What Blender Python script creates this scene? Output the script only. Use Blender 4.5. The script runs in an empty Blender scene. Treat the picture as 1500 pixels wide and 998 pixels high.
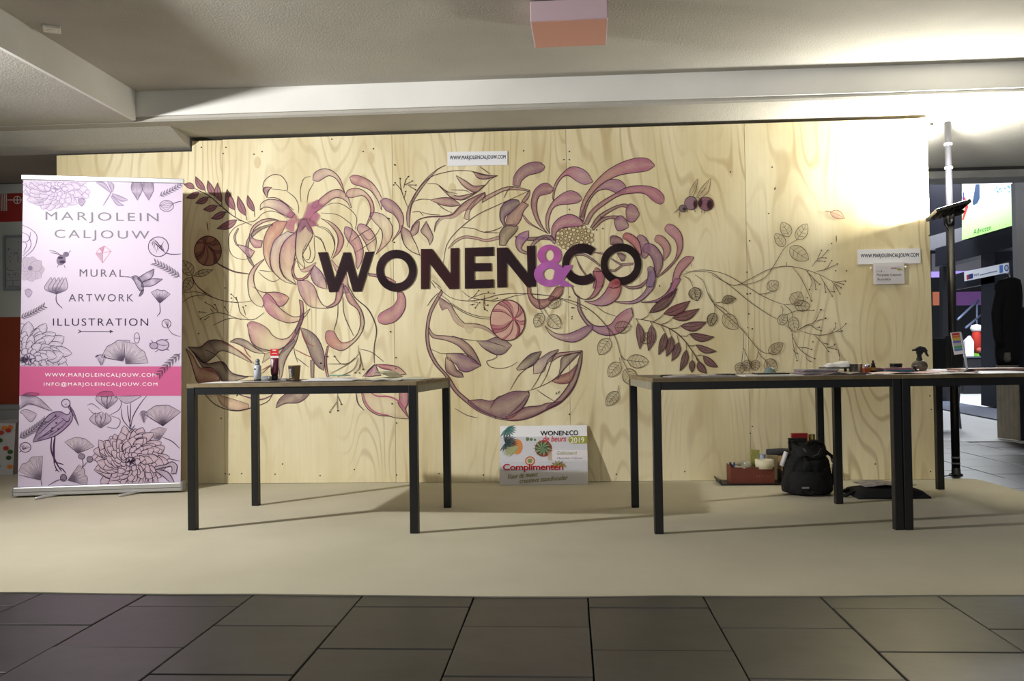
import bpy, bmesh, math, random
from mathutils import Vector, Matrix
from mathutils.geometry import tessellate_polygon
random.seed(7)
SC = bpy.context.scene
COL = SC.collection
PI = math.pi

# ------------------------------------------------------------------ camera
F_PX = 1314.06
CAM = Vector((3.66245, -6.20587, 0.86005))
YAW, PIT, ROL = -0.06401, 0.01916, -0.01472
FW = Vector((math.sin(YAW)*math.cos(PIT), math.cos(YAW)*math.cos(PIT), math.sin(PIT)))
_rt = FW.cross(Vector((0, 0, 1))).normalized()
_up = _rt.cross(FW)
RT = _rt*math.cos(ROL) + _up*math.sin(ROL)
UP = _up*math.cos(ROL) - _rt*math.sin(ROL)
cd = bpy.data.cameras.new('camera')
cd.sensor_width = 36.0
cd.lens = F_PX*36.0/1500.0
cd.clip_end = 200
cam = bpy.data.objects.new('camera', cd)
COL.objects.link(cam)
M = Matrix((RT, UP, -FW)).transposed().to_4x4()
M.translation = CAM
cam.matrix_world = M
SC.camera = cam

# ------------------------------------------------------------------ world, lights, exposure
SC.view_settings.view_transform = 'Standard'
SC.view_settings.look = 'None'
SC.view_settings.exposure = 0.08
SC.view_settings.gamma = 1.0
SC.view_settings.use_curve_mapping = False
SC.cycles.transparent_max_bounces = 24
w = bpy.data.worlds.new('dim_daylight'); SC.world = w
w.use_nodes = True
w.node_tree.nodes['Background'].inputs[0].default_value = (0.86, 0.90, 1.0, 1)
w.node_tree.nodes['Background'].inputs[1].default_value = 0.10

KEY = Vector((-0.20, -3.0, 2.27))          # flood lamp on a stand, left of the frame
LED = Vector((6.165, -0.13, 1.80))           # led flood on the pole by the end of the wall

def light(name, kind, loc, target, energy, color=(1, 1, 1), size=0.1, size_y=None, spread=None):
    d = bpy.data.lights.new(name, kind)
    d.energy = energy; d.color = color
    if kind == 'AREA':
        d.shape = 'RECTANGLE' if size_y else 'DISK'
        d.size = size
        if size_y: d.size_y = size_y
        if spread: d.spread = spread
    else:
        d.shadow_soft_size = size
    o = bpy.data.objects.new(name, d); COL.objects.link(o)
    o.location = loc
    v = (Vector(target) - Vector(loc))
    o.rotation_euler = v.to_track_quat('-Z', 'Y').to_euler()
    return o
KEY_W, LED_W = 104, 78
KEY_AIM = Vector((5.0, -0.2, 1.75))
light('key_flood_light', 'AREA', KEY + Vector((0.045, 0.05, 0)), KEY_AIM, KEY_W, (1.0, 0.985, 0.96), 0.10, None, math.radians(150))
LEDN = Vector((-0.28, 0.20, 0.94)).normalized()
light('led_flood_light', 'AREA', LED + LEDN*0.016, LED + LEDN*2, LED_W, (1.0, 0.98, 0.90), 0.20, 0.15)
light('hall_ceiling_light', 'AREA', (10.6, 9.2, 4.6), (10.6, 9.2, 0), 800, (0.93, 0.96, 1.0), 3.0, 4.0)
light('front_fill_light', 'AREA', (4.6, -9.0, 2.3), (4.0, -1, 0.6), 46, (1.0, 0.97, 0.93), 3.0, 1.5)  # unseen fill added from the front to lift the shadows

# ------------------------------------------------------------------ pixel helpers (1500 x 998 frame)
def ray(px, py):
    return FW + RT*((px-750)/F_PX) + UP*((499-py)/F_PX)
def onY(px, py, Y=0.0):
    d = ray(px, py); return CAM + d*((Y-CAM.y)/d.y)
def onZ(px, py, Z=0.0):
    d = ray(px, py); return CAM + d*((Z-CAM.z)/d.z)
def onX(px, py, X):
    d = ray(px, py); return CAM + d*((X-CAM.x)/d.x)
def onP(px, py, p0, n):
    d = ray(px, py); return CAM + d*((p0-CAM).dot(n)/d.dot(n))

# ------------------------------------------------------------------ materials
def lin(c):
    c = c/255.0
    return c/12.92 if c <= 0.04045 else ((c+0.055)/1.055)**2.4
def rgb(r, g, b, a=1.0): return (lin(r), lin(g), lin(b), a)
MATS = {}
def nodes(name):
    m = bpy.data.materials.new(name); m.use_nodes = True
    t = m.node_tree; return m, t, t.nodes['Principled BSDF']
def mat(name, c, rough=0.6, metal=0.0, var=0.0, scale=20.0, bump=0.0, emit=0.0, alpha=1.0, trans=0.0, stretch=None, spec=0.5):
    if name in MATS: return MATS[name]
    m, t, b = nodes(name)
    b.inputs['Base Color'].default_value = c
    b.inputs['Roughness'].default_value = rough
    b.inputs['Metallic'].default_value = metal
    b.inputs['Alpha'].default_value = alpha
    b.inputs['Transmission Weight'].default_value = trans
    b.inputs['Specular IOR Level'].default_value = spec
    if emit:
        b.inputs['Emission Color'].default_value = c
        b.inputs['Emission Strength'].default_value = emit
    if var or bump:
        tc = t.nodes.new('ShaderNodeTexCoord'); nz = t.nodes.new('ShaderNodeTexNoise')
        nz.inputs['Scale'].default_value = scale; nz.inputs['Detail'].default_value = 6
        src = tc.outputs['Object']
        if stretch:
            mp = t.nodes.new('ShaderNodeMapping'); mp.inputs['Scale'].default_value = stretch
            t.links.new(src, mp.inputs[0]); src = mp.outputs[0]
        t.links.new(src, nz.inputs['Vector'])
        if var:
            r = t.nodes.new('ShaderNodeValToRGB')
            r.color_ramp.elements[0].position = 0.3; r.color_ramp.elements[1].position = 0.7
            r.color_ramp.elements[0].color = (c[0]*(1-var), c[1]*(1-var), c[2]*(1-var), 1)
            r.color_ramp.elements[1].color = (min(1, c[0]*(1+var)), min(1, c[1]*(1+var)), min(1, c[2]*(1+var)), 1)
            t.links.new(nz.outputs['Fac'], r.inputs[0]); t.links.new(r.outputs[0], b.inputs['Base Color'])
        if bump:
            bp = t.nodes.new('ShaderNodeBump'); bp.inputs['Strength'].default_value = bump; bp.inputs['Distance'].default_value = 0.01
            t.links.new(nz.outputs['Fac'], bp.inputs['Height']); t.links.new(bp.outputs[0], b.inputs['Normal'])
    MATS[name] = m
    return m

def plywood_material():
    m, t, b = nodes('plywood_pine')
    N, Lk = t.nodes.new, t.links.new
    tc = N('ShaderNodeTexCoord'); oi = N('ShaderNodeObjectInfo')
    off = N('ShaderNodeVectorMath'); off.operation = 'SCALE'
    cmb = N('ShaderNodeCombineXYZ')
    for i in range(3): Lk(oi.outputs['Random'], cmb.inputs[i])
    Lk(cmb.outputs[0], off.inputs[0]); off.inputs['Scale'].default_value = 37.0
    add = N('ShaderNodeVectorMath'); Lk(tc.outputs['Object'], add.inputs[0]); Lk(off.outputs[0], add.inputs[1])
    mp = N('ShaderNodeMapping'); mp.inputs['Scale'].default_value = (2.1, 2.0, 0.5); Lk(add.outputs[0], mp.inputs[0])
    n1 = N('ShaderNodeTexNoise'); n1.inputs['Scale'].default_value = 1.0; n1.inputs['Detail'].default_value = 2.0; n1.inputs['Roughness'].default_value = 0.4; Lk(mp.outputs[0], n1.inputs['Vector'])
    mul = N('ShaderNodeMath'); mul.operation = 'MULTIPLY'; mul.inputs[1].default_value = 135.0; Lk(n1.outputs['Fac'], mul.inputs[0])
    sn = N('ShaderNodeMath'); sn.operation = 'SINE'; Lk(mul.outputs[0], sn.inputs[0])
    pw = N('ShaderNodeMapRange'); pw.inputs['From Min'].default_value = 0.45; pw.inputs['From Max'].default_value = 1.0; Lk(sn.outputs[0], pw.inputs['Value'])
    # where the bands are strong
    n2 = N('ShaderNodeTexNoise'); n2.inputs['Scale'].default_value = 1.6; n2.inputs['Detail'].default_value = 2; Lk(add.outputs[0], n2.inputs['Vector'])
    mr2 = N('ShaderNodeMapRange'); mr2.inputs['From Min'].default_value = 0.36; mr2.inputs['From Max'].default_value = 0.68; Lk(n2.outputs['Fac'], mr2.inputs['Value'])
    band = N('ShaderNodeMath'); band.operation = 'MULTIPLY'; Lk(pw.outputs[0], band.inputs[0]); Lk(mr2.outputs[0], band.inputs[1])
    # fine vertical fibre
    mp3 = N('ShaderNodeMapping'); mp3.inputs['Scale'].default_value = (60, 40, 1.5); Lk(add.outputs[0], mp3.inputs[0])
    n3 = N('ShaderNodeTexNoise'); n3.inputs['Scale'].default_value = 1.0; n3.inputs['Detail'].default_value = 3; Lk(mp3.outputs[0], n3.inputs['Vector'])
    # broad tone
    mp4 = N('ShaderNodeMapping'); mp4.inputs['Scale'].default_value = (3.2, 3, 1.1); Lk(add.outputs[0], mp4.inputs[0])
    n4 = N('ShaderNodeTexNoise'); n4.inputs['Scale'].default_value = 1.0; n4.inputs['Detail'].default_value = 4; Lk(mp4.outputs[0], n4.inputs['Vector'])
    base = N('ShaderNodeValToRGB')
    base.color_ramp.elements[0].position = 0.33; base.color_ramp.elements[0].color = rgb(221, 206, 162)
    base.color_ramp.elements[1].position = 0.62; base.color_ramp.elements[1].color = rgb(240, 229, 193)
    Lk(n4.outputs['Fac'], base.inputs[0])
    mx = N('ShaderNodeMix'); mx.data_type = 'RGBA'; mx.blend_type = 'MIX'
    f1 = N('ShaderNodeMath'); f1.operation = 'MULTIPLY'; f1.inputs[1].default_value = 0.55; Lk(band.outputs[0], f1.inputs[0])
    Lk(f1.outputs[0], mx.inputs[0]); Lk(base.outputs[0], mx.inputs[6]); mx.inputs[7].default_value = rgb(178, 150, 104)
    mx2 = N('ShaderNodeMix'); mx2.data_type = 'RGBA'; mx2.blend_type = 'MULTIPLY'; mx2.inputs[0].default_value = 0.16
    r3 = N('ShaderNodeValToRGB'); r3.color_ramp.elements[0].position = 0.3; r3.color_ramp.elements[0].color = (0.72, 0.68, 0.58, 1); r3.color_ramp.elements[1].position = 0.6
    Lk(n3.outputs['Fac'], r3.inputs[0]); Lk(mx.outputs[2], mx2.inputs[6]); Lk(r3.outputs[0], mx2.inputs[7])
    Lk(mx2.outputs[2], b.inputs['Base Color'])
    b.inputs['Roughness'].default_value = 0.55; b.inputs['Specular IOR Level'].default_value = 0.25
    MATS['ply'] = m
    return m

def paint_material(name='mural_paint', rough=0.55, noisy=True):
    m, t, b = nodes(name)
    N, Lk = t.nodes.new, t.links.new
    at = N('ShaderNodeVertexColor'); at.layer_name = 'col'
    Lk(at.outputs['Color'], b.inputs['Base Color'])
    b.inputs['Roughness'].default_value = rough
    b.inputs['Specular IOR Level'].default_value = 0.15
    if noisy:
        tc = N('ShaderNodeTexCoord'); nz = N('ShaderNodeTexNoise'); nz.inputs['Scale'].default_value = 14; nz.inputs['Detail'].default_value = 4
        Lk(tc.outputs['Object'], nz.inputs['Vector'])
        mr = N('ShaderNodeMapRange'); mr.inputs['From Min'].default_value = 0.25; mr.inputs['From Max'].default_value = 0.6; mr.inputs['To Min'].default_value = 0.86; mr.inputs['To Max'].default_value = 1.0
        Lk(nz.outputs['Fac'], mr.inputs['Value'])
        mu = N('ShaderNodeMath'); mu.operation = 'MULTIPLY'; Lk(at.outputs['Alpha'], mu.inputs[0]); Lk(mr.outputs[0], mu.inputs[1])
        Lk(mu.outputs[0], b.inputs['Alpha'])
    else:
        Lk(at.outputs['Alpha'], b.inputs['Alpha'])
    return m

def stucco(name, c, strength=0.5):
    m, t, b = nodes(name)
    N, Lk = t.nodes.new, t.links.new
    tc = N('ShaderNodeTexCoord')
    n1 = N('ShaderNodeTexNoise'); n1.inputs['Scale'].default_value = 85; n1.inputs['Detail'].default_value = 8; n1.inputs['Roughness'].default_value = 0.65
    n2 = N('ShaderNodeTexNoise'); n2.inputs['Scale'].default_value = 1.3; n2.inputs['Detail'].default_value = 3
    Lk(tc.outputs['Object'], n1.inputs['Vector']); Lk(tc.outputs['Object'], n2.inputs['Vector'])
    r = N('ShaderNodeValToRGB'); r.color_ramp.elements[0].position = 0.35; r.color_ramp.elements[1].position = 0.65
    r.color_ramp.elements[0].color = (c[0]*0.86, c[1]*0.86, c[2]*0.86, 1); r.color_ramp.elements[1].color = c
    Lk(n2.outputs['Fac'], r.inputs[0]); Lk(r.outputs[0], b.inputs['Base Color'])
    bp = N('ShaderNodeBump'); bp.inputs['Strength'].default_value = strength; bp.inputs['Distance'].default_value = 0.012
    Lk(n1.outputs['Fac'], bp.inputs['Height']); Lk(bp.outputs[0], b.inputs['Normal'])
    b.inputs['Roughness'].default_value = 0.9; b.inputs['Specular IOR Level'].default_value = 0.15
    return m

PLY = plywood_material()
PAINT = paint_material()
PRINT = paint_material('flat_print', 0.7, False)
STUC = stucco('stucco_offwhite', rgb(190, 187, 178), 0.5)
BEAMM = stucco('painted_beam_offwhite', rgb(236, 235, 230), 0.15)

# ------------------------------------------------------------------ mesh helpers
class MB:
    def __init__(s): s.v = []; s.f = []; s.sm = []
    def add(s, vs, fs, smooth=False):
        n = len(s.v); s.v += [tuple(p) for p in vs]; s.f += [tuple(i+n for i in f) for f in fs]; s.sm += [smooth]*len(fs)
        return s
    def box(s, c, d, R=None):
        x, y, z = d[0]/2, d[1]/2, d[2]/2
        vs = [Vector((sx*x, sy*y, sz*z)) for sz in (-1, 1) for sy in (-1, 1) for sx in (-1, 1)]
        if R is not None: vs = [R @ p for p in vs]
        c = Vector(c)
        return s.add([p+c for p in vs], [(0, 2, 3, 1), (4, 5, 7, 6), (0, 1, 5, 4), (2, 6, 7, 3), (0, 4, 6, 2), (1, 3, 7, 5)])
    def lathe(s, prof, c=(0, 0, 0), n=24, sx=1, sy=1, R=None, cap=True):
        vs = []; fs = []
        for r, z in prof:
            for i in range(n):
                a = 2*PI*i/n; vs.append(Vector((r*math.cos(a)*sx, r*math.sin(a)*sy, z)))
        for j in range(len(prof)-1):
            for i in range(n):
                k = (i+1) % n; fs.append((j*n+i, j*n+k, (j+1)*n+k, (j+1)*n+i))
        if R is not None: vs = [R @ p for p in vs]
        c = Vector(c); s.add([p+c for p in vs], fs, True)
        if cap:
            b = len(s.v)-len(vs)
            s.f.append(tuple(b+i for i in reversed(range(n)))); s.f.append(tuple(b+(len(prof)-1)*n+i for i in range(n))); s.sm += [False, False]
        return s
    def tube(s, pts, r, n=8, closed=False):
        pts = [Vector(p) for p in pts]; m = len(pts); vs = []; fs = []
        for i, p in enumerate(pts):
            a = pts[max(0, i-1)]; b = pts[min(m-1, i+1)]; t = (b-a).normalized()
            h = Vector((0, 0, 1)) if abs(t.z) < 0.9 else Vector((1, 0, 0))
            u = t.cross(h).normalized(); w_ = t.cross(u)
            rr = r[i] if isinstance(r, (list, tuple)) else r
            for k in range(n):
                q = 2*PI*k/n; vs.append(p + (u*math.cos(q) + w_*math.sin(q))*rr)
        for i in range(m-1):
            for k in range(n):
                l = (k+1) % n; fs.append((i*n+k, (i+1)*n+k, (i+1)*n+l, i*n+l))
        b = len(s.v); s.add(vs, fs, True)
        s.f.append(tuple(b+k for k in range(n))); s.f.append(tuple(b+(m-1)*n+k for k in reversed(range(n)))); s.sm += [False, False]
        return s
    def prism(s, poly, axis, a, b):
        # poly of 2d points, extruded on axis 'x','y','z' between a and b
        def mk(p, h):
            return {'x': (h, p[0], p[1]), 'y': (p[0], h, p[1]), 'z': (p[0], p[1], h)}[axis]
        n = len(poly)
        return s.add([mk(p, a) for p in poly] + [mk(p, b) for p in poly],
                     [tuple(range(n)), tuple(range(2*n-1, n-1, -1))] + [(i, n+i, n+(i+1) % n, (i+1) % n) for i in range(n)])
    def build(s, name, m, parent=None, bevel=0.0, fix=True):
        me = bpy.data.meshes.new(name); me.from_pydata(s.v, [], s.f)
        me.polygons.foreach_set('use_smooth', s.sm)
        if fix:
            bm = bmesh.new(); bm.from_mesh(me); bmesh.ops.recalc_face_normals(bm, faces=bm.faces); bm.to_mesh(me); bm.free()
        me.update()
        if m: me.materials.append(m)
        o = bpy.data.objects.new(name, me); COL.objects.link(o)
        if parent: o.parent = parent
        if bevel:
            md = o.modifiers.new('bevel', 'BEVEL'); md.width = bevel; md.segments = 2; md.limit_method = 'ANGLE'
        return o
def tag(o, label=None, cat=None, group=None, kind=None):
    if label: o['label'] = label
    if cat: o['category'] = cat
    if group: o['group'] = group
    if kind: o['kind'] = kind
    return o
def thing(name, label, cat, loc=(0, 0, 0), rz=0, group=None):
    o = bpy.data.objects.new(name, None); COL.objects.link(o)
    o.empty_display_size = 0.1; o.location = loc; o.rotation_euler = (0, 0, rz)
    return tag(o, label, cat, group)
def struct(o): o['kind'] = 'structure'; return o
def RZ(a): return Matrix.Rotation(a, 3, 'Z')
def RX(a): return Matrix.Rotation(a, 3, 'X')
def RY(a): return Matrix.Rotation(a, 3, 'Y')

# ------------------------------------------------------------------ paint helpers: flat marks laid on a surface
def cr(pts, n):
    """catmull-rom resample to n points, even in length"""
    pts = [Vector((p[0], p[1])) for p in pts]
    if len(pts) == 1: return pts*n
    P = [pts[0]*2-pts[1]] + pts + [pts[-1]*2-pts[-2]]
    out = []
    for i in range(1, len(P)-2):
        a, b, c, d = P[i-1], P[i], P[i+1], P[i+2]
        for k in range(8):
            t = k/8.0
            out.append(0.5*((2*b)+(c-a)*t+(2*a-5*b+4*c-d)*t*t+(3*b-a-3*c+d)*t*t*t))
    out.append(pts[-1])
    L = [0]
    for i in range(1, len(out)): L.append(L[-1]+(out[i]-out[i-1]).length)
    if L[-1] < 1e-6: return [pts[0]]*n
    res = []; j = 0
    for k in range(n):
        s = L[-1]*k/(n-1)
        while j < len(L)-2 and L[j+1] < s: j += 1
        dl = L[j+1]-L[j]; t = (s-L[j])/dl if dl > 1e-9 else 0
        res.append(out[j].lerp(out[j+1], min(1, max(0, t))))
    return res
class Paint:
    def __init__(s, plane, off=0.0010, step=0.000012, clip=None):
        s.plane = plane; s.v = []; s.f = []; s.c = []; s.off = off; s.step = step; s.clip = clip
        s.ox = s.oy = 0.0; s.k = 1.0
    def reg(s, ox, oy, k=0.2003): s.ox, s.oy, s.k = ox, oy, k; return s
    def px(s, p): return (s.ox+p[0]*s.k, s.oy+p[1]*s.k)
    def raw(s, pts, faces, cols):
        n = len(s.v)
        for p in pts: s.v.append(tuple(s.plane(p[0], p[1], s.off)))
        s.f += [tuple(i+n for i in f) for f in faces]; s.c += cols
        s.off += s.step
    def stroke(s, pts, w=1.1, col=(58, 40, 48), a=0.92, taper=True, w1=None):
        P = [Vector(s.px(p)) for p in pts]
        L = sum((P[i+1]-P[i]).length for i in range(len(P)-1))
        n = max(4, min(60, int(L/2.2)+2)); Q = cr(P, n)
        if s.clip:
            runs = []; cur = []
            for q in Q:
                if s.clip(q): cur.append(q)
                else:
                    if len(cur) > 1: runs.append(cur)
                    cur = []
            if len(cur) > 1: runs.append(cur)
        else: runs = [Q]
        for Q in runs:
            n = len(Q); vs = []; cs = []; fs = []
            for i, q in enumerate(Q):
                t = (Q[min(n-1, i+1)]-Q[max(0, i-1)])
                if t.length < 1e-9: t = Vector((1, 0))
                t.normalize(); nn = Vector((-t.y, t.x)); u = i/(n-1)
                ww = w if w1 is None else w+(w1-w)*u
                if taper: ww *= 0.45+0.55*math.sin(PI*min(1, max(0, 0.06+0.88*u)))
                vs += [q+nn*ww/2, q-nn*ww/2]
                cc = (lin(col[0]), lin(col[1]), lin(col[2]), a); cs += [cc, cc]
            for i in range(n-1): fs.append((2*i, 2*i+1, 2*i+3, 2*i+2))
            s.raw(vs, fs, cs)
        return s
    def loft(s, A, B, stops, out=1.1, ink=(70, 44, 55), edge=0.45, m=6):
        """petal between two sides; stops = [(r,g,b,alpha), ...] from first to last point"""
        PA = [s.px(p) for p in A]; PB = [s.px(p) for p in B]
        n = 22; QA = cr(PA, n); QB = cr(PB, n)
        vs = []; cs = []; fs = []
        for i in range(n):
            u = i/(n-1)*(len(stops)-1); k = min(len(stops)-2, int(u)) if len(stops) > 1 else 0
            if len(stops) > 1: c0, c1 = stops[k], stops[k+1]; t = u-k
            else: c0 = c1 = stops[0]; t = 0
            c = [c0[j]+(c1[j]-c0[j])*t for j in range(4)]
            for j in range(m+1):
                v = j/m; e = abs(2*v-1)
                al = c[3]*((1-edge)+edge*e**1.5)
                dk = 1-0.10*e+0.05*math.sin(i*1.7+j*2.3)
                vs.append(QA[i].lerp(QB[i], v)); cs.append((lin(min(255, c[0]*dk)), lin(min(255, c[1]*dk)), lin(min(255, c[2]*dk)), min(1, al)))
        for i in range(n-1):
            for j in range(m): a = i*(m+1)+j; fs.append((a, a+1, a+m+2, a+m+1))
        if s.clip and not all(s.clip(q) for q in vs):
            fs = [f for f in fs if all(s.clip(vs[i]) for i in f)]
        s.raw(vs, fs, cs)
        if out:
            s.stroke(A, out, ink); s.stroke(B, out, ink)
            for e in (0, -1):
                if (Vector(A[e])-Vector(B[e])).length > 6: s.stroke([A[e], ((A[e][0]+B[e][0])/2, (A[e][1]+B[e][1])/2), B[e]], out, ink)
        return s
    def leaf(s, base, tip, w, stops, bend=0.0, out=1.1, ink=(60, 38, 44), mid=True, veins=0, rnd=1.0, edge=0.3):
        b = Vector(base); t = Vector(tip); d = t-b; L = d.length; d.normalize(); nn = Vector((-d.y, d.x))
        A = []; B = []; C = []
        for i in range(9):
            u = i/8; pr = math.sin(PI*u**0.85)**rnd; c = b+d*L*u+nn*bend*L*math.sin(PI*u)
            A.append(c+nn*w/2*pr); B.append(c-nn*w/2*pr); C.append(c)
        s.loft(A, B, stops, out, ink, edge, 4)
        if mid: s.stroke(C, out*0.7 if out else 0.7, ink, 0.8)
        for k in range(veins):
            u = (k+1.0)/(veins+1); c = b+d*L*u*0.85
            for sg in (-1, 1):
                pr = math.sin(PI*min(1, u*0.85+0.14))*w/2*0.85
                s.stroke([c, c+d*L*0.07+nn*sg*pr*0.55, c+d*L*0.13+nn*sg*pr], 0.55, ink, 0.75, False)
        return s
    def blob(s, pts, col, a0=0.9, a1=0.0, n=40):
        Q = cr([s.px(p) for p in pts+[pts[0]]], n)[:-1]
        c = sum(Q, Vector((0, 0)))/len(Q); k = len(Q)
        cc = (lin(col[0]), lin(col[1]), lin(col[2]))
        vs = [c]+[c.lerp(q, 0.6) for q in Q]+Q
        cs = [cc+(a0,)]+[cc+(a0*0.9+a1*0.1,)]*k+[cc+(a1,)]*k
        fs = []
        for i in range(k):
            j = (i+1) % k; fs += [(0, 1+i, 1+j), (1+i, 1+k+i, 1+k+j, 1+j)]
        s.raw(vs, fs, cs); return s
    def ell(s, c, rx, ry, col, a=0.9, n=24, a1=None, rot=0, ink=0, inkc=(60, 40, 48)):
        pts = []
        for i in range(n):
            q = 2*PI*i/n; x, y = rx*math.cos(q), ry*math.sin(q)
            pts.append((c[0]+x*math.cos(rot)-y*math.sin(rot), c[1]+x*math.sin(rot)+y*math.cos(rot)))
        if a > 0: s.blob(pts, col, a, a if a1 is None else a1, n+1)
        if ink: s.stroke(pts+[pts[0]], ink, inkc, 0.9, False)
        return s
    def ring(s, c, R, r, col, a=0.97, a0=0, a1=2*PI, n=48, var=1.0):
        vs = []; fs = []; cs = []
        for i in range(n+1):
            q = a0+(a1-a0)*i/n
            vs += [s.px((c[0]+R[0]*math.cos(q), c[1]+R[1]*math.sin(q))), s.px((c[0]+r[0]*math.cos(q), c[1]+r[1]*math.sin(q)))]
            v = 1+var*(0.16*math.sin(q*2.0)+0.06*math.sin(q*5))
            cc = (lin(col[0]*v), lin(col[1]*v), lin(col[2]*v), a); cs += [cc, cc]
        for i in range(n): fs.append((2*i, 2*i+1, 2*i+3, 2*i+2))
        s.raw(vs, fs, cs); return s
    def poly(s, pts, col, a=0.97, tint=None):
        P = [s.px(p) for p in pts]
        vs = [(p[0], p[1]) for p in P]
        fs = [tuple(t) for t in tessellate_polygon([[Vector((p[0], p[1], 0)) for p in P]])]
        cs = []
        for i in range(len(vs)):
            c = tint if (tint and i % 3 == 0) else col
            cs.append((lin(c[0]), lin(c[1]), lin(c[2]), a))
        s.raw(vs, fs, cs); return s
    def dots(s, pts, r=1.3, col=(45, 30, 36)):
        for p in pts: s.ell(p, r/s.k, r*0.8/s.k, col, 0.95, 8)
        return s
    def text(s, string, quad, col, bold=0.0, spacing=1.0, a=1.0, shear=0.0):
        """quad = bottom-left, bottom-right, top-right, top-left"""
        vs, fs = text_mesh(string, 0.0, spacing, shear)
        x0 = min(v[0] for v in vs); x1 = max(v[0] for v in vs); y0 = min(v[1] for v in vs); y1 = max(v[1] for v in vs)
        q = [Vector(s.px(p)) for p in quad]; out = []
        for v in vs:
            u = (v[0]-x0)/(x1-x0); t = (v[1]-y0)/(y1-y0)
            out.append(q[0].lerp(q[1], u).lerp(q[3].lerp(q[2], u), t))
        cc = (lin(col[0]), lin(col[1]), lin(col[2]), a)
        s.raw(out, fs, [cc]*len(out))
        if bold > 0:                                   # heavier face: the same outline printed again a hair to each side
            b0 = bold*0.9*((q[3]-q[0]).length/(y1-y0)); ux = (q[1]-q[0]).normalized(); uy = (q[3]-q[0]).normalized()
            for d in (ux, -ux, uy, -uy): s.raw([p+d*b0 for p in out], fs, [cc]*len(out))
        return s
    def clear(s): s.v = []; s.f = []; s.c = []
    def build(s, name, m, parent):
        me = bpy.data.meshes.new(name); me.from_pydata(s.v, [], s.f)
        at = me.color_attributes.new('col', 'FLOAT_COLOR', 'POINT')
        at.data.foreach_set('color', [x for c in s.c for x in c])
        me.materials.append(m); me.update()
        o = bpy.data.objects.new(name, me); COL.objects.link(o)
        o.parent = parent
        if parent is not None:
            o.matrix_parent_inverse = Matrix.Identity(4)
        return o
_tc = {}
def text_mesh(string, bold=0.0, spacing=1.0, shear=0.0):
    key = (string, bold, spacing, shear)
    if key in _tc: return _tc[key]
    cu = bpy.data.curves.new('tmp_text', 'FONT'); cu.body = string; cu.offset = bold; cu.space_character = spacing; cu.shear = shear
    cu.resolution_u = 5
    o = bpy.data.objects.new('tmp_text', cu); COL.objects.link(o)
    dg = bpy.context.evaluated_depsgraph_get(); dg.update()
    ev = o.evaluated_get(dg); me = ev.to_mesh()
    vs = [(v.co.x, v.co.y) for v in me.vertices]; fs = [tuple(p.vertices) for p in me.polygons]
    ev.to_mesh_clear(); bpy.data.objects.remove(o); bpy.data.curves.remove(cu)
    _tc[key] = (vs, fs); return vs, fs

def keep(o, parent):
    """parent without moving: the mesh is written in world coordinates"""
    o.parent = parent
    R = Matrix.Translation(parent.location) @ parent.rotation_euler.to_matrix().to_4x4()
    o.matrix_parent_inverse = R.inverted()
    return o

# ================================================================== THE SETTING
SOF, COF = 2.465, 2.66
# ---- floor: bedding slab with slate slabs in staggered rows
fm = MB()
fm.box((2.8, -3.9, -0.05), (11.0, 2.9, 0.04)); fm.box((7.9, 0.1, -0.05), (4.4, 5.1, 0.04)); fm.box((1.0, -0.7, -0.05), (9.4, 3.5, 0.04))
floor = struct(fm.build('floor', mat('slab_bedding', rgb(40, 39, 36), 0.95, var=0.3, scale=30)))
def slate():
    m, t, b = nodes('slate_slab'); N, Lk = t.nodes.new, t.links.new
    oi = N('ShaderNodeObjectInfo'); tc = N('ShaderNodeTexCoord'); nz = N('ShaderNodeTexNoise'); nz.inputs['Scale'].default_value = 6; nz.inputs['Detail'].default_value = 7
    ad = N('ShaderNodeVectorMath'); Lk(tc.outputs['Object'], ad.inputs[0]); Lk(oi.outputs['Location'], ad.inputs[1]); Lk(ad.outputs[0], nz.inputs['Vector'])
    r = N('ShaderNodeValToRGB'); r.color_ramp.elements[0].position = 0.25; r.color_ramp.elements[1].position = 0.75
    r.color_ramp.elements[0].color = rgb(46, 46, 44); r.color_ramp.elements[1].color = rgb(62, 62, 60)
    hs = N('ShaderNodeHueSaturation'); mr = N('ShaderNodeMapRange'); mr.inputs['To Min'].default_value = 0.78; mr.inputs['To Max'].default_value = 1.15
    Lk(oi.outputs['Random'], mr.inputs['Value']); Lk(mr.outputs[0], hs.inputs['Value'])
    Lk(nz.outputs['Fac'], r.inputs[0]); Lk(r.outputs[0], hs.inputs['Color']); Lk(hs.outputs[0], b.inputs['Base Color'])
    bp = N('ShaderNodeBump'); bp.inputs['Strength'].default_value = 0.25; bp.inputs['Distance'].default_value = 0.008; Lk(nz.outputs['Fac'], bp.inputs['Height']); Lk(bp.outputs[0], b.inputs['Normal'])
    b.inputs['Roughness'].default_value = 0.42
    return m
SLATE = slate()
tp = MB().box((0, 0, 0), (0.4065, 0.4455, 0.03))
tile0 = tp.build('slate_slab', SLATE, floor, 0.003)
tiles = []
for i in range(-8, 14):
    x = 2.275+0.411*i
    off = -3.09 if i % 2 == 0 else -3.315
    for j in range(-5, 13):
        y = off+0.225+0.45*j
        front = -4.75 < y < -2.85 and -0.6 < x < 6.6
        side = -2.9 < y < 2.55 and 6.2 < x < 9.0 and (x < 7.9 or y < 2.5)
        if front or side:
            o = tile0 if not tiles else tile0.copy()
            if tiles: COL.objects.link(o); o.parent = floor
            o.location = (x, y, -0.019+random.uniform(-0.0012, 0.0008)); o.rotation_euler = (random.uniform(-.002, .002), random.uniform(-.002, .002), random.uniform(-.003, .003))
            tiles.append(o)
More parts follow.
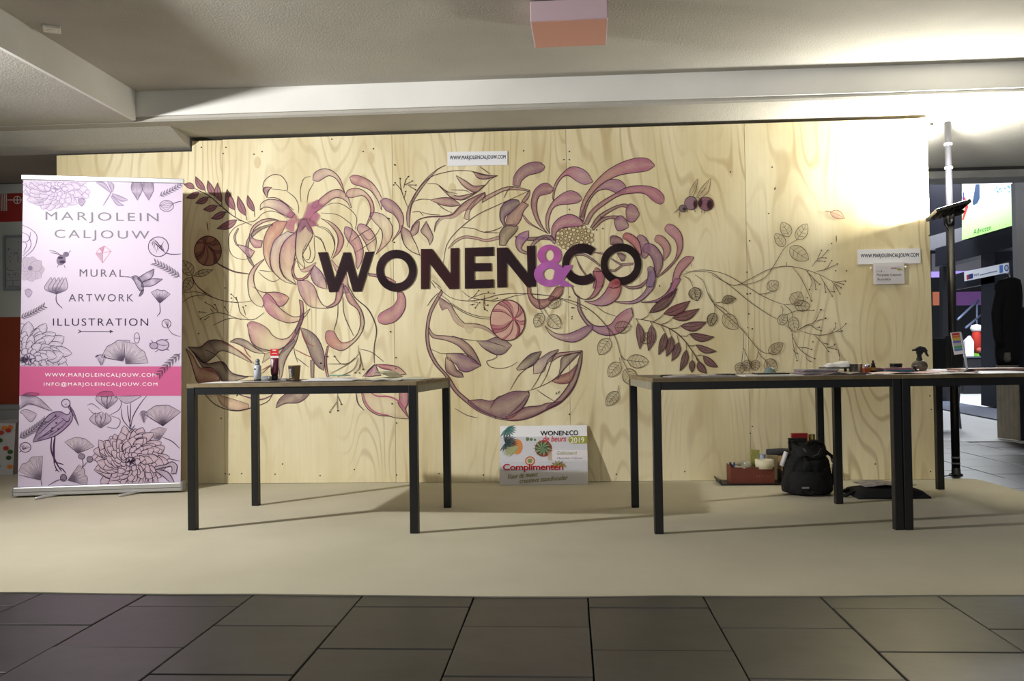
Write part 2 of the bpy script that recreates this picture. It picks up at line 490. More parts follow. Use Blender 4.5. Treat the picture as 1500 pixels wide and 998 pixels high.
# hall floor beyond, pale screed with a darker drainage strip
hf = MB().box((14.0, 16.3, -0.03), (18.0, 27.3, 0.05))
struct(hf.build('floor_hall', mat('pale_screed', rgb(205, 208, 210), 0.45, var=0.06, scale=3)))
a = onZ(1400, 590.5); b_ = onZ(1466, 601)
gs = MB(); d = (b_-a).normalized(); n_ = Vector((-d.y, d.x, 0))
gs.add([a-d*6+n_*0.0+Vector((0, 0, .002)), b_+d*2+Vector((0, 0, .002)), b_+d*2+n_*-0.75+Vector((0, 0, .002)), a-d*6+n_*-0.75+Vector((0, 0, .002)),
        a-d*6+n_*0.0+Vector((0, 0, .012)), b_+d*2+Vector((0, 0, .012)), b_+d*2+n_*-0.75+Vector((0, 0, .012)), a-d*6+n_*-0.75+Vector((0, 0, .012))],
       [(0, 1, 2, 3), (4, 5, 6, 7), (0, 1, 5, 4), (1, 2, 6, 5), (2, 3, 7, 6), (3, 0, 4, 7)])
struct(gs.build('trim_1', mat('drain_strip', rgb(70, 78, 98), 0.6, var=0.3, scale=20)))

# ---- carpet
def carpet_material():
    m, t, b = nodes('cream_carpet'); N, Lk = t.nodes.new, t.links.new
    tc = N('ShaderNodeTexCoord'); n1 = N('ShaderNodeTexNoise'); n1.inputs['Scale'].default_value = 1.7; n1.inputs['Detail'].default_value = 5
    n2 = N('ShaderNodeTexNoise'); n2.inputs['Scale'].default_value = 260; n2.inputs['Detail'].default_value = 2
    vo = N('ShaderNodeTexVoronoi'); vo.inputs['Scale'].default_value = 4.5
    for q in (n1, n2, vo): Lk(tc.outputs['Object'], q.inputs['Vector'])
    r = N('ShaderNodeValToRGB'); r.color_ramp.elements[0].position = 0.3; r.color_ramp.elements[1].position = 0.7
    r.color_ramp.elements[0].color = rgb(189, 183, 161); r.color_ramp.elements[1].color = rgb(200, 194, 173); Lk(n1.outputs['Fac'], r.inputs[0])
    sp = N('ShaderNodeMath'); sp.operation = 'LESS_THAN'; sp.inputs[1].default_value = 0.022; Lk(vo.outputs['Distance'], sp.inputs[0])
    sf = N('ShaderNodeMath'); sf.operation = 'MULTIPLY'; sf.inputs[1].default_value = 0.55; Lk(sp.outputs[0], sf.inputs[0])
    mx = N('ShaderNodeMix'); mx.data_type = 'RGBA'; Lk(sf.outputs[0], mx.inputs[0]); Lk(r.outputs[0], mx.inputs[6]); mx.inputs[7].default_value = rgb(80, 74, 60)
    Lk(mx.outputs[2], b.inputs['Base Color'])
    bp = N('ShaderNodeBump'); bp.inputs['Strength'].default_value = 0.3; bp.inputs['Distance'].default_value = 0.003; Lk(n2.outputs['Fac'], bp.inputs['Height']); Lk(bp.outputs[0], b.inputs['Normal'])
    b.inputs['Roughness'].default_value = 0.95; b.inputs['Specular IOR Level'].default_value = 0.1
    return m
fx = [-2.6+i*0.3 for i in range(31)]
front = [(x, -2.925-0.035*math.exp(-((x-3.5)/1.1)**2)+0.006*math.sin(x*5.1)+0.004*math.sin(x*13)) for x in fx if x < 6.3]+[(6.395, -2.93)]
poly = front+[(6.40, -0.56), (6.378, 0.0), (6.33, 0.04), (6.112, 0.04), (6.112, 0.0), (-0.012, 0.0), (-0.012, 0.85), (-2.6, 0.85)]
cm = MB().prism(poly, 'z', -0.0045, 0.0)
tag(cm.build('carpet', carpet_material()), 'cream carpet laid out under the tables up to the plywood wall', 'carpet')

# ---- ceiling: coffer slab, downstand soffit along the back and left
cl = MB().box((4.9, -2.6, COF+0.08), (8.4, 4.4, 0.16))
ceiling = struct(cl.build('ceiling', STUC))
bk = MB().prism([(-0.445, SOF+0.012), (-0.43, SOF), (1.95, SOF), (1.95, 2.9), (-0.445, 2.9)], 'x', -4.0, 9.6).build('ceiling_beam', STUC, ceiling)
fc = MB().box((5.2, -0.455, (SOF+0.03+COF+0.03)/2), (8.8, 0.02, COF-SOF)).build('beam_face', BEAMM, ceiling)
lf = MB().box((-1.6, -2.75, (SOF+2.9)/2), (4.8, 4.6, 2.9-SOF)).build('ceiling_beam', STUC, ceiling)
lfc = MB().box((0.812, -2.55, (SOF+COF)/2+0.01), (0.024, 4.15, COF-SOF+0.02)).build('beam_face', BEAMM, ceiling)
# lower dip of the soffit over the notched board
MB().prism([(-0.36, SOF+0.01), (-0.30, SOF-0.004), (-0.10, 2.41), (0.05, 2.385), (1.0, 2.385), (1.0, SOF+0.01)], 'x', -4.0, 0.985).build('ceiling_beam', STUC, ceiling)
# downstand over the passage to the hall
MB().box((8.0, 2.0, 2.46), (4.0, 0.30, 0.17)).build('ceiling_beam', mat('grey_concrete', rgb(150, 150, 148), 0.85, var=0.1, scale=8), ceiling)
MB().box((8.0, 1.86, SOF-0.012), (4.0, 0.03, 0.03)).build('joint_strip', mat('dark_joint', rgb(50, 48, 50), 0.8), ceiling)

# ---- plywood wall
fr = MB()
for k in range(11): fr.box((0.03+k*0.604, 0.062, 1.16 if k < 2 else 1.2), (0.045, 0.07, 2.3 if k < 2 else 2.4))
fr.box((3.05, 0.062, 0.03), (6.08, 0.07, 0.045)); fr.box((3.55, 0.062, 2.40), (5.08, 0.07, 0.045))
wall = struct(fr.build('wall_back', mat('raw_stud_timber', rgb(200, 170, 120), 0.7, var=0.15, scale=6)))
W = 1.22
for k in range(5):
    x0, x1 = k*W+0.0012, (k+1)*W-0.0012
    o = random.uniform(0, 0.0008)
    pl = [(x0, 0.002), (x1, 0.002), (x1, 2.44), (x0, 2.44)]
    if k == 0: pl = [(x0, 0.002), (x1, 0.002), (x1, 2.437), (1.0, 2.437), (1.0, 2.363), (x0, 2.363)]
    p = MB().prism([(q[0]-x0, q[1]) for q in pl], 'y', o, 0.018+o).build('plywood_panel', PLY, wall)
    p.location = (x0, 0, 0)
# nail heads and patches
nh = Paint(lambda x, y, o: onY(x, y, 0.0)+Vector((0, -o, 0)), 0.0009)
NAILS = [(295,216),(331,216),(327,225),(372,226),(384,222),(532,222),(547,218),(486,204),(579,242),(568,320),(573,455),(580,540),(581,620),(586,595),(403,695),(469,697),(581,696),(414,680),(380,679),(330,694),(336,695),(354,694),(324,613),(519,688),
         (834,222),(826,234),(834,234),(834,307),(880,318),(883,335),(874,337),(838,451),(838,464),(834,607),(966,419),(983,416),(1098,353),(1094,399),(1099,430),(1102,482),(1102,625),(1099,635),(1095,431),(1097,460),(1233,680),(1282,680),(1362,323),(1361,345),(1362,580),(1364,600),(1363,691),(1240,397),(700,230),(767,221),(643,694),(708,696),(903,695),(961,697),(1003,691),(1131,245),(1070,252),(1135,277),(1126,313),(1218,357)]
for q in NAILS: nh.ell(q, 1.15, 1.15, (52, 40, 30), 0.9, 8)
for (x, y, rx, ry) in [(377,238,5.0,9), (543,232,5,10), (662,278,6,10), (824,468,5,8), (687,480,7,9)]: nh.ell((x, y), rx, ry, (236, 220, 182), 0.55, 16)
for L_ in [[(303,325),(304,332),(305,338)], [(1225,345),(1225,355)], [(1136,274),(1134,278)]]: nh.stroke(L_, 1.4, (70, 50, 35))
tag(nh.build('nail_heads', PAINT, wall), kind='stuff')
# short batten with a bolt at the head of the wall's right end
bt = MB().box((6.128, 0.03, 2.385), (0.055, 0.03, 0.16)).build('batten', mat('pale_batten', rgb(225, 215, 190), 0.6), wall)
MB().box((6.135, 0.012, 2.40), (0.02, 0.008, 0.018)).build('bolt', mat('dark_bolt', rgb(60, 60, 60), 0.5, 0.6), bt)

# ---- rear wall behind, with the painted stand at the left
rw = MB().box((1.0, 1.08, 1.25), (10.0, 0.1, 2.5))  # unseen length behind the plywood added to keep its top gap dark
rear = struct(rw.build('wall_rear', mat('grey_plaster', rgb(128, 127, 122), 0.9, var=0.06, scale=5)))
def rearband(name, z0, z1, y, m, x0=-4.0, x1=0.9):
    return MB().box(((x0+x1)/2, y, (z0+z1)/2), (x1-x0, 0.02, z1-z0)).build(name, m, rear)
rearband('top_rail', 2.30, 2.378, 1.01, mat('white_rail', rgb(205, 205, 200), 0.7))
rb = rearband('red_panel', 2.062, 2.30, 1.02, mat('red_panel', rgb(165, 38, 26), 0.6))
rearband('white_panel', 1.261, 2.062, 1.02, mat('white_panel', rgb(190, 196, 188), 0.7))
rearband('orange_panel', 0.0, 1.261, 1.022, mat('orange_panel', rgb(150, 58, 22), 0.7, var=0.1, scale=3))
em = Paint(lambda x, y, o: onY(x, y, 1.009)+Vector((0, -o, 0)))
em.reg(0, 260, 0.2003)
for k in range(4): em.stroke([(8+k*13, 110), (10+k*13, 245)], 1.5, (225, 222, 215), 1, False)
em.stroke([(0, 108), (55, 106)], 1.2, (225, 222, 215), 1, False); em.stroke([(55, 165), (160, 165)], 1.2, (225, 222, 215), 1, False); em.stroke([(127, 138), (127, 192)], 1.2, (225, 222, 215), 1, False)
em.ell((127, 165), 27, 27, (0, 0, 0), 0, ink=1.3, inkc=(225, 222, 215))
em.build('stand_emblem', PRINT, rear)
pf = thing('framed_map', 'silver framed map with small red marks hanging on the white panel behind the banner', 'picture', onY(18, 386, 1.0))
c0 = onY(5, 345, 0.995); c1 = onY(64, 424, 0.995); ctr = (c0+c1)/2; wx = c1.x-c0.x; hz = c0.z-c1.z
fb = MB()
for sx in (-1, 1): fb.box((ctr.x+sx*(wx/2-0.01), 0.995, ctr.z), (0.02, 0.025, hz))
for sz in (-1, 1): fb.box((ctr.x, 0.995, ctr.z+sz*(hz/2-0.01)), (wx-0.0402, 0.025, 0.02))
keep(fb.build('frame', mat('brushed_aluminium', rgb(165, 168, 172), 0.35, 0.8)), pf)
keep(MB().box((ctr.x, 1.0, ctr.z), (wx-0.041, 0.01, hz-0.041)).build('map_sheet', mat('map_paper', rgb(165, 168, 168), 0.6)), pf)
mp_ = Paint(lambda x, y, o: onY(x, y, 0.9945)+Vector((0, -o, 0)))
mp_.reg(0, 260, 0.2003)
for k in range(34):
    c = (180, 70, 60) if k % 4 == 0 else (70, 75, 85)
    mp_.ell((random.uniform(50, 140), random.uniform(470, 740)), random.uniform(2, 6), random.uniform(2, 6), c, 0.9, 6)
for L_ in [[(60,680),(100,680)],[(100,560),(130,560),(130,620)],[(52,755),(145,750)],[(95,755),(95,800)],[(60,800),(145,796)]]: mp_.stroke(L_, 0.6, (80, 84, 92), 0.9, False)
tag(keep(mp_.build('map_marks', PRINT, None), pf), kind='stuff')

# ================================================================== THE MURAL on the plywood
wallpl = lambda x, y, o: onY(x, y, 0.0)+Vector((0, -o, 0))
RA = (260, 230, 0.2003); RB = (260, 420, 0.2003); RC = (440, 230, 0.2003); RD = (440, 420, 0.2003); RE = (600, 220, 0.2003)
RF = (600, 420, 0.2005); RG = (740, 220, 0.2005); RH = (780, 400, 0.2205); RI = (960, 240, 0.2504); RJ = (1050, 400, 0.1603)
pink = (204, 126, 150); rose = (186, 104, 130); lil = (196, 140, 172); plum = (140, 80, 104); dusk = (138, 108, 116); dark = (92, 66, 74)
salm = (214, 140, 128); mag = (196, 84, 120); cream = (226, 204, 170); lpur = (176, 120, 168); rosy = (176, 116, 122); mau = (168, 116, 136)
def C(c, a): return (c[0]+(255-c[0])*.13, c[1]+(245-c[1])*.13, c[2]+(245-c[2])*.13, a*.96)

# ---------------- left chrysanthemum
p = Paint(wallpl)
p.reg(*RC)
p.loft([(90,170),(100,120),(160,88),(230,100),(290,160),(325,260)], [(90,170),(130,180),(180,150),(215,138),(265,165),(325,262)], [C(lil,.75), C(lil,.3), C(mag,.95)])
p.loft([(60,400),(140,310),(220,250),(290,240),(345,290),(375,370)], [(80,410),(180,350),(240,305),(290,300),(340,330),(362,370)], [C(rose,.95), C(pink,.6), C(lil,.4)])
p.loft([(360,150),(390,132),(450,145),(520,185),(570,250),(600,310)], [(360,150),(380,195),(440,215),(510,245),(560,310),(592,390)], [C(pink,.85), C(pink,.6), C(lil,.25)])
p.loft([(330,290),(345,245),(400,230),(460,245),(520,310),(540,390),(515,450),(480,510)], [(330,290),(370,300),(430,285),(470,290),(505,340),(512,410),(478,505)], [C(pink,.6), C(pink,.35), C(mag,.75), C(rose,.8)])
p.loft([(585,320),(620,300),(680,325),(730,380),(755,450),(735,540),(668,620)], [(588,335),(625,390),(680,420),(715,470),(722,530),(668,620)], [C(lil,.9), C(mau,.8), C(pink,.7), C(rose,.9)])
p.loft([(510,415),(540,405),(600,420),(650,465),(675,530),(650,620),(550,715)], [(512,440),(540,475),(590,530),(600,590),(580,660),(550,715)], [C(lil,.55), C(lil,.15), C(pink,.3), C(rose,.95)])
p.loft([(415,520),(430,490),(480,500),(530,550),(555,610),(545,690)], [(418,540),(450,590),(480,640),(490,670),(500,690),(520,720)], [C(lil,.8), C(pink,.6), C(cream,.1)])
p.loft([(320,540),(330,510),(380,530),(430,590),(460,680),(450,760),(420,820)], [(320,560),(345,610),(385,660),(405,730),(405,790),(418,820)], [C(lpur,.75), C(pink,.75), C(pink,.8), C(rose,.6)])
p.loft([(150,450),(230,480),(290,540),(318,610),(290,690),(235,745)], [(160,455),(220,500),(265,560),(275,620),(260,690),(235,745)], [C(rose,.3), C(rose,.7), C(mag,.8)])
for L_ in [[(120,510),(180,530),(230,580),(250,660),(225,740)], [(170,365),(230,340),(300,345),(370,390),(412,450),(400,530)], [(150,410),(260,420),(330,460),(380,520),(340,660)],
           [(450,560),(500,610),(560,560),(580,520)], [(370,620),(450,560),(520,520)], [(400,700),(480,650),(560,590)], [(100,575),(150,600),(185,690)], [(5,330),(0,240),(25,160),(75,142)], [(48,340),(60,260),(100,185)]]: p.stroke(L_, 1.0, (78, 52, 58))
p.blob([(50,340),(110,325),(180,360),(120,395),(150,430),(125,480),(95,515),(60,470),(40,520),(5,470),(20,430)], (184, 118, 140), .92, .3)
p.blob([(90,330),(130,310),(140,350),(110,380),(80,370)], (182, 116, 140), .85, .3)
p.reg(*RA)
p.blob([(800,455),(850,440),(880,455),(860,500),(850,560),(800,540),(780,500)], (192, 126, 140), .85, .15)
p.blob([(860,440),(900,450),(940,440),(1000,470),(1040,505),(985,510),(1005,575),(955,540),(925,500),(890,560),(870,500)], (170, 108, 126), .9, .25)
p.blob([(820,380),(870,420),(880,450),(800,450),(790,430)], (186, 120, 140), .8, .1)
p.loft([(655,300),(625,245),(640,222),(690,222)], [(655,300),(662,262),(672,240),(692,224)], [C(mag,.6), C(plum,.9), C(pink,.5)])
p.stroke([(655,300),(625,230),(640,170),(700,130),(760,140),(800,195),(800,245),(740,238),(690,235)], 1.1, (92, 60, 78)); p.stroke([(800,250),(860,300),(885,360),(885,410)], 1.0); p.stroke([(660,300),(720,300),(790,340),(850,390)], 1.6, (110, 70, 80))
p.loft([(605,390),(610,345),(660,312),(740,318),(800,355),(860,420)], [(605,390),(640,368),(700,380),(760,415),(830,450)], [C(cream,.2), C(lil,.3), C(lil,.75), C(rose,.7)])
p.loft([(800,470),(715,475),(655,540),(628,630),(635,730),(680,820),(750,888)], [(800,480),(760,560),(700,640),(680,720),(685,800),(710,850),(750,888)], [C(salm,.95), C(salm,.8), C(salm,.55), C(cream,.15)])
p.loft([(800,545),(720,600),(690,660),(675,760),(700,840),(780,910),(870,935)], [(870,560),(800,600),(760,660),(745,740),(750,820),(790,890),(870,935)], [(226,206,214,.7), (222,190,196,.6), C(pink,.25), C(cream,.1)])
p.loft([(880,540),(800,600),(755,680),(750,780),(780,870),(870,935)], [(885,480),(868,600),(862,700),(845,800),(838,860),(870,935)], [C(lil,.85), C(pink,.65), C(pink,.35), C(cream,.15)])
p.loft([(905,455),(870,560),(862,680),(880,760),(930,815)], [(940,455),(990,560),(950,650),(915,720),(930,790)], [C(mau,.7), C(mau,.35), C(cream,.1)])
p.loft([(870,760),(900,820),(960,800),(1010,770)], [(880,770),(910,840),(970,830),(1015,780)], [C(pink,.3), C(pink,.6), C(rose,.5)], 0.6)
for L_ in [[(945,630),(915,700),(935,760),(980,772),(1005,720),(1000,640),(1000,580)], [(960,640),(972,700),(962,750),(940,750)], [(1000,575),(1060,620),(1085,690)], [(1010,500),(1100,530),(1150,620),(1135,720)], [(590,445),(630,410),(690,395),(760,420),(800,450)], [(600,440),(560,470),(520,475)], [(590,840),(640,885),(700,912),(750,890)], [(600,830),(690,840)], [(520,475),(430,510),(380,570),(375,650),(400,720),(470,750),(530,742)], [(600,385),(650,365),(700,380)], [(740,462),(680,450),(610,460)]]: p.stroke(L_, 1.0, (84, 58, 64))
p.loft([(862,740),(835,830),(860,890),(910,902),(960,870),(1000,790)], [(866,740),(850,830),(870,885),(910,888),(950,860),(1000,790)], [C(rose,.6), C(mag,.9), C(rose,.95)])
p.loft([(1000,790),(975,850),(990,910),(1030,950),(1095,968)], [(1000,790),(1050,840),(1080,900),(1095,968)], [C(lpur,.9), C(lpur,.7), C(pink,.45)])
p.loft([(690,490),(600,515),(540,560),(505,620),(498,690),(520,760),(560,810)], [(700,500),(620,530),(565,570),(525,620),(520,690),(540,750),(562,795)], [C(dark,.8), C(dusk,.85), C(dark,.85)], 0.7)
p.loft([(740,462),(640,455),(570,490),(535,540),(527,600),(560,660),(612,662)], [(740,465),(660,470),(600,495),(560,530),(542,580),(575,605),(622,612)], [C(salm,.5), C(pink,.6), C(lil,.6), C(pink,.85)])
p.loft([(440,640),(500,655),(565,690)], [(440,650),(490,700),(530,738),(565,692)], [(232,196,205,.6), C(lil,.8), C(pink,.7)])
p.loft([(440,520),(412,580),(425,640),(445,655)], [(450,525),(425,580),(435,635),(450,650)], [C(dark,.6), C(plum,.8)], 0.6)
p.loft([(635,745),(560,800),(520,870),(515,950),(530,1030),(570,1080),(620,1100)], [(635,750),(590,800),(560,860),(562,930),(590,990),(625,1040),(640,1060)], [C(mag,.5), C(rose,.55), C(cream,.2), C(cream,.1)])
p.reg(*RC)
p.loft([(230,750),(270,800),(330,840),(360,990)], [(225,760),(280,880),(300,940),(310,1000)], [C(pink,.7), C(pink,.5), C(plum,.6)], 0.7)
p.loft([(500,850),(560,860),(640,880),(700,915)], [(500,870),(560,880),(630,905),(690,920)], [C(plum,.9), C(rose,.85), C(rose,.8)])
p.reg(*RB)
p.stroke([(550,0),(620,40),(730,42),(790,65)], 1.3, (120, 66, 74))
p.loft([(640,45),(720,40),(790,60),(817,85)], [(690,110),(750,145),(790,125),(815,85)], [C(salm,.45), C(pink,.8), C(salm,.75)])
p.loft([(630,130),(625,80),(660,52),(710,100),(735,140),(790,190),(850,220),(910,210),(970,160)], [(630,135),(660,190),(720,235),(810,265),(890,250),(940,210),(970,165)], [C((208,112,162),.95), C((214,132,160),.8), C(pink,.4), C(pink,.25), C(cream,.2)])
p.loft([(510,275),(540,255),(600,270),(660,310),(700,360),(760,385),(820,365),(880,280),(915,190)], [(515,300),(525,360),(550,420),(620,455),(700,470),(760,455),(850,380),(900,280),(918,240)], [C(pink,.9), C(pink,.6), C(cream,.2), C(pink,.4), C(rose,.7), C(plum,.8)])
p.loft([(525,345),(545,405),(600,448),(680,466)], [(522,350),(555,430),(620,472),(680,470)], [C(dark,.9), C(dark,.9), C(dusk,.6)], 0.6)
p.loft([(890,95),(900,210),(860,330)], [(918,110),(920,230),(872,350)], [C(rose,.85), C(plum,.85), C(dusk,.7)])
p.loft([(875,905-948),(880,-10),(900,60),(960,140),(1060,160),(1140,150)], [(950,-45),(1000,0),(1030,80),(1060,130),(1100,148),(1140,150)], [(218,170,186,.8), (222,176,186,.7), C(pink,.4), C(cream,.2), C(plum,.5)])
p.reg(*RD)
p.loft([(190,152),(250,110),(262,40),(265,-20)], [(200,160),(270,130),(305,70),(318,-20)], [C(plum,.8), C(rose,.8), C(mau,.8)])
p.loft([(330,-10),(400,100),(450,180),(467,270),(440,350),(380,420),(310,467),(250,455),(200,420),(182,370),(195,325),(245,325)], [(318,0),(350,110),(420,170),(440,250),(425,330),(380,390),(320,410),(285,395),(258,350),(245,325)], [C(mau,.85), C(rose,.75), C(plum,.7), C(cream,.25), C(pink,.5), C(salm,.95), C(pink,.9)])
for L_ in [[(275,130),(270,230),(245,320)], [(310,80),(320,200),(360,300),(390,360)]]: p.stroke(L_, 1.1)
p.stroke([(345,-20),(400,80),(490,160),(540,250),(557,330),(540,440),(540,560)], 1.7, (70, 52, 56))
p.loft([(750,40),(770,100),(757,180),(700,250),(630,276),(580,266),(564,235)], [(708,40),(710,90),(680,140),(620,175),(580,200),(565,232)], [C(rose,.9), C(pink,.9), C(pink,.8), (214,128,160,.95)])
p.loft([(207,435),(192,520),(197,610),(212,665)], [(196,435),(180,520),(183,610),(196,665)], [C(mag,.8), C(rose,.9), C(mag,.8)])
p.loft([(545,572),(505,612),(470,660)], [(552,575),(565,610),(590,650)], [C(plum,.6), C((190,110,165),.85), C(pink,.8)])
p.loft([(555,568),(640,572),(720,590),(775,640)], [(555,575),(600,600),(660,612),(720,645)], [C(mag,.9), C(mag,.85), C(pink,.3)])
p.loft([(460,765),(490,860),(560,920),(660,948),(795,966)], [(560,765),(650,805),(730,850),(770,900),(795,966)], [C(pink,.25), C(cream,.1), C(pink,.3)], 0)
p.loft([(720,760),(725,820),(718,860),(795,966)], [(785,760),(787,850),(770,900),(800,966)], [C(pink,.9), C((208,120,160),.9), C(pink,.8)])
p.stroke([(445,760),(460,840),(500,900),(570,940),(650,948),(700,960),(795,968)], 1.2); p.stroke([(500,765),(560,800),(650,805),(720,840),(768,900)], 2.4, (190, 104, 130)); p.stroke([(455,765),(478,850),(545,918),(650,943)], 2.6, (200, 118, 142))
p.stroke([(405,760),(420,850),(465,905)], 1.6, (86, 72, 70)); p.stroke([(545,565),(500,610),(455,660)], 1.4)
o = p.build('painted_chrysanthemum', PAINT, wall); o['label'] = 'loose pink and cream chrysanthemum with long drooping petals'

# ---------------- leaves at the left and twigs
p = Paint(wallpl, 0.0011)
p.reg(*RA)
p.stroke([(120,228),(230,285),(320,360),(420,440),(545,500)], 1.5)
for (b0, t0, wd, bd) in [((125,230),(46,200),42,.08), ((203,245),(132,142),46,-.08), ((270,285),(222,172),46,-.06), ((322,330),(294,188),48,-.1), ((420,390),(362,235),56,-.08), ((500,430),(442,285),50,-.06), ((562,400),(513,280),42,-.06), ((160,255),(64,300),42,-.08), ((228,295),(130,338),44,-.06), ((292,358),(187,385),44,-.06), ((355,402),(245,452),46,-.05), ((435,460),(287,525),54,-.06)]:
    p.leaf(b0, t0, wd, [C((150,80,104),.95), C((164,92,116),.95), C((132,66,88),.95)], bd, 1.0)
for a_, b0 in [((205,265),(203,245)), ((270,310),(270,285)), ((325,358),(322,330)), ((425,440),(420,390)), ((510,465),(500,430)), ((565,440),(562,400)), ((190,258),(160,255)), ((255,300),(228,295)), ((330,362),(292,358)), ((385,410),(355,402)), ((470,470),(435,460))]: p.stroke([a_, b0], 1.0)
p.reg(*RB)
p.loft([(75,440),(165,440),(230,395),(320,395),(420,450),(545,555)], [(80,445),(120,490),(190,560),(260,520),(340,470),(545,560)], [C(dark,.9), C(dark,.85), C(dusk,.5), C(dusk,.3)])
p.loft([(110,470),(210,560),(330,550),(400,630),(520,660)], [(150,540),(205,610),(290,640),(330,690),(420,690)], [C((80,58,62),.92), C((90,64,66),.9), C(dark,.85), C(dusk,.6)])
p.loft([(60,450),(110,500),(160,590),(215,590),(260,600),(310,660)], [(60,455),(95,540),(125,640),(150,700),(220,700),(310,690)], [C((176,84,76),.9), C(salm,.6), C((186,104,92),.85), C(salm,.75)])
p.loft([(385,400),(440,378),(510,398),(570,450),(640,490)], [(385,405),(440,420),(500,450),(560,480),(640,492)], [C(dark,.85), C(dusk,.8), C(dusk,.5), C(dusk,.4)])
p.loft([(640,490),(700,470),(780,440),(850,380)], [(620,560),(680,520),(770,480),(860,400)], [C(dusk,.3), C(dusk,.5), C(dusk,.8)], 0.6)
p.loft([(900,300),(960,320),(1020,370),(1060,450),(1077,540),(1070,615)], [(900,300),(915,360),(950,440),(985,530),(1030,590),(1070,615)], [C(dusk,.85), C((128,98,108),.8), C(dusk,.85), C((112,82,96),.9)])
p.loft([(880,270),(840,370),(770,460),(728,540),(745,620),(738,690)], [(905,260),(870,400),(810,500),(780,570),(768,640),(750,690)], [C(plum,.7), C(dusk,.8), C(dusk,.75), C(dusk,.6)])
p.loft([(280,765),(330,800),(430,830),(520,860)], [(290,800),(330,870),(430,905),(520,890)], [C(salm,.7), C(salm,.4), C(pink,.45)], 0.6)
p.loft([(150,700),(180,770),(230,820)], [(220,700),(250,760),(290,800)], [C(salm,.6), C(salm,.2)], 0)
p.stroke([(150,700),(190,770),(260,850),(350,895),(450,908),(560,880),(660,840),(700,775)], 1.5); p.stroke([(430,780),(500,805),(600,827),(680,800),(710,770)], 2.0, (122, 86, 100)); p.stroke([(425,760),(440,790),(430,800)], 2.2)
p.loft([(720,888),(735,840),(770,800),(830,765)], [(720,888),(790,855),(880,850),(940,815),(978,765)], [C(dusk,.95), C((150,112,118),.85), C(dusk,.9)])
p.loft([(972,540),(975,665)], [(1000,535),(998,665)], [C(dusk,.85), C(dusk,.85)], 0.7)
for L_ in [[(300,395),(400,440),(480,490),(560,565)], [(480,430),(510,490),(540,520)], [(620,610),(690,570)], [(900,310),(940,400),(1000,440)], [(860,460),(940,500),(990,520)]]: p.stroke(L_, 1.5, (160, 84, 84))
for L_ in [[(60,450),(95,540),(125,640),(150,700)], [(200,460),(280,500),(330,560),(360,620)], [(850,440),(860,500),(880,555)], [(870,520),(960,590)], [(620,635),(690,570),(720,560)], [(400,640),(470,655),(560,655)], [(40,45),(150,40),(250,75),(340,105),(460,115),(540,105)], [(150,0),(200,40),(270,85)], [(40,115),(100,75),(200,60)],
           [(260,285),(330,250),(400,230),(470,238),(560,240),(635,190)], [(470,245),(400,218),(330,195),(260,195),(170,235)], [(240,160),(260,185)], [(205,118),(255,145),(300,190)], [(275,130),(300,185)], [(345,150),(375,195)], [(160,185),(215,190)], [(200,242),(240,215)], [(395,55),(440,110),(460,190),(520,240)], [(395,112),(440,120)], [(480,150),(500,210)], [(430,80),(440,115)]]: p.stroke(L_, 1.0)
p.dots([(160,185),(207,116),(275,132),(345,150),(170,237),(202,243),(393,56),(395,85),(395,113),(430,80),(480,150),(500,140),(350,10),(155,343)], 1.2)
p.reg(*RA)
for (b0, t0, wd) in [((120,870),(262,825),46), ((110,870),(38,755),85), ((105,880),(50,985),75)]: p.leaf(b0, t0, wd, [(150,110,84,.18), (150,110,84,.12)], 0, 0.9, veins=3)
p.stroke([(100,850),(125,915),(160,960),(215,1005)], 1.2)
o = p.build('painted_leaf_spray', PAINT, wall); o['label'] = 'maroon leaf twig above a large dusky leaf with salmon wash'

# ---------------- buds: two striped round seed pods
def pod(p, c, rx, ry, hub, col, light_, stem):
    p.ell(c, rx, ry, light_, .75, 28, .85)
    n = 11
    for i in range(n):
        a0 = 2*PI*i/n+.25*math.sin(i*2.2); a1 = a0+2*PI/n*(0.45+.2*math.sin(i*1.7))
        e0 = (c[0]+rx*math.cos(a0), c[1]+ry*math.sin(a0)); e1 = (c[0]+rx*math.cos(a1), c[1]+ry*math.sin(a1))
        md = lambda e: ((hub[0]*0.45+e[0]*0.55)+(e[1]-hub[1])*0.14*(1 if math.sin(a0) > 0 else -1), (hub[1]*0.45+e[1]*0.55)-(e[0]-hub[0])*0.14*(1 if math.sin(a0) > 0 else -1))
        p.loft([hub, md(e0), e0], [hub, md(e1), e1], [C(col,.95), C(col,.5), C(col,.95)], 0)
        p.stroke([hub, md(e0), e0], 1.0, (92, 44, 54))
    p.ell(c, rx, ry, col, 0, ink=1.5, inkc=(84, 40, 48))
    p.ell(hub, 16, 14, col, .9, 12, .2)
p = Paint(wallpl, 0.0055)
p.reg(*RA); p.stroke([(270,762),(330,800),(420,840),(520,855)], 2.2, (86, 52, 54)); pod(p, (225,688), 98, 108, (205,632), (124,68,62), (160,112,90), None)
o = p.build('painted_seed_pod', PAINT, wall); o['label'] = 'brown striped round seed pod'
p = Paint(wallpl, 0.0055)
p.reg(*RF); p.stroke([(592,238),(500,228),(400,192),(300,130),(238,92)], 1.0); p.stroke([(592,225),(500,215),(400,180),(300,120)], 1.0); pod(p, (717,246), 127, 148, (762,236), (192,92,116), (228,182,168), None)
o = p.build('painted_seed_pod', PAINT, wall); o['label'] = 'pink striped round seed pod'

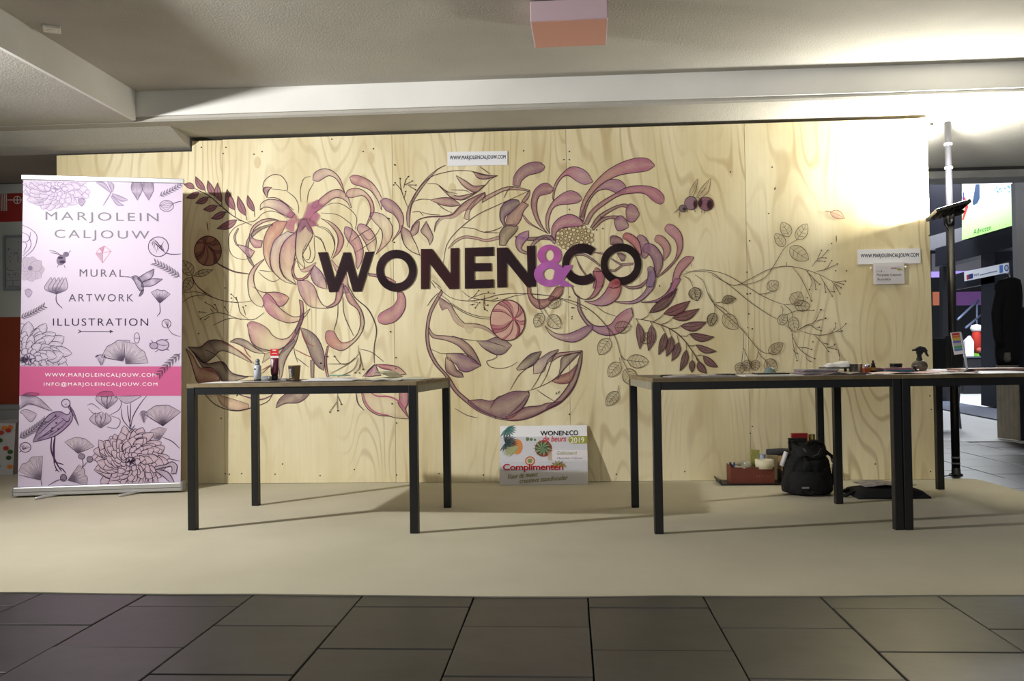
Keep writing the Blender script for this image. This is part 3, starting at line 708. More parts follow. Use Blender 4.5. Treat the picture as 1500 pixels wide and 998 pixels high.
# ---------------- upper middle leaves and bud
p = Paint(wallpl, 0.0011)
p.reg(*RC)
p.loft([(780,500),(775,420),(800,340),(850,250),(920,160),(1000,90),(1060,60)], [(800,520),(802,430),(817,350),(867,260),(928,178),(1000,97),(1062,62)], [C(mau,.8), C(plum,.8), C(mau,.7), C(plum,.8)], 0.9)
p.loft([(738,500),(735,560),(760,640),(810,690),(870,715)], [(742,505),(800,545),(820,590),(850,650),(872,715)], [C(plum,.95), C(mau,.65), C(cream,.1), C(cream,.05)])
p.loft([(868,468),(820,500),(803,545)], [(872,478),(860,550),(815,585)], [C(plum,.95), C(mau,.6)], 0.7)
p.loft([(920,470),(890,520),(883,550),(930,600),(945,645)], [(920,470),(950,530),(970,580),(962,620),(945,645)], [C(plum,.95), C(mau,.55), C(plum,.5)])
for L_ in [[(790,380),(750,280),(730,200),(730,160)], [(750,270),(725,225),(690,190)], [(755,230),(770,170),(790,145)], [(760,205),(815,180)], [(770,205),(810,205),(845,206)], [(790,210),(842,240)], [(760,300),(770,255)], [(740,560),(760,640),(810,690),(872,717)]]: p.stroke(L_, 1.1, (66, 44, 48))
p.dots([(692,188),(730,158),(790,143),(818,176),(845,206),(842,240),(770,253),(683,205),(687,625),(650,452),(690,57)], 1.3)
p.reg(*RE)
p.loft([(460,158),(540,180),(640,187)], [(470,165),(500,205),(560,212),(640,187)], [C(rosy,.6), C(plum,.85), C((110,64,80),.95)])
p.loft([(340,185),(410,225),(470,262),(548,255)], [(340,190),(380,250),(430,290),(490,308),(548,255)], [C(rosy,.4), C(rosy,.85), C(plum,.8)])
p.loft([(215,262),(280,310),(350,335),(420,325),(490,305)], [(220,268),(300,345),(370,365),(410,352),(490,305)], [C(plum,.8), C(rosy,.85), C(plum,.9)])
p.loft([(150,365),(220,350),(300,350),(350,380),(375,405)], [(155,368),(230,400),(300,412),(375,405)], [C(rosy,.6), C(rosy,.85), C(plum,.75)])
p.loft([(180,580),(190,540),(230,490),(310,475),(365,425),(430,370),(500,330),(552,310)], [(186,590),(202,550),(245,506),(320,500),(400,446),(450,432),(490,370),(552,312)], [C(mau,.8), C(mau,.6), C(rosy,.7), C(rosy,.75), C(plum,.8)], 0)
p.stroke([(10,590),(50,520),(130,490),(230,485),(310,470),(360,420),(420,370),(500,330),(552,308)], 2.2, (104, 66, 76))
p.stroke([(180,600),(190,540),(220,495)], 1.4)
p.loft([(540,345),(620,305),(700,272),(780,270),(878,293)], [(530,385),(630,328),(700,296),(780,290),(870,302)], [C(rosy,.7), C(rosy,.55), C(rosy,.6), C(plum,.8)])
p.loft([(395,500),(420,430),(480,360),(552,310)], [(435,512),(440,450),(490,392),(556,340)], [C(rosy,.4), C(rosy,.55), C(plum,.7)], 0.8)
p.loft([(878,293),(850,330),(820,375)], [(880,320),(868,350),(838,385)], [C(plum,.85), C(rosy,.8)], 0.9)
p.loft([(822,375),(800,400),(720,480),(700,545)], [(870,402),(832,450),(812,510),(775,560)], [C(rosy,.85), C((184,134,132),.85), C(rosy,.7)])
p.loft([(280,720),(330,660),(400,628),(480,635),(560,652),(658,626)], [(290,718),(340,674),(400,645),(480,652),(560,670),(658,652)], [C(rosy,.4), C(rosy,.6), C(pink,.7), C(rosy,.7)], 0.8)
for L_ in [[(0,480),(10,400),(60,290),(150,200),(250,165),(350,150),(450,155),(560,180),(645,187)], [(645,187),(590,215),(550,260),(490,310),(420,355),(370,368)], [(130,245),(200,250),(270,300),(350,320)], [(305,290),(400,295),(440,310)], [(20,380),(80,360),(150,362)], [(195,385),(250,430),(310,460)], [(510,118),(550,148),(590,176)], [(870,300),(760,350),(650,400),(520,460),(430,520),(330,610),(270,700),(245,830)], [(380,565),(470,575),(540,600),(660,605)], [(540,600),(610,590),(680,560)], [(690,350),(720,290),(760,270)], [(0,735),(40,755),(80,772)], [(90,455),(150,470),(225,475)], [(20,455),(70,450),(100,480)], [(552,308),(548,345),(558,360)], [(155,960),(190,1010)], [(165,950),(230,1010)]]: p.stroke(L_, 1.15, (84, 54, 62))
o = p.build('painted_leaf_spray', PAINT, wall); o['label'] = 'rose tinted scalloped leaves with a plum bud'

# ---------------- big leaf in the lower middle
p = Paint(wallpl, 0.0011)
p.reg(*RF)
p.loft([(232,20),(190,90),(140,190),(118,320),(128,450),(180,565),(260,655),(320,760),(400,838),(500,912),(620,962)], [(240,50),(205,110),(160,200),(140,320),(152,450),(205,560),(290,660),(350,755),(430,825),(520,895),(640,950)], [C(plum,.9), C(plum,.75), C(plum,.9), C(plum,.85), C(plum,.9), C(mau,.9)], 1.2)
p.loft([(210,70),(260,100),(310,150),(350,230),(410,270),(500,270),(590,310),(640,365)], [(215,130),(240,180),(275,160),(330,262),(410,305),(500,302),(580,335),(632,372)], [C(plum,.85), C(mau,.6), C(rosy,.45), C(mau,.55), C(plum,.7)], 0)
p.loft([(490,395),(560,395),(630,370),(690,385),(747,428)], [(495,400),(540,450),(620,495),(690,490),(747,428)], [C(dusk,.6), C((152,122,138),.85), C(dusk,.8), C(plum,.85)])
p.loft([(138,290),(180,350),(270,360),(370,380),(450,440),(500,520),(522,578)], [(140,335),(170,375),(260,392),(350,430),(420,500),(460,550),(522,578)], [C(plum,.8), C(mau,.6), C(plum,.75), C((96,58,76),.95)])
p.loft([(275,530),(340,570),(370,612),(430,622),(522,578)], [(270,488),(340,488),(400,500),(460,530),(522,578)], [C(mau,.4), C((146,98,128),.85), C((150,100,132),.9), C(plum,.9)])
p.loft([(262,520),(262,600),(285,635),(340,662),(394,663)], [(295,520),(335,590),(350,615),(382,630),(394,662)], [C(mau,.3), C(plum,.8), C((96,60,80),.95)])
p.loft([(780,600),(830,540),(890,490),(962,473)], [(790,612),(850,600),(920,560),(964,480)], [C(dusk,.4), C((104,82,88),.9), C((92,68,78),.95)])
p.loft([(905,560),(960,520),(1020,480),(1087,458)], [(905,640),(980,620),(1012,540),(1087,470)], [C(lil,.3), C((152,124,146),.8), C(plum,.9)], 0.9)
p.loft([(1020,545),(1070,490),(1150,478),(1258,466)], [(1040,548),(1090,515),(1160,495),(1256,475)], [C(plum,.8), C(rosy,.85), C(plum,.9)])
p.loft([(1260,470),(1252,570),(1205,720),(1112,835),(1000,897)], [(1250,480),(1215,590),(1170,700),(1090,810),(1000,880)], [C((92,66,76),.95), C(dusk,.8), C(plum,.85), C(plum,.9)])
p.loft([(1040,690),(1100,650),(1170,620),(1228,560)], [(1040,695),(1110,712),(1180,692),(1222,600)], [C((168,92,96),.8), C((160,80,86),.9), C(plum,.9)], 0.8)
p.loft([(1080,680),(1110,630),(1160,570),(1246,480)], [(1085,665),(1102,580),(1112,520),(1190,490)], [C(dusk,.6), C((132,108,108),.8), C(dusk,.8)], 0.9)
p.loft([(425,832),(520,825),(600,835),(680,795),(760,765),(872,765)], [(432,850),(520,910),(640,955),(740,962),(820,890),(874,800)], [C(plum,.8), C((150,100,116),.85), C((146,98,118),.88), C((134,84,106),.9)])
p.loft([(700,955),(780,920),(850,880),(950,870),(1000,853),(1110,838)], [(720,978),(820,972),(900,948),(980,908),(1050,872),(1114,842)], [C((176,104,108),.85), C(plum,.85), C(plum,.8), C(plum,.9)])
p.stroke([(620,962),(760,980),(880,958),(1000,902),(1112,842),(1205,728),(1254,570),(1262,468)], 2.0, (92, 58, 70))
for L_ in [[(225,60),(290,110),(340,200),(400,265),(480,272),(560,295),(630,355),(690,385)], [(310,360),(400,385),(490,395)], [(540,450),(600,480),(640,510),(600,535),(562,547),(590,585),(660,598),(730,585),(790,550)], [(160,460),(240,490),(330,487),(430,500),(515,572)], [(350,612),(375,610)], [(735,755),(790,660),(840,610),(910,560)], [(890,750),(930,690),(980,600),(1040,520)], [(850,765),(930,740),(1050,680),(1150,580),(1252,478)], [(955,730),(1000,650),(1040,540),(1087,462)], [(930,755),(980,790),(1060,840)], [(865,765),(872,800),(830,880),(760,930)], [(590,890),(640,810),(690,795)], [(720,940),(800,870),(865,790)], [(560,395),(640,420),(700,440)], [(130,140),(165,90),(210,45)],
           [(200,0),(300,80),(420,105),(540,90),(650,60),(780,50),(900,55),(1050,75),(1200,130),(1297,170)], [(380,30),(450,80),(600,105),(680,95),(760,70),(850,55)], [(330,890),(420,940),(500,960)]]: p.stroke(L_, 1.1, (78, 50, 58))
for L_ in [[(430,100),(470,70),(505,28)], [(470,75),(540,52),(620,48)], [(450,110),(500,120),(480,155)], [(540,100),(545,150),(565,178)], [(545,60),(550,130),(575,140)], [(600,100),(640,85)], [(540,150),(548,165)], [(440,135),(480,128)]]: p.stroke(L_, 0.9, (60, 42, 46))
p.dots([(505,28),(575,40),(618,48),(640,85),(512,118),(480,155),(458,133),(572,135),(566,177),(548,168),(1168,75),(1185,235),(1200,155)], 1.2)
p.stroke([(1065,785),(1075,772),(1072,790)], 1.0, (70, 50, 50)); p.stroke([(1083,785),(1095,762),(1090,780)], 1.0, (70, 50, 50))
o = p.build('painted_leaf_spray', PAINT, wall); o['label'] = 'large curling plum and mauve leaf sweeping under the lettering'

# ---------------- right chrysanthemum with a seed head
p = Paint(wallpl, 0.0014)
p.reg(*RE)
p.loft([(820,470),(860,530),(930,570),(1005,607)], [(825,465),(880,530),(950,575),(1015,612)], [C(rose,.8), C(rose,.9)], 0.8)
p.loft([(690,560),(660,500),(668,420),(720,370),(790,363),(804,390)], [(700,560),(695,500),(720,470),(770,440),(802,395)], [C((116,80,106),.95), C((132,96,122),.9), C((104,70,96),.95)], 1.2)
p.loft([(655,695),(658,610),(700,555),(760,541),(794,560)], [(702,698),(722,660),(760,620),(787,585),(794,565)], [C((150,124,106),.8), C((138,114,96),.9), C((128,104,90),.9)], 1.2)
p.loft([(770,628),(860,638),(960,632),(1040,622)], [(775,640),(870,662),(960,655),(1060,662)], [C(plum,.9), C((120,74,92),.9), C(plum,.9)], 0.8)
p.loft([(868,588),(810,610),(778,650),(780,710),(810,748),(862,765)], [(872,595),(868,640),(835,680),(818,718),(835,735),(862,745)], [C((170,100,150),.95), C(lpur,.95), C(mau,.9), C(dusk,.9)], 1.1)
p.loft([(880,705),(920,650),(1000,620),(1070,650)], [(902,705),(940,668),(1000,642),(1062,690)], [C(mau,.8), C(dusk,.85), C(mau,.8)], 0.9)
p.reg(*RG)
p.loft([(55,255),(65,190),(110,130),(180,92),(250,88),(290,118)], [(108,267),(120,225),(170,185),(230,170),(275,150),(290,120)], [C(mau,.95), C((162,112,128),.97), C((156,104,128),.97)])
p.loft([(300,600),(240,540),(200,450),(190,380),(210,300),(260,250),(310,243),(356,282)], [(312,612),(268,550),(237,470),(230,400),(247,340),(290,325),(330,315),(356,285)], [C(rosy,.9), C((172,112,124),.95), C((164,100,120),.97), C((170,104,126),.97)])
p.loft([(345,340),(358,260),(400,190),(470,128),(540,128),(600,165),(637,225)], [(352,372),(368,280),(412,205),(460,187),(520,225),(580,252),(637,235)], [C(rose,.7), C(rose,.9), C((196,110,140),.95), C((206,150,176),.95), C((190,126,160),.97)])
p.loft([(298,570),(298,480),(338,390),(400,330),(470,297),(530,315),(562,355)], [(326,612),(318,520),(347,430),(400,400),(470,395),(530,385),(562,360)], [C(rosy,.8), C((188,124,138),.9), C((200,130,158),.95), C((176,108,138),.97)])
p.loft([(540,490),(560,390),(620,280),(720,170),(830,100),(950,60),(1040,63),(1094,110)], [(572,490),(592,390),(642,310),(722,240),(830,185),(950,165),(1040,150),(1094,115)], [C((168,112,112),.95), C((190,134,126),.92), C((206,140,142),.95), C((200,116,146),.98), C((182,98,134),.98)], 1.2)
p.loft([(545,500),(600,370),(670,280),(750,220),(830,218),(878,260),(876,302)], [(572,525),(602,400),(662,310),(730,285),(780,300),(830,322),(876,305)], [C((150,94,104),.9), C((168,106,120),.9), C((186,126,154),.97), C((176,118,156),.98)], 1.2)
p.loft([(575,540),(620,450),(700,380),(800,320),(900,270),(1010,260),(1100,280),(1157,330),(1160,375)], [(604,545),(652,460),(732,395),(830,335),(930,315),(1020,320),(1080,370),(1130,396),(1160,380)], [C((150,96,104),.9), C((174,112,124),.95), C((190,114,136),.97), C((196,112,142),.98), C((182,100,136),.98)], 1.2)
p.loft([(620,565),(680,480),(780,420),(860,393),(908,400)], [(642,565),(702,497),(792,437),(852,414),(892,428)], [C((134,84,88),.85), C((150,96,104),.9), C(plum,.95)], 1.0)
p.loft([(882,435),(910,393),(952,413),(978,460)], [(882,470),(895,517),(940,524),(978,480)], [C((160,100,124),.97), C((178,118,142),.97), C(mau,.97)])
p.loft([(630,575),(700,502),(780,480),(842,482)], [(642,588),(712,522),(772,500),(812,512)], [C((134,84,88),.85), C((150,90,100),.9), C(plum,.95)], 1.0)
p.loft([(797,510),(840,478),(882,510),(902,555)], [(797,540),(820,588),(870,582),(902,560)], [C((156,104,128),.97), C((176,122,148),.97), C(mau,.97)])
# seed head
random.seed(21)
p.ell((505,640), 138, 98, (190, 166, 122), .8, 30, .7)
pk = []
for k in range(2500):
    x = random.uniform(-1, 1); y = random.uniform(-1, 1)
    if x*x+y*y > 0.93: continue
    r = random.uniform(9, 15)
    X, Y_ = 505+138*x, 640+98*y
    if Y_ < 560 and X < 560: continue
    if all((X-q[0])**2+(Y_-q[1])**2 > (r+q[2])**2*0.86 for q in pk): pk.append((X, Y_, r))
    if len(pk) > 150: break
for q in pk: p.ell((q[0], q[1]), q[2], q[2], (230, 214, 176), .92, 8, ink=0.7, inkc=(84, 62, 42))
p.loft([(338,625),(343,560),(390,500),(470,470),(540,498),(572,540)], [(362,662),(377,600),(420,570),(490,562),(550,556),(572,545)], [C((160,100,122),.97), C((190,116,146),.98), C((196,120,150),.98), C((180,108,142),.98)], 1.3)
# petals at the right of the head
p.loft([(765,680),(770,632),(810,628),(850,650),(864,690)], [(770,690),(800,692),(830,692),(864,697)], [C((110,64,84),.97), C(plum,.97), C((110,64,84),.97)])
p.loft([(965,630),(990,618),(1030,648),(1052,700),(1050,760)], [(968,650),(985,690),(995,740),(1000,780),(1020,795)], [C((168,116,140),.97), C((176,122,150),.97), C(mau,.95)])
p.loft([(858,630),(880,603),(930,620),(972,660),(992,720),(992,770)], [(862,648),(890,662),(930,692),(960,732),(988,772)], [C((196,92,108),.98), C((198,100,120),.98), C((180,98,120),.98)], 1.2)
p.loft([(1090,650),(1110,620),(1160,638),(1204,700),(1198,760),(1158,812)], [(1094,668),(1130,692),(1152,722),(1157,762),(1152,812)], [C((202,132,138),.97), C((196,128,140),.97), C((168,110,120),.9)], 1.1)
p.loft([(1005,715),(1030,683),(1090,698),(1143,770),(1148,840),(1122,900),(1098,932)], [(1008,740),(1050,762),(1080,812),(1090,870),(1094,925)], [C((170,116,150),.97), C((160,108,140),.98), C((150,100,132),.98), C(plum,.95)], 1.2)
p.loft([(1165,570),(1190,540),(1240,558),(1288,620),(1293,720),(1252,800),(1180,882),(1108,934)], [(1170,592),(1202,622),(1242,662),(1257,722),(1237,800),(1170,872),(1108,930)], [C((206,140,162),.98), C((190,116,144),.98), C((184,108,136),.97), C((160,84,104),.97)], 1.2)
p.loft([(520,790),(545,860),(592,925)], [(512,778),(562,870),(602,922)], [C(plum,.9), C((130,70,84),.9)], 0.8)
p.loft([(508,778),(560,754),(630,788),(692,838)], [(514,772),(570,772),(630,804),(692,852)], [C(mau,.8), C((140,96,116),.9)], 0.8)
p.loft([(650,745),(700,748),(740,765)], [(650,752),(700,760),(736,772)], [C(mau,.8), C(mau,.8)], 0.7)
p.loft([(772,790),(850,828),(935,822)], [(775,800),(850,842),(930,838)], [C(mau,.9), C((176,110,140),.9)], 0.8)
p.loft([(815,755),(845,752),(878,770)], [(835,790),(850,812),(872,808)], [C(plum,.95), C((116,72,96),.95)], 0.9)
p.loft([(764,882),(800,888),(856,848)], [(770,870),(800,874),(852,834)], [C((110,70,74),.9), C(plum,.9)], 0.8)
p.loft([(648,880),(665,858),(702,890),(718,950),(712,1000)], [(640,890),(652,940),(645,985),(640,1010)], [C((196,96,116),.95), C(rose,.95), C(rose,.9)])
p.reg(*RI)
p.loft([(222,545),(180,543),(140,575),(110,630),(95,700),(60,760),(0,800)], [(222,556),(195,590),(150,640),(130,700),(90,770),(0,815)], [C((190,110,132),.98), C((206,132,152),.98), C((196,124,150),.98), C(lil,.95)], 1.2)
p.stroke([(205,575),(212,605)], 0.9, (190, 120, 140))
p.reg(*RH)
p.loft([(816,-10),(812,80),(772,140),(710,190),(640,206),(550,196)], [(768,-10),(765,70),(740,130),(680,180),(620,190),(550,188)], [C((152,118,158),.97), C((166,124,164),.97), C(lpur,.95), C(lpur,.9), C(mau,.8)], 1.2)
p.loft([(985,40),(930,130),(860,182),(790,197),(720,197)], [(945,40),(905,120),(840,170),(780,188),(720,192)], [C((196,120,158),.97), C((190,124,160),.97), C(lpur,.9)], 1.2)
p.loft([(262,80),(280,132),(330,172),(400,167),(450,112),(477,40),(470,-10)], [(260,95),(290,152),(350,175),(390,150),(420,90),(420,30),(402,-10)], [C(plum,.95), C(plum,.95), C(rose,.9), C((196,110,132),.97), C((202,112,126),.97)], 1.2)
p.loft([(600,85),(650,107),(720,97),(765,55)], [(600,76),(650,90),(710,80),(757,42)], [C((120,70,86),.95), C(plum,.97), C(plum,.95)], 0.9)
p.loft([(588,50),(587,110),(562,170),(500,212),(430,217),(345,190)], [(552,38),(510,80),(480,130),(440,170),(400,187),(345,186)], [C((190,72,80),.98), C((206,112,130),.98), C((200,136,166),.98), C((196,134,168),.97), C(lil,.9)], 1.4)
p.loft([(300,150),(298,230),(328,300),(380,362),(450,407),(530,413),(600,382),(650,312),(668,285)], [(310,160),(317,230),(352,300),(402,345),(460,355),(520,340),(560,290),(610,250),(658,230)], [C((132,92,120),.9), C(mau,.9), C((150,104,140),.95), C(lpur,.95), C((194,120,152),.97), C((204,128,150),.97), C((206,150,176),.97)], 1.3)
p.loft([(82,352),(120,410),(190,447),(280,458),(350,422),(400,370)], [(92,362),(150,400),(230,405),(300,380),(350,355),(400,350)], [C(cream,.3), C((184,130,164),.7), C((180,124,160),.95), C((160,108,146),.97)], 1.2)
p.stroke([(420,220),(480,262),(560,290)], 1.0)
p.reg(*RF)
p.loft([(858,5),(863,60),(890,120),(940,162),(990,152),(1050,100)], [(882,5),(892,60),(930,92),(990,92),(1030,78),(1050,72)], [C((150,76,86),.95), C((166,92,100),.97), C((170,100,110),.97), C((150,74,82),.97)], 1.2)
p.loft([(1015,102),(1060,97),(1110,60),(1124,10)], [(1018,75),(1045,40),(1075,3),(1116,-2)], [C((160,84,88),.97), C((172,98,98),.97), C((150,76,84),.97)], 1.2)
o = p.build('painted_chrysanthemum', PAINT, wall); o['label'] = 'mauve chrysanthemum with bent spoon petals around a beaded seed head'

# ---------------- dark leaf branch
p = Paint(wallpl, 0.0048)
p.reg(*RH)
p.stroke([(680,303),(780,320),(850,345),(910,370),(980,420),(1040,490),(1100,580),(1150,650)], 1.5, (70, 44, 46))
LV = [((775,265),(962,103),62,.06,(92,46,58)), ((870,272),(1047,185),66,.08,(120,50,66)), ((928,300),(1107,238),60,.08,(106,46,58)), ((982,352),(1157,325),60,.1,(112,58,74)), ((1042,405),(1206,425),50,.1,(104,54,66)), ((1085,478),(1222,520),40,.1,(118,66,80)), ((1132,550),(1231,626),46,.08,(116,64,80)), ((1098,590),(1157,668),46,.08,(110,58,74)), ((1060,580),(1058,662),38,0,(96,52,58)), ((1022,510),(978,652),46,-.06,(94,54,58)), ((970,460),(923,587),46,-.06,(108,60,72)), ((922,420),(888,557),52,-.06,(98,52,62)), ((880,398),(836,545),52,-.06,(96,52,56)), ((790,345),(768,517),56,-.06,(132,82,94)), ((700,332),(712,507),50,-.06,(128,82,92))]
for b0, t0, wd, bd, c in LV: p.leaf(b0, t0, wd, [C(c,.95), C((c[0]+14,c[1]+10,c[2]+12),.92), C(c,.97)], bd, 1.2)
for L_ in [[(720,308),(760,290),(775,265)], [(800,325),(850,295),(870,272)], [(850,345),(900,325),(928,300)], [(910,372),(960,365),(982,352)], [(980,418),(1020,420),(1042,405)], [(1035,483),(1065,485),(1085,478)], [(1085,552),(1115,545),(1132,550)], [(1085,560),(1098,590)], [(1060,520),(1060,580)], [(1020,465),(1022,510)], [(960,410),(970,460)], [(905,370),(922,420)], [(855,350),(880,398)], [(780,320),(795,345)], [(690,305),(700,332)]]: p.stroke(L_, 1.1, (70, 44, 46))
p.reg(*RC); 
o = p.build('painted_leaf_branch', PAINT, wall); o['label'] = 'branch of dark maroon pointed leaves'

# ---------------- sketched line leaves and stems at the right
p = Paint(wallpl, 0.0052)
sk = [(120,98,70,.12), (120,98,70,.07)]
INKS = (84, 68, 58)
p.reg(*RH)
p.stroke([(0,138),(100,150),(195,170),(300,200),(400,260),(480,340),(550,430),(590,560),(640,660)], 1.2, INKS)
for b0, t0, wd in [((512,437),(442,543),86), ((545,362),(657,355),80), ((805,412),(720,462),72), ((630,580),(772,590),88), ((582,597),(505,690),82), ((612,640),(690,745),95), ((570,790),(490,882),72), ((105,285),(187,365),88), ((68,268),(18,360),70), ((188,180),(105,230),62), ((1075,95),(1092,186),80), ((1210,268),(1178,355),60)]:
    p.leaf(b0, t0, wd, sk, 0.02, 1.1, INKS, veins=4, rnd=0.7)
for L_ in [[(495,355),(510,400),(512,437)], [(585,545),(610,575),(630,580)], [(578,560),(582,597)], [(572,745),(565,800)], [(60,215),(105,285)], [(45,170),(48,230),(68,268)], [(35,90),(35,170),(50,235)]]: p.stroke(L_, 1.0, INKS)
p.reg(*RI)
for L_ in [[(155,650),(230,630),(330,640),(400,690),(470,712),(560,670),(660,620),(760,600),(860,615),(960,650),(1040,690),(1110,685)], [(175,635),(280,622),(400,645),(520,710),(600,760),(680,800),(760,825),(820,815)], [(330,650),(430,710),(540,800),(640,870),(710,910)], [(600,765),(650,758),(690,740)], [(470,712),(560,700),(640,665),(690,600),(750,500),(800,460),(840,440)], [(160,655),(200,680),(220,725)], [(230,650),(280,690),(310,770),(350,830),(430,900),(540,1000)], [(310,760),(345,830),(345,880)], [(350,815),(385,810)], [(345,820),(400,850),(440,890)], [(800,605),(850,670),(890,750),(912,803)], [(870,615),(930,680),(960,705)], [(885,625),(915,690),(900,735)], [(930,680),(937,732)], [(960,655),(1000,720),(1033,775)], [(985,700),(995,750)], [(1015,745),(1045,750)], [(1030,688),(1060,730),(1078,762)], [(1040,690),(1098,706)], [(1045,700),(1085,727)], [(1040,710),(1045,745)], [(940,630),(990,620),(1062,587)], [(985,620),(1010,600),(1030,567)], [(915,605),(940,570),(990,573)], [(935,575),(960,552),(996,552)], [(945,560),(970,507)], [(970,550),(1007,507)], [(765,575),(765,600)], [(730,830),(745,850),(742,880)], [(750,825),(790,860),(805,900)], [(750,890),(830,860),(925,858)], [(830,975),(880,945),(930,925),(965,855)], [(925,925),(995,905)]]: p.stroke(L_, 1.0, INKS)
p.dots([(887,785),(912,803),(900,737),(937,735),(960,706),(995,752),(1033,775),(1045,750),(1078,762),(1085,727),(1098,706),(1110,688),(1053,627),(1062,587),(1030,567),(990,573),(996,552),(1007,507),(970,507),(925,858),(965,855),(993,905)], 1.2)
for b0, t0, wd in [((782,428),(738,343),64), ((825,445),(885,352),66), ((752,485),(700,410),58), ((785,490),(895,562),82), ((222,725),(240,802),70), ((345,875),(315,948),56), ((395,885),(482,966),78), ((655,735),(717,690),66), ((800,825),(850,752),82), ((812,825),(905,835),64), ((722,940),(765,880),58), ((800,895),(818,987),62)]:
    p.leaf(b0, t0, wd, sk, 0.02, 1.0, INKS, veins=3, rnd=0.7)
p.leaf((385,812), (472,790), 46, [(110,90,66,.55), (110,90,66,.5)], -0.1, 1.0, INKS, veins=3)
p.leaf((1020,285), (1106,322), 48, [(206,140,140,.55), (206,140,140,.4)], -0.05, 1.0, (140,86,84)); p.stroke([(990,278),(1025,282)], 1.0, (140,86,84))
p.reg(*RJ)
for L_ in [[(630,480),(680,530),(690,600),(700,680),(730,800)], [(680,560),(740,680),(820,750),(890,785)], [(740,685),(800,682),(860,698)], [(810,745),(820,790),(850,808)], [(690,690),(705,720),(730,735)], [(740,525),(800,490),(850,478),(900,510),(950,530)], [(760,530),(860,560),(960,568),(1060,545),(1130,510),(1175,465)], [(1040,550),(1080,500),(1080,460)], [(890,570),(960,640),(1015,715)], [(1000,678),(1085,698)], [(1010,680),(1060,670),(1075,650)], [(965,640),(1005,650)], [(1090,540),(1140,530)], [(910,500),(935,495)], [(190,480),(280,580),(370,690),(440,733),(520,730)], [(370,700),(400,760),(440,800),(470,860)], [(240,540),(240,680),(225,820),(215,900)], [(240,680),(290,800),(320,890)], [(375,710),(370,760),(350,800)], [(1105,700),(1118,760),(1120,790)]]: p.stroke(L_, 1.0, INKS)
p.dots([(730,803),(892,784),(862,699),(850,809),(730,737),(950,530),(1175,465),(1080,460),(1017,718),(1087,698),(1075,652),(1007,650),(1140,530),(935,495),(875,630),(1120,795),(950,336),(992,414),(280,500),(272,192)], 1.2)
for b0, t0, wd in [((470,735),(602,640),95), ((228,820),(195,925),95), ((285,795),(265,900),85), ((352,795),(350,895),85), ((440,800),(545,895),120)]: p.leaf(b0, t0, wd, [(150,108,84,.3), (150,108,84,.2)], 0.02, 1.0, INKS, veins=3, rnd=0.7)
o = p.build('painted_line_leaves', PAINT, wall); o['label'] = 'thin brown line drawing of round leaves and beaded stems'
# line twigs at left under the flower
p = Paint(wallpl, 0.0052); p.reg(*RD)
for L_ in [[(425,430),(420,500),(370,550),(290,600),(220,635)], [(430,470),(450,560),(460,605)], [(250,510),(290,560),(330,570)], [(205,565),(290,565),(350,560),(400,520)], [(430,470),(440,540),(430,605)], [(425,520),(400,590),(350,630),(270,660)], [(430,455),(520,480),(610,550)], [(275,765),(270,840),(275,905)], [(275,800),(300,860)], [(270,840),(215,915)], [(445,560),(430,600),(403,630)]]: p.stroke(L_, 1.0, INKS)
p.dots([(250,510),(460,605),(433,632),(402,630),(300,860),(275,907),(217,918),(200,512),(150,560),(660,330),(700,520),(672,857)], 1.4)
p.build('painted_line_leaves', PAINT, wall)['label'] = 'thin stems with dark beads under the drooping petals'

# ---------------- bee
p = Paint(wallpl, 0.0052); p.reg(*RI)
p.loft([(195,195),(205,150),(245,88)], [(215,200),(238,150),(247,90)], [(210,180,150,.35), (210,180,150,.2)], 0.9, INKS)
p.loft([(240,195),(270,140),(322,85)], [(262,205),(310,160),(324,88)], [(210,180,150,.35), (210,180,150,.2)], 0.9, INKS)
for L_ in [[(205,190),(225,150),(240,110)], [(250,195),(285,150),(315,100)], [(265,170),(300,140)]]: p.stroke(L_, 0.6, INKS)
p.ell((296,235), 44, 40, (140,98,110), .95, 20, ink=1, rot=.2); p.ell((318,240), 20, 32, (64,34,40), .9, 14, .3); p.ell((262,228), 14, 28, (70,40,46), .9, 14, .4); p.ell((290,225), 18, 18, (150,106,124), .8, 12, 0)
p.ell((207,231), 37, 39, (150,120,132), .95, 20, ink=1); p.ell((232,238), 12, 28, (72,40,46), .9, 14, .3); p.ell((160,262), 22, 21, (128,110,112), .97, 16, ink=1); p.ell((168,265), 9, 9, (60,46,50), .9, 10, ink=.6)
for L_ in [[(138,262),(108,290)], [(142,280),(138,318)], [(185,272),(190,285)], [(225,268),(235,285)], [(272,270),(270,290)], [(285,272),(288,292)]]: p.stroke(L_, 1.0, INKS)
p.build('painted_bee', PAINT, wall)['label'] = 'plum coloured bumblebee'

# ---------------- lettering
BK = (44, 28, 34); BR = (70, 30, 34)
def letter(fn):
    q = Paint(wallpl, 0.0078); fn(q); return q
lw = letter(lambda q: q.reg(460,340,1/3.).poly([(18,90),(60,88),(92,205),(130,90),(162,90),(192,205),(226,88),(265,86),(210,262),(172,263),(146,168),(105,263),(68,265)], BK, .97, (50,31,38)))
lettering = lw.build('painted_lettering', PRINT, wall); lettering['label'] = 'large dark plum capitals reading WONEN&CO with a lilac ampersand'
def addlet(fn):
    o = letter(fn).build('letter', PRINT, lettering)
addlet(lambda q: q.reg(*RC).ring((703,833), (148,154), (92,92), BK))
addlet(lambda q: q.reg(460,340,1/3.).poly([(470,75),(520,75),(600,185),(600,72),(638,70),(638,250),(595,252),(510,140),(508,250),(470,252)], (56,29,34), .97, (64,28,33)))
addlet(lambda q: q.reg(460,340,1/3.).poly([(663,70),(790,66),(790,105),(705,107),(705,137),(780,137),(780,172),(705,173),(705,211),(790,208),(790,245),(663,250)], BK, .97, (54,29,34)))
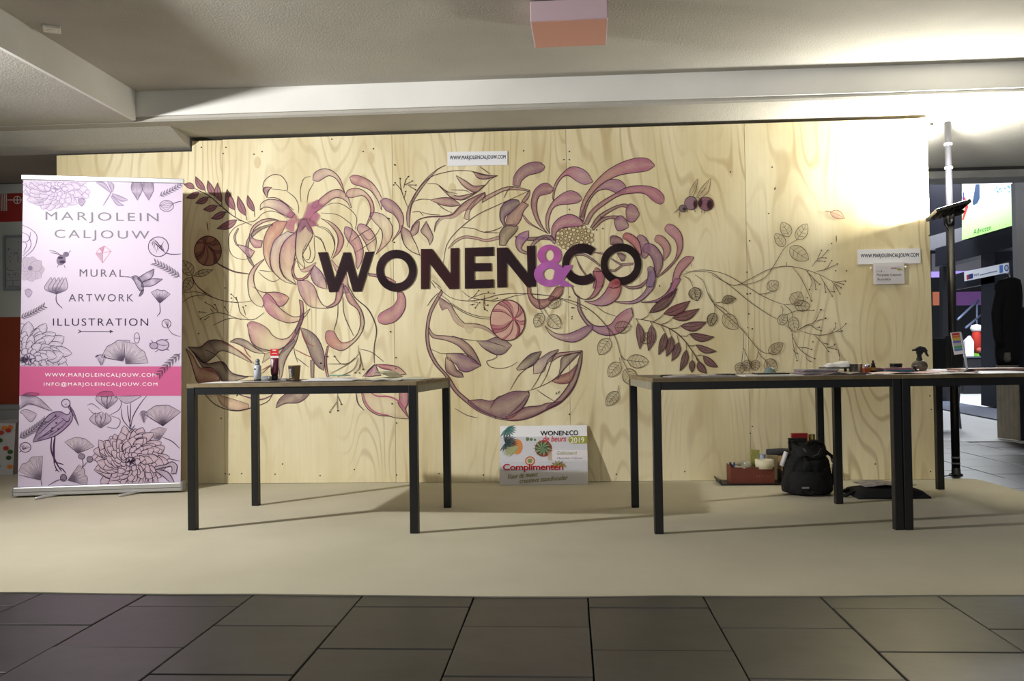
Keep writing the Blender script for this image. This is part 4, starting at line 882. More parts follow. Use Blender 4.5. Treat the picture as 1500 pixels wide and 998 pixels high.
addlet(lambda q: q.reg(460,340,1/3.).poly([(803,70),(850,68),(938,180),(935,62),(973,60),(976,240),(935,242),(848,135),(848,243),(805,245)], BK, .97, (52,28,34)))
addlet(lambda q: q.reg(*RG).ring((562,835), (147,152), (92,84), BK, .97, math.radians(48), math.radians(312)))
addlet(lambda q: q.reg(*RG).ring((846,835), (150,153), (98,94), (40,28,30)))
def amp(q):
    q.reg(*RE); c = (182, 98, 172)
    q.ring((1022,770), (88,78), (32,40), (184,96,164), .985, var=.25); q.ring((1022,908), (112,92), (46,42), (182,104,178), .985, var=.25)
    q.poly([(1062,880),(1100,905),(1132,846),(1190,838),(1178,875),(1125,950),(1200,998),(1110,998),(1080,975),(1040,985)], (178,100,176), .985)
addlet(amp)
# pink petal that laps over the last letter
p = Paint(wallpl, 0.0082); p.reg(*RG)
p.loft([(750,1000),(770,960),(815,938),(840,960)], [(790,1010),(810,1005),(830,1000),(842,985)], [C((206,110,128),.97), C((200,90,96),.98), C((190,76,84),.98)], 1.0)
p.loft([(1062,848),(1085,870),(1096,940),(1075,1000)], [(1040,862),(1042,920),(1030,985),(1030,1000)], [C((146,108,140),.98), C((160,124,162),.98), C((160,124,164),.98)], 1.2)
p.build('painted_petal', PAINT, wall)['label'] = 'pink petal tips lapping over the dark lettering'

# ================================================================== ROLL-UP BANNER
BP0 = Vector((0.082, -0.612, 0)); BD = Vector((1.007, 0.199, 0)).normalized(); BN = Vector((BD.y, -BD.x, 0))
BS = BP0 - BN*0.045                                   # plane of the printed sheet
bpl = lambda x, y, o: onP(x, y, BS, BN)+BN*o
def bu(px, py):                                        # (u, z) on the banner plane
    q = onP(px, py, BS, BN); return (q-BS).dot(BD), q.z
ban = thing('rollup_banner', 'tall pale lilac roll-up banner printed with flower drawings and a pink address band', 'banner', (BP0+BD*0.51-BN*0.045))
def bx_b(name, u0, u1, d0, d1, z0, z1, m, bev=0.003):
    R = Matrix((BD, -BN, Vector((0, 0, 1)))).transposed()
    return keep(MB().box(BS+BD*((u0+u1)/2)-BN*((d0+d1)/2)+Vector((0, 0, (z0+z1)/2)), (u1-u0, d1-d0, z1-z0), R).build(name, m, None, bev), ban)
ALU = mat('silver_anodised', rgb(205, 206, 208), 0.32, 0.55)
SHEET = mat('banner_film', rgb(212, 197, 219), 0.42, spec=0.4)
ul, zl = bu(33, 258); ur, zr = bu(268.5, 264); ulb, zb = bu(26, 714); urb, _z = bu(264.5, 713)
ztop = (zl+zr)/2
R4 = [(ulb, 0.055), (urb, 0.055), (ur-0.004, ztop-0.02), (ul+0.004, ztop-0.02)]
sm_ = MB()
sm_.add([BS+BD*u+Vector((0, 0, z)) for u, z in R4]+[BS+BD*u+Vector((0, 0, z))-BN*0.002 for u, z in R4], [(0, 1, 2, 3), (7, 6, 5, 4), (0, 4, 5, 1), (1, 5, 6, 2), (2, 6, 7, 3), (3, 7, 4, 0)])
keep(sm_.build('banner_sheet', SHEET), ban)
top_m = MB()
tl, tr = BS+BD*(ul-0.005)+Vector((0, 0, zl-0.008)), BS+BD*(ur+0.006)+Vector((0, 0, zr-0.008))
ax = (tr-tl).normalized(); R = Matrix((ax, -BN, ax.cross(-BN))).transposed()
keep(MB().box((tl+tr)/2, ((tr-tl).length, 0.022, 0.032), R).build('top_rail', ALU, None, 0.004), ban)
cs = bx_b('base_cassette', ulb-0.014, urb+0.014, -0.045, 0.05, 0.012, 0.068, ALU, 0.006)
bx_b('end_cap', ulb-0.022, ulb-0.014, -0.047, 0.052, 0.010, 0.072, mat('grey_plastic', rgb(150, 150, 155), 0.4))
bx_b('end_cap', urb+0.014, urb+0.022, -0.047, 0.052, 0.010, 0.072, mat('grey_plastic', rgb(150, 150, 155), 0.4))
bx_b('groove', ulb-0.012, urb+0.012, -0.0462, -0.044, 0.034, 0.037, mat('dark_groove', rgb(90, 92, 92), 0.5), 0)
for u in (0.21, 0.72):
    o = BS+BD*u
    f = MB().tube([o+BN*-0.1+BD*0.07+Vector((0, 0, .008)), o+BN*0.02+BD*0.03+Vector((0, 0, .012)), o+BN*0.11-BD*0.03+Vector((0, 0, .010)), o+BN*0.15-BD*0.06+Vector((0, 0, .008))], [0.008, 0.010, 0.010, 0.008], 8)
    keep(f.build('swing_foot', ALU), ban)
keep(MB().tube([BS+BD*0.5-BN*0.03+Vector((0, 0, .05)), BS+BD*0.5-BN*0.03+Vector((0, 0, ztop-0.02))], 0.008, 8).build('support_pole', ALU), ban)
# --- print
def ledge(y): return 33+(26-33)*(y-262)/452.0
def redge(y): return 268+(264.3-268)*(y-266)/447.0
full = lambda q: ledge(q[1])+0.3 < q[0] < redge(q[1])-0.3 and 265.5 < q[1] < 713
INK = (78, 62, 92); LINK = (150, 134, 168)
Z1 = (0, 220, 0.3006); Z2 = (0, 480, 0.3006); Z6 = (25, 250, 0.1002); Z7 = (20, 440, 0.1203); Z8 = (140, 570, 0.1603)
def bpaint(off=0.0006):
    q = Paint(bpl, off, 0.000006, full); return q
def bput(q, name):
    o = keep(q.build(name, PRINT, None), ban); q.clear(); return o
def mum(q, c, R, n_rings, ink, fill, w, squash=1.0, seed=3, a0=0.0, start=0.25):
    rnd = random.Random(seed)
    for k in range(n_rings, 0, -1):
        f = k/n_rings; n = int(9+5*k)
        for i in range(n):
            a_ = 2*PI*(i+0.5*(k % 2))/n+rnd.uniform(-.12, .12)
            r1 = R*(start*0.6+(1-start*0.6)*f)*rnd.uniform(.9, 1.06); r0 = r1*0.42
            ca, sa = math.cos(a_), math.sin(a_)*squash
            b0 = (c[0]+ca*r0, c[1]+sa*r0); t0 = (c[0]+math.cos(a_+.1)*r1, c[1]+math.sin(a_+.1)*squash*r1)
            wd = R*(0.14+0.16*f)*rnd.uniform(.85, 1.15)
            q.leaf(b0, t0, wd, [C(ink,.55), fill, fill, fill], rnd.uniform(-.14, .14), w, ink, mid=False, rnd=0.62, edge=0.0)
    for i in range(26):
        a_ = rnd.uniform(0, 2*PI); r = R*0.13*rnd.random()
        q.stroke([(c[0]+r*.2*math.cos(a_), c[1]+r*.2*math.sin(a_)), (c[0]+1.3*r*math.cos(a_), c[1]+1.3*r*squash*math.sin(a_))], w*1.3, ink)
def ginkgo(q, base, ang, R, ink, fill, w, spread=1.1, stem=None):
    n = 9; arc = []
    for i in range(n+1):
        t = -spread+2*spread*i/n; rr = R*(1-0.10*abs(math.sin(3*t))-0.18*math.exp(-(t/.12)**2))
        arc.append((base[0]+rr*math.cos(ang+t), base[1]+rr*math.sin(ang+t)))
    q.loft([base]*2+[base], arc, [fill, fill], 0, ink, 0.0, 4)
    q.stroke([base, arc[0]], w, ink); q.stroke([base, arc[-1]], w, ink); q.stroke(arc, w, ink)
    for i in range(26):
        t = -spread+2*spread*(i+.5)/26; r1 = R*random.Random(i).uniform(.45, .9)
        q.stroke([(base[0]+4*math.cos(ang+t), base[1]+4*math.sin(ang+t)), (base[0]+r1*math.cos(ang+t), base[1]+r1*math.sin(ang+t))], w*0.55, ink, .7)
    if stem: q.stroke(stem, w*1.5, ink)
def fern(q, a_, b0, n, l, ink, w=1.2):
    a_, b0 = Vector(a_), Vector(b0); d = (b0-a_); dn = d.normalized(); nn = Vector((-dn.y, dn.x))
    q.stroke([a_, a_.lerp(b0, .5)+nn*l*.15, b0], w*.7, ink)
    for i in range(n):
        c = a_.lerp(b0, (i+.5)/n)+nn*l*.15*math.sin(PI*(i+.5)/n)
        for s_ in (-1, 1): q.leaf(c, c+dn*l*.75+nn*s_*l*.6, l*.26, [C(ink,.85), C(ink,.6)], 0, 0, ink, mid=False)
FILL = (214, 196, 216, .95); FILL2 = (226, 210, 230, .9)
q = bpaint(); q.reg(*Z6); mum(q, (570,270), 500, 4, (166,148,188), (230,216,238,.95), 0.8, .62, 5); bput(q, 'printed_chrysanthemum')
q = bpaint(); q.clip = lambda v: full(v) and v[1] < 536.5; q.reg(*Z7); mum(q, (190,720), 500, 5, (84,68,100), (216,202,222,.96), 1.0, .9, 9); q.ell((125,725), 50, 40, (70,56,84), .8, 16, .5); bput(q, 'printed_chrysanthemum')
q = bpaint(); q.reg(*Z8)
for L_ in [[(320,370),(250,280),(235,180)], [(310,370),(318,250),(320,130)], [(318,380),(340,260),(400,150),(468,60)], [(330,370),(360,330)], [(610,440),(700,480),(770,545)], [(560,620),(680,640),(770,660)], [(290,150),(300,250),(330,380)]]: q.stroke(L_, 1.4, (70,50,78))
ginkgo(q, (615,340), -PI/2-.05, 215, (76,58,84), (206,188,204,.95), 1.0, .95); ginkgo(q, (585,470), -1.9, 130, (130,110,132), (208,188,204,.95), .8, .9)
mum(q, (320,665), 345, 6, (58,36,64), (208,184,200,.98), 1.15, .92, 4)
q.loft([(540,710),(640,690),(700,665),(745,700),(735,770)], [(545,735),(640,715),(690,705),(700,740),(690,775)], [FILL, FILL, FILL], 1.3, (58,36,64)); q.loft([(545,745),(620,800),(690,860)], [(560,735),(660,760),(720,850)], [FILL, FILL], 1.4, (58,36,64))
q.reg(*Z8)
for i in range(14):
    a_ = -PI/2+random.Random(i+3).uniform(-.9, .9); q.stroke([(440,310), (440+90*math.cos(a_)*.6, 310+110*math.sin(a_))], .5, (130,112,136)); q.ell((440+90*math.cos(a_)*.6, 310+110*math.sin(a_)), 5, 5, (120,100,128), .9, 6)
bput(q, 'printed_chrysanthemum')
# band
q = bpaint(0.0010); q.clip = None
q.reg(0, 0, 1.0); q.poly([(28.4,580),(265.4,580),(265.7,537),(29.0,537)], (206, 100, 148), 1.0); o = bput(q, 'address_band'); o['label'] = 'raspberry pink band with white web and mail address'
q = bpaint(0.0013); q.clip = None; q.reg(*Z2)
q.text('WWW.MARJOLEINCALJOUW.COM', [(219,244),(762,245),(762,223),(219,222)], (246,240,246), .012, 1.25); bput(q, 'address_lettering')
q.text('INFO@MARJOLEINCALJOUW.COM', [(214,289),(767,289),(767,267),(214,267)], (246,240,246), .012, 1.25)
bput(q, 'address_lettering')
q = bpaint(0.0016); q.reg(*Z2); fern(q, (880,125), (775,232), 8, 34, (70,52,80)); bput(q, 'printed_fern'); q.loft([(110,332),(135,318),(190,320)], [(110,332),(150,336),(190,330)], [(150,70,110,.4)]*2, .8, (110,60,90)); bput(q, 'printed_petal'); q.loft([(470,330),(500,312),(545,312)], [(475,335),(510,338),(555,332)], [(150,70,110,.35)]*2, .8, (110,60,90))
bput(q, 'printed_petal')
# lettering in silver foil and dark ink
FOIL = mat('silver_foil', rgb(112, 109, 120), 0.5, 0.0)
def foil_text(st, quad, m, bold):
    q = bpaint(0.0012); q.clip = None; q.reg(*Z1); q.text(st, quad, (100,100,106), bold, 1.28)
    o = q.build('headline', m, None); return keep(o, ban)
foil_text('MARJOLEIN', [(222,353),(774,361),(772,307),(222,300)], FOIL, 0)
foil_text('CALJOUW', [(266,440),(728,446),(728,394),(266,387)], FOIL, 0)
q = bpaint(0.0012); q.clip = None; q.reg(*Z1)
q.text('MURAL', [(388,617),(606,619),(606,583),(388,580)], (112,106,120), 0, 1.3); bput(q, 'service_lettering')
q.text('ARTWORK', [(335,738),(650,738),(650,702),(335,701)], (100,92,108), 0, 1.3); bput(q, 'service_lettering')
q.text('ILLUSTRATION', [(258,856),(722,857),(722,820),(258,820)], (62,50,74), 0, 1.25); bput(q, 'service_lettering')
q.stroke([(385,884),(550,884)], 1.0, (90,80,100), 1, False); q.poly([(535,876),(553,884),(535,893)], (80,70,92)); q.stroke([(380,876),(396,884),(380,892)], 1.0, (90,80,100), 1, False)
bput(q, 'printed_arrow')
# single drawings
def small(name, fn):
    q = bpaint(0.0009); fn(q)
    if q.v: bput(q, name)
def dragon(q):
    q.reg(*Z1); q.stroke([(545,200),(525,235),(502,272)], 1.4, LINK)
    for A, B in [([(540,210),(500,180),(470,160)], [(540,205),(510,160),(470,155)]), ([(545,205),(530,170),(520,150)], [(550,205),(555,170),(530,148)]), ([(548,210),(590,225),(622,240)], [(545,222),(590,250),(622,245)]), ([(545,222),(570,245),(605,270)], [(540,228),(570,268),(605,272)])]: q.loft(A, B, [(190,176,204,.6)]*2, .7, LINK)
def bells(q):
    q.reg(*Z1)
    for x in (665, 720): q.loft([(x-20,150),(x-25,190),(x+5,245)], [(x+25,150),(x+28,195),(x+5,245)], [C(INK,.5), FILL2, C(INK,.4)], .9, (120,106,140)); q.stroke([(x,150),(x+3,240)], .6, LINK); bput(q, 'printed_bellflower')
def pods(q):
    q.reg(*Z1)
    q.ell((812,272), 34, 27, FILL2[:3], .8, 18, ink=1, inkc=(110,96,126)); q.stroke([(840,262),(870,252),(892,250)], 1.2, INK)
    for k in range(5): q.stroke([(845,262),(812,252+k*10),(780,270)], .6, (110,96,126))
    bput(q, 'printed_seed_pod')
    q.ell((772,471), 49, 48, FILL2[:3], .85, 22, ink=1.2, inkc=INK); q.stroke([(800,500),(840,508),(882,506)], 1.4, INK)
    for k in range(11): q.stroke([(802,498),(745+12*math.cos(k)+k*5,440+k*4),(728+k*7,500-abs(5-k)*11)], .8, INK)
    bput(q, 'printed_seed_pod')
    q.ell((811,846), 22, 21, FILL2[:3], .85, 16, ink=1, inkc=INK); q.stroke([(818,866),(840,895),(880,910)], 1.0, INK)
    for k in range(5): q.stroke([(818,864),(797+k*7,828)], .6, INK)
    bput(q, 'printed_seed_pod')
    q.reg(*Z2); q.ell((124,584), 27, 24, FILL[:3], .9, 16, ink=1.2, inkc=INK); q.stroke([(105,600),(90,612)], 1.6, INK)
    for k in range(7): q.stroke([(112,596),(100+k*8,565+k*3)], .7, INK)
def gem(q):
    q.reg(*Z1); c = (206,150,170)
    for L_ in [[(467,505),(485,478),(510,467),(542,493),(500,550),(467,505)], [(467,505),(500,500),(542,493)], [(485,478),(500,500),(510,467)], [(500,500),(500,550)]]:
        for i in range(len(L_)-1): q.stroke([L_[i], L_[i+1]], .8, c, .9, False)
    q.poly([(470,505),(500,500),(500,545)], (214,150,172), .35); q.poly([(485,480),(510,468),(500,500)], (214,120,150), .4)
def bee2(q):
    q.reg(*Z1); q.ell((322,508), 15, 13, (130,116,142), .9, 12); q.ell((298,536), 22, 27, (140,126,150), .9, 14, rot=.4); q.ell((305,545), 16, 8, INK, .9, 10); q.ell((295,525), 14, 6, INK, .8, 10)
    for L_ in [[(300,515),(270,495),(240,490)], [(300,515),(275,505),(245,500)], [(335,500),(345,490)], [(312,560),(318,575)], [(285,560),(280,572)]]: q.stroke(L_, .9, INK)
def hummer(q):
    q.reg(*Z1); k = (66,54,80)
    q.stroke([(607,617),(640,620)], 1.1, k); q.loft([(640,618),(665,612),(690,640),(700,670),(690,690)], [(640,622),(655,640),(668,665),(680,685),(690,690)], [C(k,.9), (190,176,200,.9), (180,166,190,.9), C(k,.8)], 1.0, k)
    q.loft([(668,625),(710,600),(752,578)], [(690,645),(740,620),(752,580)], [C(k,.6), FILL2, C(k,.9)], 1.0, k); q.loft([(690,645),(740,628),(792,628)], [(690,668),(745,660),(792,630)], [C(k,.6), FILL2, C(k,.8)], 1.0, k); q.loft([(690,682),(682,700),(676,714)], [(702,680),(695,700),(682,714)], [C(k,.95), C(k,.9)], .8, k); q.dots([(652,622)], 1.0, k)
def tulip(q):
    q.reg(*Z1)
    for dx in (-38, -20, 0, 18, 34): q.loft([(272,702),(255+dx,675),(285+dx,620)], [(278,702),(300+dx*.8,675),(288+dx,620)], [C(INK,.35), FILL2, FILL2], .9, (104,90,122))
    q.stroke([(274,702),(276,740),(305,772)], 1.4, INK)
def peony(q):
    q.reg(*Z1)
    for i in range(9):
        a_ = 2*PI*i/9; q.leaf((148,578), (148+70*math.cos(a_), 580+62*math.sin(a_)), 52, [FILL2, FILL2], .1, .8, (170,156,186), mid=False, rnd=.6)
    q.ell((148,576), 12, 12, (140,124,156), .9, 10); bput(q, 'printed_peony')
    for L_ in [[(108,365),(150,385),(180,420),(165,480),(110,530)], [(108,400),(140,420),(150,470),(112,515)], [(105,440),(130,460),(115,500)], [(150,400),(140,440),(108,450)]]: q.stroke(L_, 1.0, (120,104,140))
    bput(q, 'printed_petals')
    for c in ((140,698), (399,254)): q.loft([(c[0]-18,c[1]-14),(c[0],c[1]-22),(c[0]+18,c[1]-8)], [(c[0]-14,c[1]+8),(c[0],c[1]+20),(c[0]+18,c[1]-4)], [(206,186,214,.7)]*2, .8, (140,124,160)); bput(q, 'printed_gem')
def ferns(q):
    q.reg(*Z1); fern(q, (775,225), (893,160), 9, 26, (110,98,124)); bput(q, 'printed_fern'); fern(q, (880,620), (755,550), 9, 32, (80,66,92)); bput(q, 'printed_fern'); fern(q, (98,820), (215,760), 9, 28, (74,60,84)); bput(q, 'printed_fern'); q.reg(*Z2); fern(q, (92,540), (215,455), 10, 34, (70,54,78))
def ginkgos(q):
    q.reg(*Z1); ginkgo(q, (778,748), -PI/2+.1, 75, (88,74,100), (214,200,220,.9), .9, .75, [(778,748),(780,790),(765,810)]); bput(q, 'printed_ginkgo')
    q.reg(*Z2); ginkgo(q, (600,165), -2.1, 115, (92,76,100), (208,194,210,.95), 1.0, .85); ginkgo(q, (612,178), -.85, 118, (110,94,116), (212,198,214,.95), .9, .8); q.clip = lambda v: full(v) and v[1] < 536
    for i in range(10): a_ = -PI/2+random.Random(i).uniform(-.8, .8); q.stroke([(495,190),(490+40*math.cos(a_),188+55*math.sin(a_))], .5, (120,104,130)); q.ell((490+40*math.cos(a_),188+55*math.sin(a_)), 4, 4, INK, .8, 6)
    q.clip = full; bput(q, 'printed_ginkgo')
    ginkgo(q, (380,615), -PI/2+.15, 88, (104,88,110), (210,194,208,.95), .9, 1.0, [(395,625),(405,670),(380,710)]); q.ell((398,628), 16, 14, (150,134,156), .9, 10, ink=.9); q.ell((438,642), 15, 15, (150,134,156), .9, 10, ink=.9); bput(q, 'printed_ginkgo')
    ginkgo(q, (200,745), -2.2, 130, (110,94,116), (206,190,206,.95), .9, .7, [(200,745),(205,775)]); ginkgo(q, (330,745), -.35, 105, (110,94,116), (206,190,206,.95), .9, .6); q.ell((310,732), 16, 17, (140,122,146), .9, 10, ink=1); q.stroke([(235,770),(280,745),(310,740)], 1.2, INK); q.stroke([(395,690),(430,650)], 1.1, INK)
def ibis(q):
    q.reg(*Z2); k = (72,46,82)
    q.stroke([(268,530),(262,590),(265,660)], 3.2, k); q.stroke([(252,535),(250,600),(278,665),(300,700)], 2.6, k)
    for L_ in [[(265,655),(290,662),(310,668)], [(285,680),(305,690),(322,712)], [(280,690),(270,700)], [(262,655),(275,690),(290,705)]]: q.stroke(L_, 1.8, k)
    q.loft([(160,555),(190,490),(240,425),(290,410),(330,425),(345,395),(335,370),(325,350)], [(160,560),(220,545),(275,525),(320,490),(350,455),(352,420),(345,395),(340,372)], [C(k,.75), (176,152,186,.9), (186,164,194,.9), (170,140,180,.95), (190,168,198,.95), (200,180,206,.95)], 1.5, k)
    q.ell((321,369), 21, 20, (206,188,212), .97, 16, ink=1.3, inkc=k); q.dots([(322,374)], 1.0, k)
    q.loft([(338,378),(360,410),(384,478)], [(330,388),(352,420),(384,480)], [C(k,.9), C(k,.95)], .8, k)
    for L_ in [[(190,520),(240,470),(290,430)], [(200,535),(260,490),(310,450)], [(240,530),(290,495),(330,455)], [(215,470),(250,450),(275,420)], [(180,545),(230,520),(270,500)], [(300,440),(330,460),(345,430)]]: q.stroke(L_, 1.3, k)
    for c in ((255,490), (275,465), (272,432), (250,505), (285,495)): q.ell(c, 7, 5, k, .85, 8, .3)
def magnolia(q):
    q.reg(*Z2); k = (100,84,108)
    for c, s_ in (((520,350), 1.0), ((490,450), .85)):
        for dx in (-32, -10, 14, 30): q.loft([(c[0]-4,c[1]+45*s_),(c[0]+dx*1.2-14,c[1]),(c[0]+dx*.8,c[1]-42*s_)], [(c[0]+6,c[1]+45*s_),(c[0]+dx*1.2+16,c[1]),(c[0]+dx*.8+3,c[1]-42*s_)], [C(k,.4), FILL, FILL], 1.0, k)
        bput(q, 'printed_magnolia')
    for L_ in [[(555,330),(590,360),(580,400),(530,430)], [(540,430),(585,450),(570,490),(520,485)], [(425,380),(450,372),(490,400)], [(430,395),(460,420),(500,410)]]: q.stroke(L_, 1.1, k)
    q.loft([(560,340),(600,335),(680,332)], [(575,345),(620,370),(690,335)], [FILL, FILL, FILL], .9, k); bput(q, 'printed_magnolia')
    q.loft([(92,335),(130,325),(190,345),(255,405)], [(95,400),(140,370),(200,390),(255,408)], [C(k,.3), FILL, C(k,.25)], 1.0, k); q.loft([(92,410),(130,400),(180,420)], [(110,420),(150,460),(180,425)], [FILL, FILL], 1.0, k); q.stroke([(92,400),(150,375),(240,405)], 1.2, k)
def beetle(q):
    q.reg(*Z1); q.ell((667,916), 13, 26, FILL2[:3], .85, 14, ink=.9, inkc=INK); q.stroke([(654,917),(680,917)], 1.0, INK); bput(q, 'printed_acorn')
    q.ell((790,950), 33, 26, (200,184,208), .9, 16, ink=1.2, inkc=INK); q.ell((750,953), 20, 16, (180,164,190), .9, 12, ink=1.1, inkc=INK); q.stroke([(762,940),(790,952),(822,950)], .9, INK)
    for L_ in [[(735,950),(728,940)], [(770,975),(755,985)], [(800,926),(820,922)], [(810,972),(825,975)], [(745,938),(738,925)]]: q.stroke(L_, 1.1, INK)
for nm, fn in (('printed_dragonfly', dragon), ('printed_bellflowers', bells), ('printed_seed_pods', pods), ('printed_gem', gem), ('printed_bee', bee2), ('printed_hummingbird', hummer), ('printed_tulip', tulip), ('printed_peony', peony), ('printed_fern', ferns), ('printed_ginkgo', ginkgos), ('printed_ibis', ibis), ('printed_magnolia', magnolia), ('printed_beetle', beetle)): small(nm, fn)

# ================================================================== SIGNS ON THE WALL
WHITE = mat('white_card', rgb(238, 238, 242), 0.5)
def wall_card(name, label, c0, c1, tilt, th=0.004):
    a0 = onY(*c0); a1 = onY(*c1); ctr = (a0+a1)/2
    t = thing(name, label, 'sign', (ctr.x, -th/2-0.0030, ctr.z))
    MB().box((0, 0, 0), (abs(a1.x-a0.x), th, abs(a0.z-a1.z))).build('card', WHITE, t)
    t.rotation_euler = (0, tilt, 0)
    return t, ctr, abs(a1.x-a0.x), abs(a0.z-a1.z)
def card_text(t, th, st, x0, x1, z0, z1, col, bold=.01, sp=1.0, name='lettering', shear=0):
    q = Paint(lambda x, y, o: Vector((x, -th/2-o, y)), 0.0006); q.text(st, [(x0,z0),(x1,z0),(x1,z1),(x0,z1)], col, bold, sp, 1, shear)
    return q.build(name, PRINT, t)
t, c, w1, h1 = wall_card('web_address_sign', 'white web address card fixed high above the painted flowers', (655.5,223.5), (743.5,241.5), 0.012)
card_text(t, .004, 'WWW.MARJOLEINCALJOUW.COM', -w1*.46, w1*.47, -.013, .021, (40,42,62), .02, 1.05)
t, c, w1, h1 = wall_card('web_address_sign', 'white web address card above the clipped name badge', (1255.5,366), (1348,386), 0.004)
card_text(t, .004, 'WWW.MARJOLEINCALJOUW.COM', -w1*.45, w1*.47, -.012, .020, (40,42,62), .02, 1.05)
a0 = onY(1278,385.5); a1 = onY(1323.5,416); ctr = (a0+a1)/2; w1 = a1.x-a0.x; h1 = a0.z-a1.z
t = thing('name_badge', 'clear plastic name badge hung from two pins below the web address card', 'badge', (ctr.x, -0.016, ctr.z))
MB().box((0, 0, 0), (w1, .003, h1)).build('badge_sleeve', mat('pvc_sleeve', rgb(226, 224, 226), 0.12, spec=.8), t)
MB().box((.004, -.0022, -.006), (w1*.9, .0012, h1*.74)).build('badge_insert', mat('badge_paper', rgb(212, 208, 212), .5), t)
card_text(t, .0065, '113 -', -w1*.40, -w1*.14, h1*.05, h1*.14, (70,70,78), .0)
card_text(t, .0065, 'Marjolein Caljouw', -w1*.40, w1*.40, -h1*.16, -h1*.02, (60,60,68), .0)
card_text(t, .0065, 'Illustration', -w1*.38, w1*.05, -h1*.33, -h1*.22, (70,70,78), .0)
card_text(t, .0065, 'WONEN CO', w1*.06, w1*.36, h1*.19, h1*.25, (130,50,70), .02)
card_text(t, .0065, '-', w1*.28, w1*.42, h1*.14, h1*.18, (170,180,70), .05)
for x in (-w1*.56, w1*.56): MB().lathe([(.001, 0), (.009, .002), (.009, .012), (.003, .016)], (x, .012, h1*.26), 12, R=RX(PI/2)).build('push_pin', mat('pin_white', rgb(240, 228, 210), .4), t)

# ================================================================== TABLES
STEEL = mat('black_steel', rgb(21, 22, 24), 0.42, 0.0, var=0.15, scale=40)
TOPM = mat('worn_grey_laminate', rgb(92, 82, 70), 0.38, var=0.3, scale=9, stretch=(1, 6, 1))
EDGE = mat('raw_board_edge', rgb(126, 110, 80), 0.7, var=0.2, scale=18)
RAIL = mat('grey_end_rail', rgb(140, 136, 118), 0.6, var=0.12, scale=20)
def table(label, cx, cy, rz, wx, wy):
    t = thing('work_table', label, 'table', (cx, cy, 0), rz, 'steel legged trestle tables of the stand')
    MB().box((0, 0, .742), (wx-.006, wy-.006, .016)).build('table_top', TOPM, t)
    for s_ in (-1, 1):
        MB().box((0, s_*(wy/2-.0015), .7405), (wx, .003, .019)).build('edge_band', EDGE, t)
        MB().box((s_*(wx/2-.0015), 0, .7405), (.003, wy-.006, .019)).build('edge_band', EDGE, t)
        MB().box((0, s_*(wy/2-.022), .712), (wx-.085, .036, .038)).build('apron_rail', STEEL, t)
        MB().box((s_*(wx/2-.012), 0, .712), (.018, wy-.085, .038)).build('end_rail', RAIL, t)
        for s2 in (-1, 1):
            lg = MB().box((s_*(wx/2-.021), s2*(wy/2-.021), .3675), (.041, .041, .727)).build('leg', STEEL, t, .003)
            MB().box((s_*(wx/2-.021), s2*(wy/2-.021), .003), (.039, .039, .006)).build('foot_cap', mat('rubber_cap', rgb(22, 22, 22), .8), lg)
    return t
table('black legged table holding the paint tube and brown coffee cup', 2.332, -1.365, -.079, 1.21, .80)
table('black legged table standing over the shoe box and backpack', 4.629, -1.392, .076, 1.205, .81)
table('black legged table turned endwise with the spray bottle and card holder', 5.620, -1.080, .05, .78, 1.31)
TZ = .75
def at(px, Y): return onY(px, 560, Y).x

# ================================================================== THINGS ON THE LEFT TABLE
def sheet(name, label, cat, x, y, z, rz, w_, d_, m, th=.0015, curl=0.0, group=None):
    n = 8; mb = MB(); vs = []
    for s_ in (0, 1):
        for i in range(n+1):
            u = i/n; h = curl*(math.sin(u*PI*1.3)**2)
            for v in (-.5, .5): vs.append(((u-.5)*w_, v*d_, h+s_*th))
    fs = []
    k = 2*(n+1)
    for i in range(n): fs += [(2*i, 2*i+1, 2*i+3, 2*i+2), (k+2*i, k+2*i+2, k+2*i+3, k+2*i+1), (2*i, 2*i+2, k+2*i+2, k+2*i), (2*i+1, k+2*i+1, k+2*i+3, 2*i+3)]
    fs += [(0, k, k+1, 1), (2*n, 2*n+1, k+2*n+1, k+2*n)]
    mb.add(vs, fs, False); o = mb.build(name, m); o.location = (x, y, z); o.rotation_euler = (0, 0, rz)
    return tag(o, label, cat, group)
def open_book(name, label, cat, x, y, z, rz, w_, d_, cover, page, lift=.018, th=.010, fan=0):
    t = thing(name, label, cat, (x, y, z), rz)
    MB().box((0, 0, .0016), (w_+.006, d_+.006, .003)).build('cover', cover, t)
    for s_ in (-1, 1):
        pr = []
        n = 9
        for i in range(n+1):
            u = i/n; pr.append((s_*u*w_/2, .0031+th*(1-u)*.4+lift*math.sin(PI*min(1, u*1.15))**1.2*.7+.0015))
        poly = pr+[(s_*w_/2, .0031), (0, .0031)]
        MB().prism(poly, 'y', -d_/2, d_/2).build('page_block', page, t)
    for k in range(fan):
        n = 10; pts = []
        for i in range(n+1):
            u = i/n; pts.append((-.30*w_*u, .013+(.034-.012*k)*math.sin(PI*.72*u)))
        MB().prism(pts+[(p_[0], p_[1]+.0012) for p_ in reversed(pts)], 'y', -d_/2, d_/2).build('loose_page', page, t)
    return t
PAPER = mat('white_paper', rgb(226, 224, 220), .6); PAPER2 = mat('printed_magazine_page', rgb(178, 172, 170), .35, var=.35, scale=24)
GREYP = mat('grey_page', rgb(150, 146, 148), .45, var=.3, scale=18); BLK = mat('black_cover', rgb(24, 24, 26), .4); PINKP = mat('pink_paper', rgb(222, 184, 186), .6, var=.08, scale=10)
MAUV = mat('mauve_cover', rgb(118, 96, 106), .4, var=.2, scale=12); GREEN = mat('green_cover', rgb(96, 132, 112), .45)
Yl = -1.42
sheet('paper_sheet', 'white printed sheet lying at the banner end of the table', 'paper', at(335, -1.5), -1.5, TZ+.0002, .12, .21, .29, PAPER)
